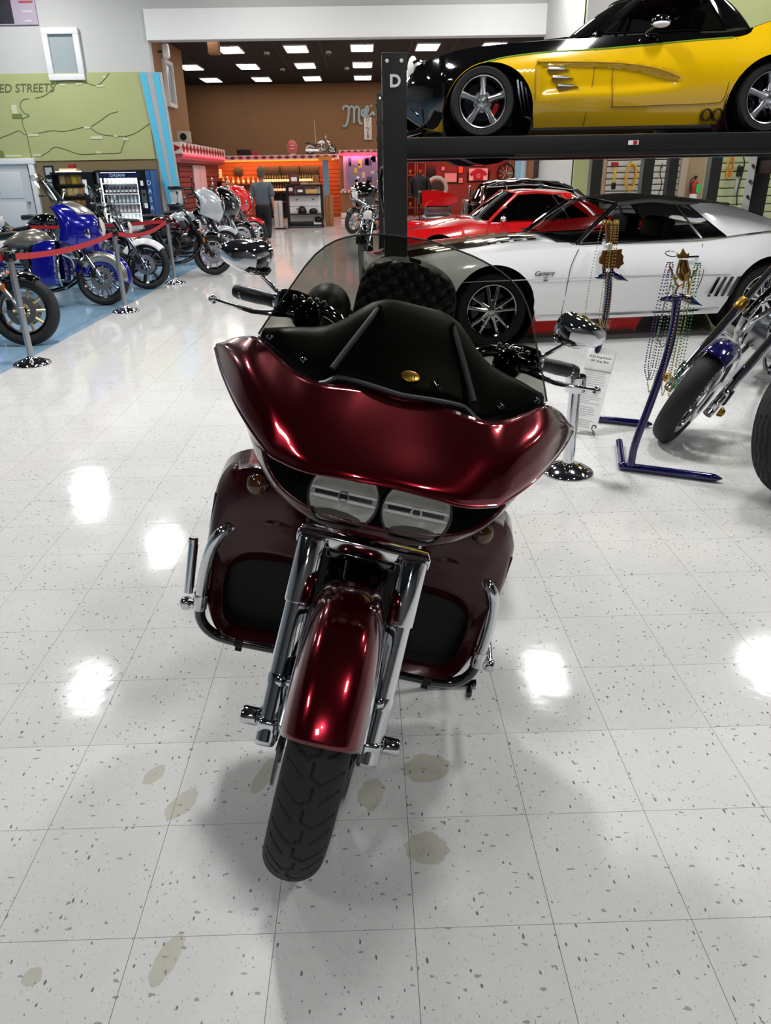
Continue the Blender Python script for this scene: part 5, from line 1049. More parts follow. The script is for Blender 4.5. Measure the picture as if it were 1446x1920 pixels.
# ---- yellow and black roadster on the lift
yz = zt_+.0
def yface(c): return 0
ZS = .87
def cove(x, z):
    if not .46 < x < 1.80: return 0
    zt2_, zb2_ = ip([(.46, .58), (.85, .575), (1.15, .565), (1.5, .525), (1.72, .46), (1.80, .41)], x), ip([(.46, .29), (.8, .313), (1.2, .318), (1.5, .335), (1.72, .365), (1.80, .40)], x)
    t = max(0, min(1, min((zt2_-z)/.03, (z-zb2_)/.09, (x-.46)/.04))); return .030*t*t*(3-2*t)
zk = lambda tb: [(p[0], p[1]*ZS) if len(p) == 2 else (p[0], p[1], p[2]*ZS) for p in tb]
DV = [(-.70, .03), (-.45, .05), (-.36, .16), (-.31, .30), (-.22, .47), (-.12, .60), (0, .675), (.2, .72), (.5, .755), (1.08, .785), (1.9, .85), (2.22, .87), (2.34, .90), (2.48, 1.2), (3.6, 1.2)]
yc, YW2 = car('yellow_roadster', 'yellow and black custom roadster with black hardtop standing on the lift', (1.055, 8.35, yz), R(.4), dict(x=(-.66, 3.45), axles=[(0, .40, .19, .06), (2.59, .38, .24, 0)],
    zb=zk([(-.66, .22), (-.5, .10), (-.3, .06), (.4, .085), (2.2, .095), (3.0, .12), (3.45, .3)]), zs=zk([(-.66, .52), (-.61, .66), (-.4, .75), (-.1, .82), (.4, .86), (1.0, .885), (1.5, .91), (2.1, .915), (2.3, .94), (2.6, 1.02), (3.0, 1.0), (3.45, .80)]), zt=zk([(-.66, .54), (-.61, .68), (-.4, .78), (-.1, .86), (.4, .92), (1.0, .96), (1.3, .93), (2.2, .93), (2.5, .97), (3.0, .96), (3.45, .82)]),
    zm=zk([(-.66, .42), (0, .55), (1, .52), (2.5, .60), (3.45, .5)]), wb=[(-.66, .50), (-.4, .72), (0, .80), (1.2, .80), (3, .80), (3.45, .6)], wm=[(-.66, .60), (-.45, .80), (0, .90), (.6, .90), (1.5, .885), (2.1, .89), (2.59, .94), (3.1, .88), (3.45, .65)], ws=[(-.66, .55), (-.45, .68), (0, .76), (1, .80), (2.0, .80), (2.5, .78), (3.1, .72), (3.45, .55)],
    zdiv=zk(DV), ns=26, inset=cove, mats=[YELP], mats2=[GLOSSB], track=.76, rt=.285, wt=.24, rr=.215, wheel='five', wheelmat=CHROME2, gh=zk([(1.03, .72, .93), (1.42, .52, 1.25), (2.02, .56, 1.26), (2.16, .74, .95), (2.2, .54, 1.25), (2.42, .66, .96)]), roofmat=GLOSSB, cpmat=GLOSSB, trim=GLOSSB, pillarmat=GLOSSB, glass=DARKGL, seatx=1.75, pillar=.035, roofrise=.05, crown=.06))
PINGR = pm('green_pinstripe', '#7fae3a', .4)
seam(yc, zk([(x, ip(DV, x)) for x in (.0, .2, .5, .8, 1.08, 1.5, 1.9, 2.2)]), YW2, PINGR, .006, 'pinstripe')
YSEAM = pm('dark_yellow_seam', '#6e5200', .6); YCOVE = pm('yellow_cove_paint', '#e0b000', .25, 0, 1., var=.03)
seam(yc, zk([(.985, .78), (.975, .5), (.945, .2), (.94, .10)]), YW2, YSEAM); seam(yc, zk([(1.16, .80), (1.145, .55), (1.16, .36), (1.175, .285), (1.21, .265), (1.7, .275), (2.10, .285), (2.17, .32), (2.19, .45), (2.23, .86)]), YW2, YSEAM)
seam(yc, [(.47, .30), (.455, .45), (.46, .572), (.52, .582), (.85, .577), (1.15, .567), (1.4, .542), (1.6, .50), (1.74, .45)], YW2, pm('dark_yellow_cove_shadow', '#a88400', .5), .006, 'cove_edge_shadow', lift=.004)  # dark yellow line stands for the shadow along the cove's edge
for k, (x, z, l) in enumerate(((.56, .52, .20), (.60, .455, .20), (.65, .39, .20))):
    b = MB(); b.prism([(x, z), (x+.03, z-.035), (x+l, z), (x+.03, z+.022)], .02, Mx.Translation((0, -YW2(x, z)+.006, 0)) @ FRONT); ln = b.build('cove_louvre', YSEAM, yc); b = MB(); b.tube([(x+.01, -YW2(x, z)-.016, z+.014), (x+l*.75, -YW2(x, z)-.008, z+.012)], .010, 6); b.build('chrome_spear', CHROME, ln)
b = MB(); b.prism(zk([(-.02, .845), (.9, .895), (.92, .975), (.86, .985), (.2, .91)]), .5, Mx.Translation((0, .25, 0)) @ FRONT); b.build('hood_scoop', GLOSSB, yc)
b = MB(); b.ball((1.50, -.93, .865), (.085, .06, .05), 18, 10); b.tube([(1.42, -.82, .80), (1.48, -.91, .85)], .016, 8); mm = b.build('door_mirror', GLOSSB, yc); b = MB(); b.ball((1.50, -.945, .845), (.075, .05, .03), 18, 10); b.build('mirror_cap', GWHITE, mm)
b = MB()
for k in range(3): b.tube(cr([(.34+.03*k, -.66-.0*k, .50), (.37+.035*k, -.70, .30), (.40+.04*k, -.72, .20-.02*k), (.48+.04*k, -.73, .16-.02*k), (.95, -.74, .15-.025*k)], 5), .02, 8)
b.build('exhaust_header', DCHROME, yc)
for k in range(2): b = MB(); b.lathe([(.045, -.15), (.05, .0), (.042, .0), (.042, -.06), (0, -.06)], 20, axis_m((2.05+.10*k, -.86, .155), (.2, -1, 0))); b.build('side_exhaust_tip', GLOSSB, yc)
b = MB(); b.ball((-.60, -.50, .58), (.05, .11, .11), 16, 10); b.ball((-.60, .50, .58), (.05, .11, .11), 16, 10); b.build('headlamp', REFLECTOR, yc)
b = MB(); b.tube(cr([(-.50, -.70, .60), (-.56, -.66, .63), (-.62, -.55, .62)], 4), .012, 6); b.tube(cr([(-.66, .5, .42), (-.72, 0, .43), (-.66, -.5, .42), (-.60, -.62, .52)], 5), .018, 8); b.tube(cr([(-.66, .5, .30), (-.72, 0, .30), (-.66, -.5, .30), (-.56, -.64, .20)], 5), .016, 8); b.build('grille_surround', DCHROME, yc)
b = MB(); b.box((-.64, 0, .34), (.10, 1.0, .22), None, .04); b.build('grille', MATTEB, yc); b = MB(); b.tube(cr([(-.52, -.66, .08), (-.68, -.45, .04), (-.74, 0, .03), (-.68, .45, .04), (-.52, .66, .08)], 5), .05, 8, flat=.5); b.build('front_splitter', GLOSSB, yc)
for dx in (1.26, 1.38): b = MB(); b.ball((dx-.25, -.70, .81), (.03, .01, .01)); b.build('cowl_vent', CHROME, yc)
# ================================================================ ROPE POSTS
def stanchion(loc, h, label, rb=.165, rp=.028, group=None, name='stanchion'):
    o = thing(name, label, 'stanchion', loc, group=group)
    MB().lathe([(0, 0), (rb, 0), (rb, .008), (rb*.93, .022), (rb*.55, .045), (rp*1.5, .062), (rp*1.2, .075), (0, .075)], 36).build('base', CHROME, o)
    MB().lathe([(rp, .06), (rp, h*.55), (rp*1.06, h*.552), (rp*1.06, h*.57), (rp, h*.572), (rp, h)], 20).build('pole', CHROME2, o)
    b = MB(); b.lathe([(rp*1.5, 0), (rp*1.6, .006), (rp*1.6, .075), (rp*1.3, .085), (0, .085)], 20, Mx.Translation((0, 0, h))); hd = b.build('belt_head', GLOSSB, o)
    for k in range(4): a = PI/2*k; bx('belt_slot', MATTEB, (rp*1.6*math.cos(a), rp*1.6*math.sin(a), h+.038), (.012, .02, .06) if k % 2 == 0 else (.02, .012, .06), hd)
    return o
SP = [(-3.05, 6.70), (-3.04, 9.53), (-3.05, 12.2)]
for (x, y), l in zip(SP, ('chrome belt post nearest us at the left, by the gold-spoked wheel', 'middle chrome belt post in front of the blue bagger', 'farthest of the three chrome belt posts, by the maroon motorcycle')):
    stanchion((x, y, 0), .88, l, group='chrome belt posts on the left')
def belt(name, label, a, c, sag, w_=.052):
    a, c = V(a), V(c); n = 20; b = MB(); rows = []
    d = (c-a); side = V((-d.y, d.x, 0)).normalized()*.0012
    for k in range(n+1):
        t = k/n; p = a+d*t-V((0, 0, sag*4*t*(1-t))); rows.append([p+side-V((0, 0, w_/2)), p+side+V((0, 0, w_/2)), p-side+V((0, 0, w_/2)), p-side-V((0, 0, w_/2))])
    b.grid(rows, cu=True); o = b.build(name, REDB, None, smooth=0); return tag(o, label, 'belt', group='red retractable belts')
zb_ = .918
belt('barrier_belt', 'red belt between the nearest and the middle chrome posts', (SP[0][0]+.03, SP[0][1]+.045, zb_), (SP[1][0], SP[1][1]-.048, zb_), .05)
belt('barrier_belt', 'red belt between the middle and the farthest chrome posts', (SP[1][0]+.0, SP[1][1]+.048, zb_), (SP[2][0], SP[2][1]-.048, zb_), .09)
belt('barrier_belt', 'red belt running off the left edge from the nearest post', (SP[0][0]-.048, SP[0][1], zb_), (-4.4, 5.3, zb_), .04)
belt('barrier_belt', 'red belt leading from the farthest post back between the motorcycles', (SP[2][0]-.048, SP[2][1], zb_), (-5.2, 12.35, .86), .03)
stanchion((-.06, 7.75, 0), .88, 'chrome belt post seen through the smoked windshield beside the lift post')
pp = thing('pedestal_post', 'short chrome pedestal post right of the cherry red fairing', 'pedestal', (1.07, 3.76, 0))
MB().lathe([(0, 0), (.14, 0), (.14, .008), (.13, .02), (.08, .045), (.04, .058), (0, .06)], 36).build('base', CHROME, pp); MB().lathe([(.031, .05), (.031, .46)], 20).build('pole', CHROME, pp); MB().lathe([(.052, .455), (.055, .46), (.055, .535), (.05, .54), (0, .54)], 20).build('collar', CHROME, pp)
# ================================================================ VENDING CORNER
YV = 21.1
def vending(name, label, xa, xb, zt, col, dep=.75):
    A, B = at(xa, 400, YV), at(xb, 400, YV); w_ = B.x-A.x; o = thing(name, label, 'vending machine', ((A.x+B.x)/2, YV+dep/2, 0))
    t = .04; fr = col
    bx('cabinet_back', fr, (0, dep/2-.02, zt/2+.03), (w_, .04, zt-.06), o)
    for s in (-1, 1): bx('cabinet_side', fr, (s*(w_/2-t/2), 0, zt/2+.03), (t, dep-.08, zt-.06), o)
    bx('cabinet_top', fr, (0, 0, zt-.03), (w_, dep, .06), o, .01); bx('cabinet_base', fr, (0, 0, .20), (w_-.02, dep-.04, .36), o)
    return o, w_, zt
BOTT = pm('cola_bottle', '#2c1512', .2, 0, .5); BOTC = pm('clear_drink_bottle', '#a7b7bd', .15, 0, .5, var=.2); BOTM = pm('pinkish_drink_bottle', '#b89a98', .2, 0, .5, var=.2); BOTL = pm('white_bottle_label', '#dfe3e6', .5)
VLED = pm('vending_light', '#eef6ff', .4, emit=14., var=0); VBLUE = pm('vending_blue_panel', '#33538c', .35, var=.15, scale=2); VDARK = pm('vending_black', '#0e0f14', .3)
dm, dw, dzt = vending('drinks_machine', 'lit glass-front drinks vending machine with blue side', 189, 291, at(240, 318, YV).z, VDARK)
dx0, dx1 = -dw/2+.10, dw/2-.36
bx('lit_back_panel', pm('pale_vending_liner', '#dfe6ea', .4), ((dx0+dx1)/2, .24, 1.06), (dx1-dx0, .02, 1.24), dm); bx('blue_side_skin', VBLUE, (dw/2+.004, -.0, dzt/2+.05), (.008, .70, dzt-.14), dm); bx('blue_front_edge', VBLUE, (dw/2-.055, -.37, dzt/2+.05), (.10, .02, dzt-.14), dm)
for k, ch in enumerate('DASANI'[::-1]): text('side_letter', ch, .16, pm('pale_blue_lettering', '#b9cfe6', .4) if k == 0 else MATS['pale_blue_lettering'], Mx.Translation((dw/2-.055, -.383, .42+.2*k)) @ FRONT, dm, .002)
bx('header_panel', pm('navy_header', '#121a44', .3), ((dx0+dx1)/2+.05, -.36, dzt-.13), (dx1-dx0+.1, .03, .13), dm); text('header_lettering', 'DASANI', .11, MATS['pale_blue_lettering'], Mx.Translation(((dx0+dx1)/2, -.378, dzt-.13)) @ FRONT, dm, .002)
bx('control_panel', VDARK, (dw/2-.24, -.355, 1.05), (.23, .03, 1.3), dm); bx('coin_panel', CHROME2, (dw/2-.22, -.375, 1.05), (.13, .02, .42), dm); bx('bill_slot', VDARK, (dw/2-.22, -.388, 1.15), (.05, .01, .07), dm); bx('keypad', BOTL, (dw/2-.24, -.375, 1.42), (.07, .015, .12), dm); bx('card_reader', GWHITE, (dw/2-.2, -.38, .88), (.08, .02, .12), dm)
for s in (0, 1): bx('light_strip', VLED, (dx0+.012 if s == 0 else dx1-.012, -.28, 1.06), (.02, .03, 1.2), dm)
bx('light_strip', VLED, ((dx0+dx1)/2, -.28, 1.69), (dx1-dx0-.06, .04, .03), dm)
LV = [.47, .71, .95, 1.19, 1.44]
for z in LV: bx('drink_shelf', GWHITE, ((dx0+dx1)/2, -.05, z-.02), (dx1-dx0, .44, .022), dm)
b = MB(); b.grid([[V((dx0-.02, -.34, .42)), V((dx1+.02, -.34, .42))], [V((dx0-.02, -.34, 1.70)), V((dx1+.02, -.34, 1.70))]]); b.build('front_glass', CASEGL, dm)
bx('front_lower', VDARK, (-.05, -.36, .22), (dw-.12, .03, .36), dm); bx('delivery_flap', VBLUE, (-.1, -.38, .2), (.5, .02, .18), dm)
def bottle(name, label, mat, h, r, group, capm=GWHITE, labm=BOTL):
    o = MB().lathe([(0, 0), (r, .004), (r, h*.55), (r*.8, h*.68), (r*.38, h*.84), (r*.38, h*.96), (0, h*.96)], 10).build(name, mat); tag(o, label, 'bottle', group)
    MB().lathe([(r*1.02, h*.18), (r*1.02, h*.46)], 10).build('label', labm, o); MB().lathe([(r*.45, h*.94), (r*.45, h), (0, h)], 8).build('cap', capm, o); return o
def place(proto, pts, used=[]):
    first = True
    for p in pts:
        o = proto if first else dup(proto); o.location = p; first = False
nb = 9; D0 = V(dm.location)
area('drinks_machine_lamp', (D0.x+(dx0+dx1)/2, D0.y-.29, 1.66), dx1-dx0-.1, .06, 16, (.93, .97, 1), (R(28), 0, 0)); area('drinks_machine_lamp', (D0.x+(dx0+dx1)/2, D0.y-.30, .50), dx1-dx0-.1, .05, 10, (.93, .97, 1), (R(125), 0, 0))
for z, m, l in zip(LV, (BOTC, BOTM, BOTC, BOTT, BOTM), ('bottom', 'second', 'middle', 'fourth', 'top')):
    place(bottle('drink_bottle', 'drink bottle on the %s shelf of the lit drinks machine' % {'bottom': 'lowest', 'second': 'second lowest', 'middle': 'middle', 'fourth': 'second highest', 'top': 'top'}[l], m, .19, .036, 'bottles on the %s shelf of the drinks machine' % l), [D0+V((dx0+.07+(dx1-dx0-.14)*k/(nb-1), -.12, z-.009)) for k in range(nb)])
sm_, sw_, szt = vending('snack_machine', 'black snack vending machine with yellow snack bags behind glass', 107, 186, at(150, 322, YV).z, VDARK)
S0 = V(sm_.location); sx0, sx1 = -sw_/2+.10, sw_/2-.30
bx('inner_back', VDARK, ((sx0+sx1)/2, .2, 1.1), (sx1-sx0, .02, 1.2), sm_); bx('control_panel', VDARK, (sw_/2-.16, -.355, 1.05), (.26, .03, 1.3), sm_); bx('price_list', PAPER, (sw_/2-.24, -.375, 1.35), (.10, .01, .36), sm_); bx('keypad', CHROME2, (sw_/2-.12, -.375, 1.2), (.09, .015, .22), sm_); bx('card_reader', GWHITE, (sw_/2-.13, -.38, .95), (.09, .02, .07), sm_); bx('front_lower', VDARK, (0, -.36, .25), (sw_-.06, .03, .4), sm_)
bx('light_strip', pm('snack_light', '#fff4d8', .4, emit=12., var=0), ((sx0+sx1)/2, -.28, 1.72), (sx1-sx0-.04, .03, .02), sm_)
b = MB(); b.grid([[V((sx0, -.34, .46)), V((sx1, -.34, .46))], [V((sx0, -.34, 1.74)), V((sx1, -.34, 1.74))]]); b.build('front_glass', CASEGL, sm_)
area('snack_machine_lamp', (S0.x+(sx0+sx1)/2, S0.y-.30, 1.70), sx1-sx0-.1, .05, 14, (1, .92, .75), (R(25), 0, 0))
SN = [pm('cream_snack_bag', '#d8b878', .35), pm('brown_snack_bag', '#a8703c', .35), pm('yellow_snack_bag', '#e3cc2a', .35), pm('pale_orange_snack_bag', '#d89a6a', .35), pm('olive_snack_bag', '#77703a', .35)]
for r_, (z, idx) in enumerate(((1.42, (0, 1, 2, 3)), (1.14, (4, 0, 0, 3)), (.88, (4, 4, 1, 1)))):
    bx('snack_shelf', DCHROME, ((sx0+sx1)/2, -.05, z-.015), (sx1-sx0, .44, .02), sm_)
    for k, i in enumerate(idx):
        b = MB(); h = .23-.03*r_; b.grid([[V((x*.5, -.02*(1-abs(x)*8)*(1-(2*q-1)**2)*2, h*q)) for x in (-.115, -.06, 0, .06, .115)] for q in (0, .15, .5, .85, 1)]); o = b.build('snack_bag', SN[i], None, smooth=60, solid=.02)
        o.scale = (1.3, 1, 1); o.location = S0+V((sx0+.11+(sx1-sx0-.22)*k/3, -.16, z-.004)); tag(o, '%s bag, %s from the left in the %s row of the snack machine' % (SN[i].name.replace('_snack_bag', '').replace('_', ' '), ('first', 'second', 'third', 'last')[k], ('upper', 'middle', 'lower')[r_]), 'snack bag', 'snacks in the snack machine')
bxn = thing('carton', 'flattened pale carton with a red box on top of the snack machine', 'box', (S0.x-.12, S0.y-.1, szt+.003)); bx('pale_carton', pm('pale_carton', '#b7a895', .7), (0, 0, .04), (.44, .3, .08), bxn); bx('red_box', REDD, (.08, 0, .13), (.16, .16, .10), bxn)
A, B = at(83, 313, YB-.05), at(108, 372, YB-.05); fr = thing('framed_posters', 'black framed pair of black and white car posters left of the snack machine', 'picture', ((A.x+B.x)/2, YB-.04, (A.z+B.z)/2)); fw_, fh_ = B.x-A.x, A.z-B.z
bx('frame', GLOSSB, (0, 0, 0), (fw_+.06, .03, fh_+.06), fr); GREYART = pm('grey_photo_print', '#a9b4b8', .5, var=.3, scale=4)
for s in (1, -1): pn = bx('photo_print', GREYART, (0, -.02, s*fh_*.25), (fw_-.02, .012, fh_*.46), fr); b = MB(); b.ball((0, -.028, s*fh_*.25-.05), (.11, .006, .06), 12, 6); b.build('printed_car', VDARK, fr)
pb = at(325, 350, 20.2); wd_ = thing('coffee_dispenser', 'dispenser with black lid and clear hopper on a dark stand by the striped pilaster', 'dispenser', (pb.x, 20.4, 0))
bx('stand', VDARK, (0, 0, .45), (.36, .36, .9), wd_, .01); b = MB(); b.lathe([(.13, 0), (.15, .02), (.15, .30), (.13, .33)], 20, Mx.Translation((0, 0, .92))); b.build('hopper', pm('grey_clear_hopper', '#a2a9ab', .15, 0, .5), wd_); bx('machine_body', GWHITE, (0, .12, 1.07), (.22, .10, .3), wd_, .01); b = MB(); b.lathe([(.16, 0), (.19, .02), (.19, .06), (.17, .08), (0, .08)], 20, Mx.Translation((0, 0, 1.26))); b.build('lid', VDARK, wd_); bx('cup', GWHITE, (-.06, -.17, .93), (.08, .08, .06), wd_)
# ================================================================ MAN WALKING AWAY
def skin(name, mat, J, E, parent=None, sub=2, root=0):
    me = bpy.data.meshes.new(name); me.from_pydata([j[:3] for j in J], E, []); me.materials.append(mat)
    o = bpy.data.objects.new(name, me); COL.objects.link(o); md = o.modifiers.new('skin', 'SKIN'); md.use_smooth_shade = True
    if not me.skin_vertices: me.attributes.new('skin_vertex', 'FLOAT_VECTOR', 'POINT')
    for k, j in enumerate(J):
        r_ = j[3]; me.skin_vertices[0].data[k].radius = (r_, r_) if not isinstance(r_, tuple) else r_
        me.skin_vertices[0].data[k].use_root = (k == root)
    s2 = o.modifiers.new('subdivision', 'SUBSURF'); s2.levels = sub; s2.render_levels = sub
    if parent: o.parent = parent
    return o
SKIN = pm('skin', '#a9765c', .55, var=.08); HAIR = pm('grey_brown_hair', '#4a423c', .7, var=.3, scale=90, bump=.4); SHIRT = pm('slate_grey_shirt', '#4b535c', .8, var=.12, scale=30, bump=.2, bscale=60); TROU = pm('black_trousers', '#101216', .8, var=.15, bump=.2, bscale=60)
mp = gnd(499, 461); man = thing('person', 'man in a slate grey polo shirt and black trousers walking away towards the diner', 'person', (mp.x, mp.y, 0), (0, 0, R(-3)))
man.scale = (.985,)*3
# +y is the way he walks
JB = [(0, 0, .90, (.15, .11)), (0, .0, 1.05, (.155, .115)), (0, .01, 1.22, (.165, .115)), (0, .0, 1.36, (.13, .09)), (0, .01, 1.43, .058), (0, .02, 1.50, .058),
      (-.085, .0, .86, .085), (-.095, .06, .47, .055), (-.095, .0, .09, .036), (-.10, .12, .03, .034), (.085, .0, .86, .085), (.095, .04, .47, .055), (.09, -.16, .12, .036), (.10, -.05, .035, .034),
      (-.19, .0, 1.345, .06), (-.245, -.02, 1.08, .042), (-.25, .04, .86, .027), (-.252, .055, .80, .03), (.19, .0, 1.345, .06), (.245, -.04, 1.08, .042), (.255, -.0, .86, .027), (.257, .01, .80, .03)]
EB = [(0, 1), (1, 2), (2, 3), (3, 4), (4, 5), (0, 6), (6, 7), (7, 8), (8, 9), (0, 10), (10, 11), (11, 12), (12, 13), (3, 14), (14, 15), (15, 16), (16, 17), (3, 18), (18, 19), (19, 20), (20, 21)]
for i0, sx in ((17, -1), (21, 1)):
    px_, py_, pz_ = JB[i0][:3]
    for q, (dy, L_) in enumerate(((-.028, .075), (-.010, .085), (.008, .082), (.024, .066))):
        a = len(JB); JB += [(px_, py_+dy, pz_-.03, .0095), (px_-sx*.004, py_+dy+.006, pz_-.03-L_*.5, .0085), (px_-sx*.016, py_+dy+.016, pz_-.03-L_, .007)]; EB += [(i0, a), (a, a+1), (a+1, a+2)]
    a = len(JB); JB += [(px_-sx*.012, py_+.035, pz_-.005, .0105), (px_-sx*.02, py_+.052, pz_-.05, .009)]; EB += [(i0, a), (a, a+1)]
body = skin('body', SKIN, JB, EB, man)
b = MB(); rows = []
for z, rx, ry, cy in ((1.475, .05, .055, .015), (1.50, .062, .075, .025), (1.54, .070, .088, .03), (1.60, .076, .098, .02), (1.66, .076, .10, .015), (1.71, .066, .086, .01), (1.74, .042, .055, .005), (1.752, .005, .006, .005)): rows.append([V((rx*math.cos(t), cy+ry*math.sin(t), z)) for t in [2*PI*k/20 for k in range(20)]])
b.grid(rows, cu=True); b.ball((0, .125, 1.595), (.014, .022, .022), 8, 6)
for s in (-1, 1): b.ball((s*.078, .01, 1.60), (.012, .022, .034), 8, 6); b.ball((s*.03, .108, 1.625), (.013, .01, .009), 8, 6)
b.box((0, .115, 1.545), (.05, .012, .012)); b.build('head', SKIN, man, smooth=80)
b = MB(); rows = []
for z, rx, ry, cy in ((1.52, .064, .06, -.02), (1.56, .078, .082, -.01), (1.61, .083, .10, .005), (1.67, .084, .104, .008), (1.72, .072, .09, .006), (1.752, .044, .058, .004), (1.764, .004, .005, .004)): rows.append([V((rx*math.cos(t), cy+ry*math.sin(t) if math.sin(t) < .3 or z > 1.68 else cy+ry*.3, z)) for t in [2*PI*k/20 for k in range(20)]])
b.grid(rows, cu=True); b.build('hair', HAIR, man, smooth=80)
skin('shirt', SHIRT, [(0, 0, .88, (.205, .16)), (0, 0, 1.0, (.205, .16)), (0, .01, 1.2, (.21, .15)), (0, 0, 1.36, (.17, .115)), (0, .01, 1.42, .075), (-.195, 0, 1.35, .082), (-.24, -.015, 1.17, .075), (-.25, -.02, 1.10, .075), (.195, 0, 1.35, .082), (.24, -.03, 1.17, .075), (.25, -.04, 1.10, .075)], [(0, 1), (1, 2), (2, 3), (3, 4), (3, 5), (5, 6), (6, 7), (3, 8), (8, 9), (9, 10)], man)
skin('trousers', TROU, [(0, 0, .90, (.185, .15)), (-.09, .0, .78, .118), (-.10, .055, .47, .09), (-.10, .02, .14, .08), (.09, 0, .78, .118), (.10, .035, .47, .09), (.095, -.13, .17, .08), (0, 0, .99, (.185, .15))], [(0, 7), (0, 1), (1, 2), (2, 3), (0, 4), (4, 5), (5, 6)], man)
for s, y, z in ((-1, .05, 0), (1, -.12, .03)): b = MB(); b.ball((s*.098, y, z+.045), (.052, .135, .045), 16, 10); b.build('shoe', GLOSSB, man)
# ================================================================ DINER FURNITURE
YC = 25.6; A, B = at(535, 347, YC), at(607, 427, YC); cw, chh = B.x-A.x, A.z
cb = thing('display_cabinet', 'white drawer cabinet in a dark frame in front of the bar', 'cabinet', ((A.x+B.x)/2, YC+.25, 0))
for s in (-1, 1): bx('frame_post', VDARK, (s*(cw/2-.03), -.2, chh/2), (.06, .06, chh), cb); bx('frame_post', VDARK, (s*(cw/2-.03), .2, chh/2), (.06, .06, chh), cb)
bx('top_board', VDARK, (0, 0, chh-.02), (cw, .5, .04), cb); bx('bottom_shelf', VDARK, (0, 0, .07), (cw, .48, .05), cb); bx('back_panel', GWHITE, (0, .09, chh*.54), (cw-.13, .03, chh*.82), cb); bx('foot_rail', CHROME2, (0, -.22, .06), (cw-.1, .03, .05), cb)
zs_ = [at(570, y, YC).z for y in (365, 402)]
for z in zs_: bx('shelf', VDARK, (0, 0, z), (cw-.12, .46, .03), cb)
for k, (z0, z1) in enumerate(((zs_[1]+.02, zs_[1]+.22), (zs_[1]+.23, zs_[0]-.03), (zs_[0]+.02, chh-.06))):
    dr_ = bx('drawer', GWHITE, (0, .05, (z0+z1)/2), (cw-.14, .04, z1-z0), cb, .006)
    for s in (-1, 1): bx('drawer_pull', VDARK, (s*.26, .02, (z0+z1)/2+.04), (.07, .02, .02), dr_)
C0 = V(cb.location)
def small(name, lab, cat, mat, loc, sz, group=None, lid=None):
    o = bx(name, mat, (0, 0, sz[2]/2), sz, None, min(sz)*.12); o.location = loc; tag(o, lab, cat, group)
    if lid: bx('printed_label', lid, (0, -sz[1]/2-.003, sz[2]*.55), (sz[0]*.6, .005, sz[2]*.4), o)
    return o
zA, zB_, zC = zs_[0]+.016, zs_[1]+.016, .096
small('red_carton', 'dark red carton with white print at the left of the cabinet shelf', 'box', pm('maroon_carton', '#5c1420', .6), (C0.x-.42, C0.y-.10, zA), (.2, .16, .27), lid=PAPER)
small('brown_case', 'low brown box in the middle of the cabinet shelf', 'box', pm('brown_case', '#5a3a30', .6), (C0.x-.12, C0.y-.10, zA), (.25, .18, .17), lid=PAPER); small('tan_carton', 'wide tan carton at the right of the cabinet shelf', 'box', pm('tan_carton', '#c79a62', .7), (C0.x+.24, C0.y-.10, zA), (.38, .18, .14))
def helmet(loc, lab, flat):
    b = MB(); b.ball((0, 0, .07), (.14, .12, .16 if not flat else .09), 16, 10)
    for v in b.bm.verts: v.co.z = max(v.co.z, 0)
    o = b.build('leather_cap', LEATHER); o.location = loc; tag(o, lab, 'hat'); bx('brim', LEATHER, (0, -.12, .012), (.2, .08, .02), o, .005); return o
helmet((C0.x-.10, C0.y-.08, zB_), 'tall rounded black cap on the middle cabinet shelf', False); helmet((C0.x+.26, C0.y-.08, zB_), 'flat folded black cap right of the rounded cap', True); helmet((C0.x+.42, C0.y-.08, zC+.07), 'black cap on a pale box on the lowest cabinet shelf', True)
small('pale_shoe_box', 'pale box under the black cap on the lowest shelf', 'box', PAPER, (C0.x+.42, C0.y-.08, zC), (.3, .24, .07)); small('black_mat', 'flat black folded leather on the lowest cabinet shelf', 'leather goods', LEATHER, (C0.x-.12, C0.y-.08, zC), (.72, .3, .09))
small('maroon_box', 'maroon and white carton standing on top of the cabinet', 'box', pm('maroon_box', '#6a2a30', .6), (C0.x-.3, C0.y, chh), (.3, .2, .3), lid=PAPER); small('pink_tray', 'low pinkish tray on top of the cabinet beside the maroon carton', 'tray', pm('pink_tray', '#b98d80', .6), (C0.x+.02, C0.y, chh), (.26, .2, .06)); small('board_game', 'thin tan board lying on top of the cabinet at the right', 'board', pm('tan_board', '#b58a62', .6), (C0.x+.34, C0.y, chh), (.34, .2, .05)); small('brown_plaque', 'small brown box standing on the tan board', 'box', WOODM, (C0.x+.38, C0.y+.02, chh+.05), (.2, .1, .22))
A, B = at(608, 366, 26.2), at(626, 422, 26.2); cbb = small('cardboard_box', 'tall narrow cardboard box leaning beside the cabinet', 'box', CARD, ((A.x+B.x)/2, 26.35, 0), (B.x-A.x, .2, A.z)); bx('tape_strip', pm('brown_tape', '#7d5432', .4), (0, -.102, A.z/2), (.05, .002, A.z*.96), cbb)
A, B = at(514, 375, 25.2), at(530, 431, 25.2); tr_ = thing('silver_trolley', 'tall pale upright case beside the walking man', 'case', ((A.x+B.x)/2, 25.3, 0)); bx('case_shell', pm('pale_case', '#b9aca4', .4), (0, 0, A.z/2), (.27, .25, A.z-.06), tr_, .02); bx('case_foot', VDARK, (.03, 0, .02), (.34, .26, .04), tr_); bx('case_rib', CHROME2, (.02, -.13, A.z/2), (.03, .02, A.z*.8), tr_)
A, B = at(606, 297, 28.2), at(616, 366, 28.2); bc = struct(bx('trim_6', pm('slate_blue_column', '#6b8ea3', .6), ((A.x+B.x)/2, 28.3, A.z/2+.02), (.2, .2, A.z+.04))); bx('column_cap', ORANN if False else pm('warm_cap', '#d8833c', .5), (0-.0+(A.x+B.x)/2, 28.3, A.z), (.45, .3, .12), bc)
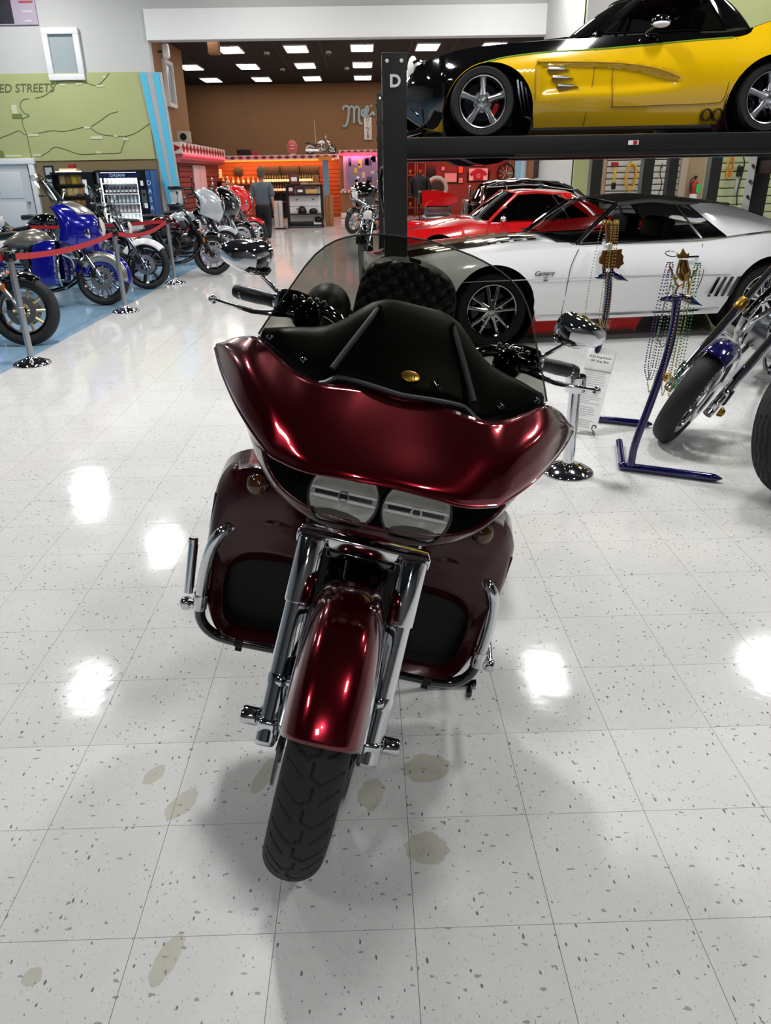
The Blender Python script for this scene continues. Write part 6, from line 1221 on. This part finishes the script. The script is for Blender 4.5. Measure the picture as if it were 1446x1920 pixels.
# framed picture with pink surround, checkered strip
A, B = at(648, 291, 30.83), at(704, 352, 30.83); pf = thing('diner_picture', 'large colourful picture in a pink lit frame on the diner wall', 'picture', ((A.x+B.x)/2+.1, 30.84, (A.z+B.z)/2)); pw, ph_ = B.x-A.x+.2, A.z-B.z
bx('picture_frame', pm('pink_frame', '#d98f94', .5), (0, .02, 0), (pw+.2, .06, ph_+.2), pf, .01)
bx('picture_sheet', pm('violet_picture_ground', '#8d7a9a', .5, var=.4, scale=3), (0, -.02, 0), (pw, .02, ph_), pf)
pr = random.Random(3)
for k in range(26): m_ = [pm('picture_colour', c, .5) if not MATS.get('pc'+c) else None for c in ()]; 
PCS = [pm('picture_patch', c, .5, var=.1) for c in ('#c8b048', '#b07858', '#7a98b0', '#d8c0a0', '#6a5a80', '#b06a70', '#8aa060', '#40405a')]
for k in range(24): bx('picture_patch', PCS[k % 8], (pr.uniform(-.42, .42)*pw, -.034, pr.uniform(-.42, .40)*ph_), (pr.uniform(.06, .22), .006, pr.uniform(.06, .3)), pf)
za, zb2 = at(660, 354, 30.85).z, at(660, 361, 30.85).z; ck = MB()
for k in range(26):
    for j in range(2):
        if (k+j) % 2 == 0: ck.box((X2+.05+k*(X3-X2-.1)/26, 30.84, zb2+(za-zb2)*(.25+.5*j)), ((X3-X2)/26, .012, (za-zb2)/2))
ck.build('checker_strip', GWHITE, wu)
# bar counter, stools, shelves with bottles
ct = thing('bar_counter', 'wooden bar counter at the left of the diner', 'counter', (at(415, 400, 28.0).x, 28.0, 0)); bx('counter_front', WOODD, (0, 0, .48), (1.5, 1.6, .96), ct); bx('counter_top', WOODM, (0, 0, 1.0), (1.7, 1.8, .05), ct, .01); bx('foot_rail', CHROME, (0, -.85, .2), (1.4, .04, .04), ct)
for k, px_ in enumerate((441, 460)):
    p = gnd(px_, 418+k*0); p.x += k*.25; st = thing('bar_stool', 'chrome bar stool with dark seat, %s of the two at the counter' % ('left' if k == 0 else 'right'), 'stool', (p.x, 26.3, 0), group='stools at the counter')
    MB().lathe([(0, 0), (.2, 0), (.2, .015), (.03, .05), (.03, .68)], 18).build('pedestal', CHROME, st); MB().lathe([(0, .68), (.18, .68), (.19, .70), (.19, .74), (.15, .77), (0, .77)], 20).build('seat', LEATHER, st); MB().lathe([(.15, -.01), (.16, 0), (.15, .01), (.14, 0)], 18, Mx.Translation((0, 0, .3)), closed=True).build('foot_ring', CHROME, st)
A, B = at(487, 332, 32.2), at(601, 380, 32.2); sf = thing('bottle_shelf', 'dark back-bar shelving full of bottles', 'shelf', ((A.x+B.x)/2, 32.1, 0)); sfw = B.x-A.x
bx('shelf_back', VDARK, (0, .3, .95), (sfw, .03, 1.9), sf)
SHZ = [at(520, y, 32.0).z for y in (344, 361, 378)]
for z in SHZ: bx('shelf_board', WOODD, (0, .1, z-.02), (sfw, .4, .04), sf)
for s in (-1, -.33, .33, 1): bx('shelf_upright', VDARK, (s*sfw/2*.99, .1, .95), (.04, .4, 1.9), sf)
bgr = pm('dark_green_glass', '#17261a', .15, 0, .5)
place(bottle('liquor_bottle', 'dark bottle with white label on the top back-bar shelf', bgr, .34, .045, 'bottles on the top back-bar shelf', VDARK), [(sf.location.x-sfw/2+.14+(sfw-.28)*k/21, 31.98, SHZ[0]+.001) for k in range(22)])
place(bottle('liquor_bottle', 'dark brown bottle with pale label on the middle back-bar shelf', BOTT, .32, .045, 'bottles on the middle back-bar shelf', VDARK), [(sf.location.x-sfw/2+.14+(sfw-.28)*k/21, 31.98, SHZ[1]+.001) for k in range(22)])
bsl = pm('yellow_bottle', '#b08a4a', .3, 0, .4); wsh = thing('wall_shelf', 'short wall shelf of pale bottles left of the dark shelving', 'shelf', (at(442, 340, 32.3).x, 32.35, at(442, 346, 32.3).z)); bx('shelf_board', WOODD, (0, 0, 0), (2.1, .24, .03), wsh); bx('bracket', VDARK, (-.8, .06, -.08), (.03, .12, .14), wsh); bx('bracket', VDARK, (.8, .06, -.08), (.03, .12, .14), wsh)
place(bottle('pale_bottle', 'pale amber bottle on the short wall shelf left of the dark shelving', bsl, .3, .05, 'bottles on the short wall shelf', VDARK), [V(wsh.location)+V((-.9+.2*k, 0, .016)) for k in range(10)])
def wallpic(name, lab, x, y, w_px, h_px, Y, col, cat='picture', fcol=None):
    p = at(x, y, Y); q = at(x+w_px, y+h_px, Y); w_, h_ = q.x-p.x, p.z-q.z; o = thing(name, lab, cat, (p.x, Y, p.z)); bx('frame', fcol or VDARK, (0, 0, 0), (w_, .05, h_), o, .005); bx('sheet', col, (0, -.03, 0), (w_*.82, .015, h_*.8), o); return o
wallpic('menu_board', 'large white menu sheet on the orange slat wall', 406, 326, 22, 17, YS+1.46, PAPER, 'sign', PAPER); wallpic('notice_sheet', 'narrow pale notice left of the large menu sheet', 390, 326, 9, 16, YS+1.46, pm('pale_orange_paper', '#e0b08a', .6), 'sign', PAPER)
wallpic('television', 'small black television at the left end of the bar', 399, 352, 16, 22, 30.0, VDARK, 'television'); wallpic('television', 'wider black television beside the small one on the bar', 418, 350, 25, 20, 30.3, VDARK, 'television')
for o_ in [o for o in COL.objects if o.name.startswith('television')]: bx('stand', VDARK, (0, .05, -.25), (.12, .1, .3), o_)
p = at(447, 322, YS+1.46); ck_ = thing('wall_clock', 'round dark clock on the orange slat wall', 'clock', p); MB().lathe([(.17, 0), (.19, .03), (.19, .06), (.16, .06)], 28, axis_m((0, 0, 0), (0, -1, 0))).build('rim', VDARK, ck_); MB().lathe([(.165, .04), (0, .04)], 24, axis_m((0, 0, 0), (0, -1, 0))).build('face', pm('dark_clock_face', '#3a2a24', .4), ck_); bx('clock_hand', GWHITE, (.03, -.05, .03), (.01, .01, .12), ck_); bx('clock_hand', GWHITE, (-.03, -.05, 0), (.10, .01, .012), ck_)
p = at(430, 384, 27.6); small('counter_carton', 'brown carton with white label standing on the bar counter', 'box', CARD, (p.x, 27.6, 1.026), (.34, .3, .34), lid=PAPER); small('counter_basket', 'white napkin holder on the bar counter', 'holder', PAPER, (p.x+.45, 27.7, 1.026), (.16, .16, .22)); 
# things standing on top of the diner soffits
zt2 = ZBAR
p = at(457, 287, YS+.3); lo_ = thing('loudspeaker_box', 'long dark case lying on the bar soffit', 'case', (p.x, YS+.45, zt2)); bx('case', VDARK, (0, 0, .11), (.52, .3, .21), lo_, .02); bx('case_lid', DCHROME, (0, -.155, .15), (.44, .01, .05), lo_); small('red_tin', 'small red tin beside the long dark case on the soffit', 'tin', REDD, (p.x+.42, YS+.4, zt2), (.26, .2, .13))
p = at(548, 280, YS+.3); gl_ = thing('pink_globe', 'round pink lettered globe on the bar soffit', 'globe', (p.x, YS+.4, zt2)); MB().lathe([(.1, 0), (.12, .02), (.08, .05)], 18).build('foot', WHT, gl_); b = MB(); b.ball((0, 0, .27), (.20, .16, .24), 20, 12); b.build('globe', pm('pink_globe', '#c4605c', .4), gl_)
for z in (.22, .32): b = MB(); b.tube([V((.14*math.sin(t), -.155*math.cos(t), z)) for t in [-.7+.2*k for k in range(8)]], .015, 6); b.build('printed_band', WHT, gl_)
mm_ = moto('model_motorcycle', 'black and white display motorcycle on top of the bar soffit', (at(612, 285, YS+.5).x+.22, YS+.42, zt2), -90, 4, dict(paint=GWHITE, fendmat=GLOSSB, height=.95, barh=.2, seatmat=LEATHER)); mm_.scale = (.5,)*3
b = MB(); b.cyl((.0, 1.2, .8), (.0, 1.25, 2.3), .025, 8); b.build('flag_pole', pm('cream_pole', '#cdb488', .5), mm_)
p = at(345, 262, 24.6); sp2 = thing('grey_speaker', 'beige bookshelf speaker on the left diner awning', 'speaker', (p.x+.02, 24.6, 2.47)); bx('cabinet', pm('beige_cabinet', '#a39a90', .6), (0, 0, .16), (.36, .3, .30), sp2, .015); b = MB(); b.lathe([(.10, 0), (.09, .01), (.03, .005), (0, .01)], 20, axis_m((0, -.15, .16), (0, -1, 0))); b.build('speaker_cone', VDARK, sp2); small('white_figurine', 'small white figurine right of the beige speaker on the awning', 'figurine', PAPER, (-5.38, 25.0, 2.47), (.14, .1, .14))
# ================================================================ RED NICHE BEHIND THE CARS
YN = YS+1.5
jk = thing('jacket_stand', 'black leather jacket on a stand in the red niche', 'jacket', (at(787, 340, 29.0).x, 29.0, 0)); MB().cyl((0, 0, 0), (0, 0, 1.5), .02, 10).build('stand_pole', GLOSSB, jk); MB().lathe([(0, 0), (.2, 0), (.2, .02), (0, .04)], 20).build('stand_base', GLOSSB, jk)
b = MB(); b.grid([[V((rx*math.cos(t), ry*math.sin(t), z)) for t in [2*PI*k/18 for k in range(18)]] for z, rx, ry in ((.75, .27, .15), (1.0, .27, .15), (1.25, .29, .15), (1.42, .25, .12), (1.5, .09, .07), (1.55, .08, .07))], cu=True); b.build('jacket', LEATHER, jk, smooth=60)
for s in (-1, 1): b = MB(); b.tube(cr([(s*.24, 0, 1.42), (s*.33, .0, 1.2), (s*.34, -.05, .85)], 4), .07, 10); b.build('sleeve', LEATHER, jk)
for k, (x, y0_, w_) in enumerate(((764, 300, 14), (783, 300, 14))):
    p = at(x+w_/2, 330, YN-.4); rk2 = thing('lit_shelf', 'narrow warm wooden curio shelf at the %s of the red niche' % ('far left' if k == 0 else 'left, behind the jacket'), 'shelf', (p.x, YN-.3, 0))
    for s in (-1, 1): bx('side', WOODM, (s*.16, 0, 1.05), (.03, .3, 2.0), rk2)
    for z in (.3, .7, 1.1, 1.5, 1.95): bx('shelf_board', WOODM, (0, 0, z), (.32, .3, .03), rk2); bx('curio', (GOLDD, REDD, VDARK, GOLD, WHT)[int(z*10) % 5], (.03*(int(z*10) % 3-1), -.02, z+.11), (.12, .12, .18), rk2, .02)
for a in (('dark_picture', 'dark framed picture behind the jacket', 808, 322, 19, 20, VDARK), ('small_plaque', 'tiny pale plaque at the top of the red niche', 831, 316, 8, 9, pm('pale_plaque', '#caa8a0', .5)), ('pale_picture', 'pale rounded picture in the red niche', 845, 333, 27, 20, pm('pale_print', '#c8b0a8', .5, var=.2)), ('orange_card', 'orange card above a pale card in the red niche', 864, 318, 9, 16, pm('orange_card', '#d8642a', .5)), ('pale_card', 'pale card under the orange card', 864, 338, 9, 12, pm('pale_card', '#c89a80', .5)), ('framed_jersey', 'framed red jersey on white ground in the red niche', 897, 327, 41, 27, WHT), ('red_lettered_strip', 'short red lettered strip over the framed jersey', 896, 309, 28, 5, REDP)):
    o = wallpic(a[0], a[1], a[2], a[3], a[4], a[5], YN, a[6], 'picture')
    if a[0] == 'framed_jersey':
        b = MB(); b.prism([(-.28, .1), (-.36, .0), (-.26, -.08), (-.2, -.02), (-.2, -.22), (.2, -.22), (.2, -.02), (.26, -.08), (.36, .0), (.28, .1), (.1, .2), (-.1, .2)], .012, Mx.Translation((0, -.036, 0)) @ FRONT); b.build('jersey', REDD, o); b = MB(); b.lathe([(.05, .05), (.07, .05), (.07, .055), (.05, .055)], 18, axis_m((0, 0, -.05), (0, -1, 0)), closed=True); b.build('jersey_crest', WHT, o)
p = at(820, 352, 29.6); rg_ = thing('white_wheel_ring', 'cream whitewall wheel ring standing on a chrome base in the red niche', 'wheel', (p.x, 29.8, 0)); MB().lathe([(.30, -.06), (.36, -.08), (.42, 0), (.36, .08), (.30, .06), (.29, 0)], 32, axis_m((0, 0, 1.05), (0, 1, 0)), closed=True).build('ring', pm('cream_tyre', '#c9b7a8', .5), rg_); bx('base', CHROME, (0, 0, .34), (.5, .3, .66), rg_, .04); MB().lathe([(.22, 0), (.25, .03), (.1, .06), (0, .06)], 24, axis_m((0, -.02, 1.05), (0, -1, 0))).build('hub', WOODD, rg_)
p = at(948, 325, YN); wh_ = thing('spoked_wheel', 'dark spoked wheel hung at the right end of the red niche', 'wheel', (p.x, YN-.05, p.z)); MB().lathe([(.30, -.04), (.36, -.04), (.36, .04), (.30, .04)], 32, axis_m((0, 0, 0), (0, 1, 0)), closed=True).build('rim', VDARK, wh_)
for k in range(9): a = 2*PI*k/9; MB().cyl((0, 0, 0), (.31*math.cos(a), 0, .31*math.sin(a)), .014, 6).build('spoke', CHROME2, wh_)
MB().cyl((0, -.06, 0), (0, .04, 0), .06, 14).build('hub', CHROME2, wh_); bx('wall_hook', VDARK, (0, .07, .1), (.04, .1, .04), wh_)
# ================================================================ RIGHT BACKGROUND
Y4 = 21.6
def column(k, xa, xb, mat, Y=Y4, h=2.7, stripes=()):
    A, B = at(xa, 330, Y), at(xb, 330, Y); o = struct(bx('trim_%d' % k, mat, ((A.x+B.x)/2, Y+.12, h/2), (B.x-A.x, .22, h)))
    for a, c, m in stripes: P, Q = at(a, 330, Y), at(c, 330, Y); bx('painted_stripe', m, ((P.x+Q.x)/2, Y+.004, h/2), (Q.x-P.x, .02, h), o)
    return o
BRNP = pm('orange_brown_panel', '#8a5535', .6, var=.06); DKB = pm('dark_brown_panel', '#2e2422', .6)
column(7, 968, 986, pm('grey_blue_column', '#7aa0b5', .6), stripes=((976, 983, MIDG),)); column(8, 1070, 1104, CYAN, stripes=((1070, 1073, MIDG), (1084, 1091, MIDG)))
for k, (a, c, m) in enumerate(((986, 1000, BRNP), (1000, 1018, DKB), (1018, 1036, BRNP), (1036, 1056, DKB), (1056, 1070, BRNP))): column(9+k, a, c, m, Y4+.1, 2.7)
wallpic('wall_notice', 'small grey notice on the cyan striped column', 1087, 297, 15, 16, Y4-.02, MIDG, 'sign', MIDG)
SLW = pm('pale_slatwall', '#c3beb6', .5, var=.04); SLG = pm('sage_slat', '#b0b58c', .5, var=.04); TANP = pm('tan_wall_paint', '#a08a6a', .7, var=.04); WOODE = pm('tan_edge_board', '#a8896a', .6)
YT = YR-.03
def region(xa, xb): return at(xa, 330, YT).x, at(xb, 330, YT).x
a, c = region(1136, 1272); slats(wrr, SLW, a, c, .1, 2.9, YT-.02, .125, .04); a, c = region(1125, 1135); bx('edge_board', WOODE, ((a+c)/2, YT-.02, 1.5), (c-a, .06, 3), wrr)
a, c = region(1272, 1284); bx('corner_board', pm('beige_corner', '#b3a58c', .7), ((a+c)/2, YT-.05, 1.5), (c-a, .14, 3), wrr); a, c = region(1284, 1320); bx('tan_panel', TANP, ((a+c)/2, YT, 1.5), (c-a, .03, 3), wrr)
a, c = region(1348, 1600); slats(wrr, SLG, a, c, .1, 2.9, YT-.02, .17, .04)
def tool(name, lab, cat, x, y, build):
    p = at(x, y, YT-.13); o = thing(name, lab, cat, p); build(o); bx('wall_hook', DCHROME, (0, .04, .02), (.02, .085, .02), o); return o
HOSEY = pm('yellow_hose', '#d3a52c', .5, var=.1); HOSEO = pm('orange_hose', '#b8701e', .5)
def coil(o, n, rx, rz, m1, m2, r=.016):
    rr = random.Random(n)
    for k in range(n):
        q = rr.uniform(.85, 1.08); b = MB(); b.tube([V((rx*q*math.cos(t)+rr.uniform(-.012, .012), -.02-.012*k, -rz+rz*q*math.sin(t))) for t in [2*PI*j/26 for j in range(26)]], r, 6, closed=True); b.build('hose_loop', m1 if k % 3 else m2, o)
tool('hose_coil', 'coiled yellow hose hanging on the pale slat wall', 'hose', 1184, 306, lambda o: coil(o, 8, .11, .27, HOSEY, HOSEO))
tool('hand_drill', 'red and yellow hand tool hanging left of the yellow hose', 'tool', 1154, 308, lambda o: (bx('tool_head', REDD, (-.02, -.03, 0), (.16, .06, .09), o, .02), bx('tool_grip', HOSEY, (0, -.03, -.22), (.06, .05, .30), o, .02), bx('tool_tail', VDARK, (.0, -.03, -.44), (.10, .05, .14), o, .02)))
tool('black_cable_bundle', 'black cable bundle with a white plug hanging right of the yellow hose', 'cable', 1214, 312, lambda o: (coil(o, 4, .07, .22, RUBBER, RUBBER, .02), bx('plug', GWHITE, (-.05, -.06, -.48), (.09, .06, .10), o, .02), bx('sheath', VDARK, (.05, -.04, -.3), (.08, .05, .5), o, .02)))
tool('cable_drop', 'thin black cable hanging on the slat wall beside the lift post', 'cable', 1241, 316, lambda o: MB().tube(cr([(0, 0, .1), (-.03, -.02, -.1), (.03, -.03, -.3), (-.02, -.03, -.6), (.01, -.02, -.9)], 6), .010, 6).build('cable', RUBBER, o))
tool('orange_hose_coil', 'small orange hose coil on the sage slat wall between the posts', 'hose', 1371, 292, lambda o: coil(o, 5, .06, .22, HOSEO, HOSEY, .016))
tool('air_gun', 'grey and black air tool hanging near the right thick post', 'tool', 1388, 312, lambda o: (bx('tool_body', VDARK, (0, -.03, -.1), (.14, .07, .22), o, .03), bx('tool_nozzle', MIDG, (-.03, -.03, -.40), (.06, .05, .30), o, .02), MB().tube(cr([(.03, -.02, .2), (.08, -.02, .0), (.02, -.03, -.5), (.06, -.03, -.8)], 5), .014, 6).build('air_hose', RUBBER, o)))
p = at(1303, 345, YT-.16); ex = thing('fire_extinguisher', 'fire extinguisher with green tag on the tan wall', 'fire extinguisher', (p.x, p.y, p.z-.36)); MB().lathe([(0, 0), (.075, 0), (.08, .02), (.08, .36), (.05, .42), (.02, .44), (.02, .48)], 20).build('cylinder', pm('extinguisher_red', '#a0241e', .3), ex); MB().lathe([(.081, .03), (.081, .16)], 20).build('white_band', PAPER, ex); bx('valve', DCHROME, (0, 0, .50), (.06, .05, .06), ex, .01); bx('green_tag', pm('green_tag', '#3fbf5c', .5), (.06, -.085, .27), (.10, .01, .17), ex); MB().tube(cr([(-.03, -.02, .5), (-.11, -.03, .42), (-.10, -.04, .2)], 4), .014, 8).build('discharge_hose', RUBBER, ex); bx('wall_bracket', DCHROME, (0, .09, .25), (.06, .06, .2), ex)
# ================================================================ NAVY BEAD STANDS
BEADM = {'purple': pm('purple_bead', '#5b2a78', .2, .4), 'green': pm('green_bead', '#0f8a4c', .2, .3), 'gold': pm('gold_bead', '#c9a866', .25, .6), 'lime': pm('green_gold_bead', '#8fae6a', .25, .4)}
def necklace(lab, m, top, w_, drop, sway=0, r=.0042, rows=1, tilt=0.):
    b = MB()
    for q in range(rows):
        P = cr([(-w_, 0, -drop*.9+q*.02), (-w_*.9, .004, -drop*.5), (-w_*.5, .0, -.02), (0, 0, .012), (w_*.5, 0, -.02), (w_*.9, -.004, -drop*.5), (w_, 0, -drop*.9-.02), (w_*.4+sway, 0, -drop-.03), (-w_*.4+sway, 0, -drop)], 16, closed=True)
        P = [V((p.x+q*.012+p.z*tilt, p.y-q*.008, p.z)) for p in P]; acc = 0; last = P[-1]
        for p in P:
            acc += (p-last).length; last = p
            if acc > r*2.15: b.ball(p, r, 6, 4); acc = 0
    o = b.build('bead_necklace', BEADM[m]); o.location = top; return tag(o, lab, 'beads', 'bead necklaces on the navy stands')
FIL = pm('filigree_gold', '#8a6a38', .35, .9, var=.3, scale=80); CRY = pm('clear_crystal', '#d8dce0', .1, .3, 1.)
def stand(name, lab, corner, tip, back, up_pts, cross, Y):
    o = thing(name, lab, 'display stand', (corner[0], corner[1], 0)); c = V((corner[0], corner[1], 0)); r_ = .022; corner = c.copy()
    f = lambda p: V(p)-c
    P = cr([f(back), f(V(corner)+(V(back)-V(corner))*.12), f(corner)+V((.0, 0, 0)), f(V(corner)+(V(tip)-V(corner))*.12), f(V(corner)+(V(tip)-V(corner))*.8), f(tip)], 4)
    P = [V((p.x, p.y, r_+.001)) for p in P]; n_ = len(P); b = MB(); b.tube(P, [r_]*(n_-3)+[r_*.9, r_*.6, r_*.12], 14); b.build('foot_tube', NAVY, o)
    U = cr([at(x, y, Y)-c for x, y in up_pts], 6); b = MB(); b.tube(U, .021, 14); b.build('upright_tube', NAVY, o)
    x0_, y0_, x1_, y1_, dr = cross; A, B = at(x0_, y0_, Y)-c, at(x1_, y1_, Y)-c; m_ = (A+B)/2+V((0, 0, dr)); P = cr([A, m_+(A-m_)*.45, m_, m_+(B-m_)*.5, B], 5); b = MB(); b.tube(P, [.002, .008, .012, .015, .017, .018, .018, .018, .018, .018, .018, .018, .018, .019, .02, .018, .014, .010, .006, .003, .002][:len(P)], 12); b.build('crosspiece', NAVY, o)
    return o, c
s1, c1 = stand('navy_display_stand', 'front navy tube stand topped with a gilt crown ornament', (1.375, 3.775), (1.835, 3.555, 0), (1.483, 4.17, 0), [(1183, 872), (1192, 830), (1222, 750), (1250, 670), (1262, 620), (1270, 560)], (1237, 562, 1317, 573, .028), 3.74)
def ornament(o, c, pix, m, Y, th=.012):
    for poly in pix:
        P = [at(x, y, Y)-c for x, y in poly]; b = MB(); b.prism([(p.x, p.z) for p in P], th, Mx.Translation((0, Y-c.y+th/2, 0)) @ FRONT); b.build('gilt_ornament', m, o)
ornament(s1, c1, [[(1271, 484), (1270, 474), (1275, 478), (1278, 472), (1281, 466), (1285, 474), (1289, 477), (1292, 474), (1291, 484)], [(1274, 487), (1289, 487), (1288, 497), (1290, 508), (1291, 518), (1286, 522), (1283, 530), (1279, 522), (1272, 520), (1275, 505)]], GOLDD, 3.74)
for pts in ([(1276, 488), (1272, 500), (1270, 512), (1274, 520), (1280, 526)], [(1288, 488), (1290, 500), (1294, 512), (1289, 522), (1282, 528)], [(1282, 490), (1279, 505), (1284, 518), (1281, 540)], [(1270, 520), (1266, 528), (1272, 536), (1278, 532)], [(1292, 520), (1299, 518), (1303, 508), (1309, 503)], [(1266, 526), (1262, 516), (1258, 504), (1256, 500)], [(1272, 536), (1268, 544), (1266, 552)], [(1290, 522), (1292, 536), (1290, 548)]):
    b = MB(); b.tube(cr([at(x, y, 3.725)-c1 for x, y in pts], 5), .0055, 8); b.build('gilt_scroll', FIL, s1)
b = MB(); b.lathe([(.028, 0), (.031, .003), (.028, .006)], 20, axis_m(at(1259, 477, 3.73)-c1, (0, -.4, 1)), closed=True); b.build('silver_ring', CHROME, s1)
s2, c2 = stand('navy_display_stand', 'rear navy tube stand topped with a carved brown and gold ornament', (1.36, 4.70), (1.80, 4.49, 0), (1.42, 5.0, 0), [(1085, 795), (1105, 720), (1120, 660), (1132, 610), (1140, 560), (1141, 518)], (1116, 521, 1178, 527, .03), 4.66)
BRZ = pm('carved_bronze', '#6d4418', .45, .5, var=.3, scale=50)
ornament(s2, c2, [[(1136, 420), (1156, 420), (1156, 458), (1137, 458)], [(1131, 470), (1160, 468), (1166, 467), (1164, 474), (1168, 480), (1167, 488), (1169, 494), (1163, 498), (1159, 504), (1152, 501), (1146, 504), (1139, 502), (1130, 506), (1131, 496), (1124, 494), (1125, 484), (1129, 478)]], BRZ, 4.66, .03)
b = MB(); b.ball(at(1142, 462, 4.62)-c2, (.025, .02, .022), 10, 6); b.build('crystal', CRY, s2)
for k in range(5): b = MB(); b.ball(at(1134+6*k, 418, 4.65)-c2, .009, 8, 6); b.build('crown_bead', GOLD, s2)
for dx in (0, 14): b = MB(); b.tube([at(1133+dx, 504, 4.66)-c2, at(1133+dx, 518, 4.66)-c2], .012, 8); b.build('ornament_post', NAVY, s2)
def N(lab, m, px_, py_, Y, w_, px2, py2, **k): p = at(px_, py_, Y); q = at(px2, py2, Y); necklace(lab, m, p, w_, p.z-q.z, **k)
N('purple beads at the left of the front stand', 'purple', 1253, 498, 3.70, .020, 1238, 700, rows=2, tilt=.06)
N('green and gold beads hanging left of the front upright', 'lime', 1264, 522, 3.68, .018, 1247, 724, tilt=.09)
N('dark green beads behind the purple ones on the front stand', 'green', 1259, 540, 3.78, .026, 1250, 640, tilt=.05)
N('pale gold beads in front of the front upright', 'gold', 1288, 520, 3.66, .012, 1270, 730, tilt=.07)
N('thin gold beads right of the front upright', 'gold', 1297, 530, 3.64, .010, 1280, 732, tilt=.06)
N('emerald green beads at the right of the front stand', 'green', 1305, 500, 3.70, .016, 1288, 716, rows=2, tilt=.055)
N('green and gold beads draped wide over the rear stand', 'lime', 1138, 418, 4.60, .055, 1128, 600, tilt=.04)
N('gold beads at the right of the rear ornament', 'gold', 1153, 418, 4.58, .02, 1147, 604, rows=2, tilt=.03)
# ================================================================ SIGN BOARD ON EASEL
B0, B1 = V((1.258, 4.43, .03)), V((1.372, 4.36, .03)); T1, T0 = at(1160, 661, 4.62), at(1103, 647, 4.69)
sb_ = thing('info_board', 'white text board leaning on a small scrolled easel behind the pedestal post', 'sign', (1.315, 4.40, 0)); c3 = V((1.315, 4.40, 0))
ux = ((B1-B0)+(T1-T0)).normalized(); uy = ((T0+T1)/2-(B0+B1)/2); hb_ = uy.length; uy.normalize(); nz = ux.cross(uy).normalized(); ux = uy.cross(nz); wb2 = .175; ctr_ = ((B0+B1)/2+(T0+T1)/2)/2-c3
Mb2 = Mx.Translation(ctr_) @ Mx((ux, uy, nz)).transposed().to_4x4()
MB().box((0, 0, 0), (wb2, hb_, .006), Mb2).build('board', PAPER, sb_); hd_ = MB().box((-.002, hb_*.355, .007), (wb2*.96, hb_*.25, .006), Mb2, .002).build('header_card', PAPER, sb_)
text('header_text', "K d's King Rotten", .019, INKD, Mb2 @ Mx.Translation((0, hb_*.385, .0105)), sb_, .0004); text('header_text', "OK 'King' Bike", .019, INKD, Mb2 @ Mx.Translation((0, hb_*.335, .0105)), sb_, .0004)
b = MB(); rl = random.Random(5)
for k in range(26):
    if k in (7, 8, 15, 21): continue
    l = wb2*.78*rl.uniform(.75, 1) if k % 7 != 6 else wb2*.4; b.box((-wb2*.39+l/2, hb_*.19-k*hb_*.026, .0033), (l, hb_*.008, .0006), Mb2)
o = b.build('printed_text_lines', INK, sb_); tag(o, kind='stuff')
for s in (-1, 1):
    q = Mb2 @ V((s*wb2*.4, -hb_/2, .0)); b = MB(); b.tube([q+V((0, .0, .0)), V((q.x, q.y-.03, .008)), V((q.x, q.y-.05, .03))], .004, 6); b.tube(cr([q+V((0, -.035, .01)), q+V((-.02, -.04, .03)), q+V((-.015, -.04, .055)), q+V((.005, -.04, .05)), q+V((.0, -.04, .035))], 5), .0035, 6); b.tube([q, q+V((.01, .09, -q.z+.006))], .004, 6); b.build('easel_scroll', GLOSSB, sb_)
b = MB(); b.tube([Mb2 @ V((0, hb_*.3, -.006)), Mb2 @ V((0, hb_*.3, -.006))+V((.02, .11, -(Mb2 @ V((0, hb_*.3, 0))).z+.006))], .004, 6); b.build('easel_leg', GLOSSB, sb_)
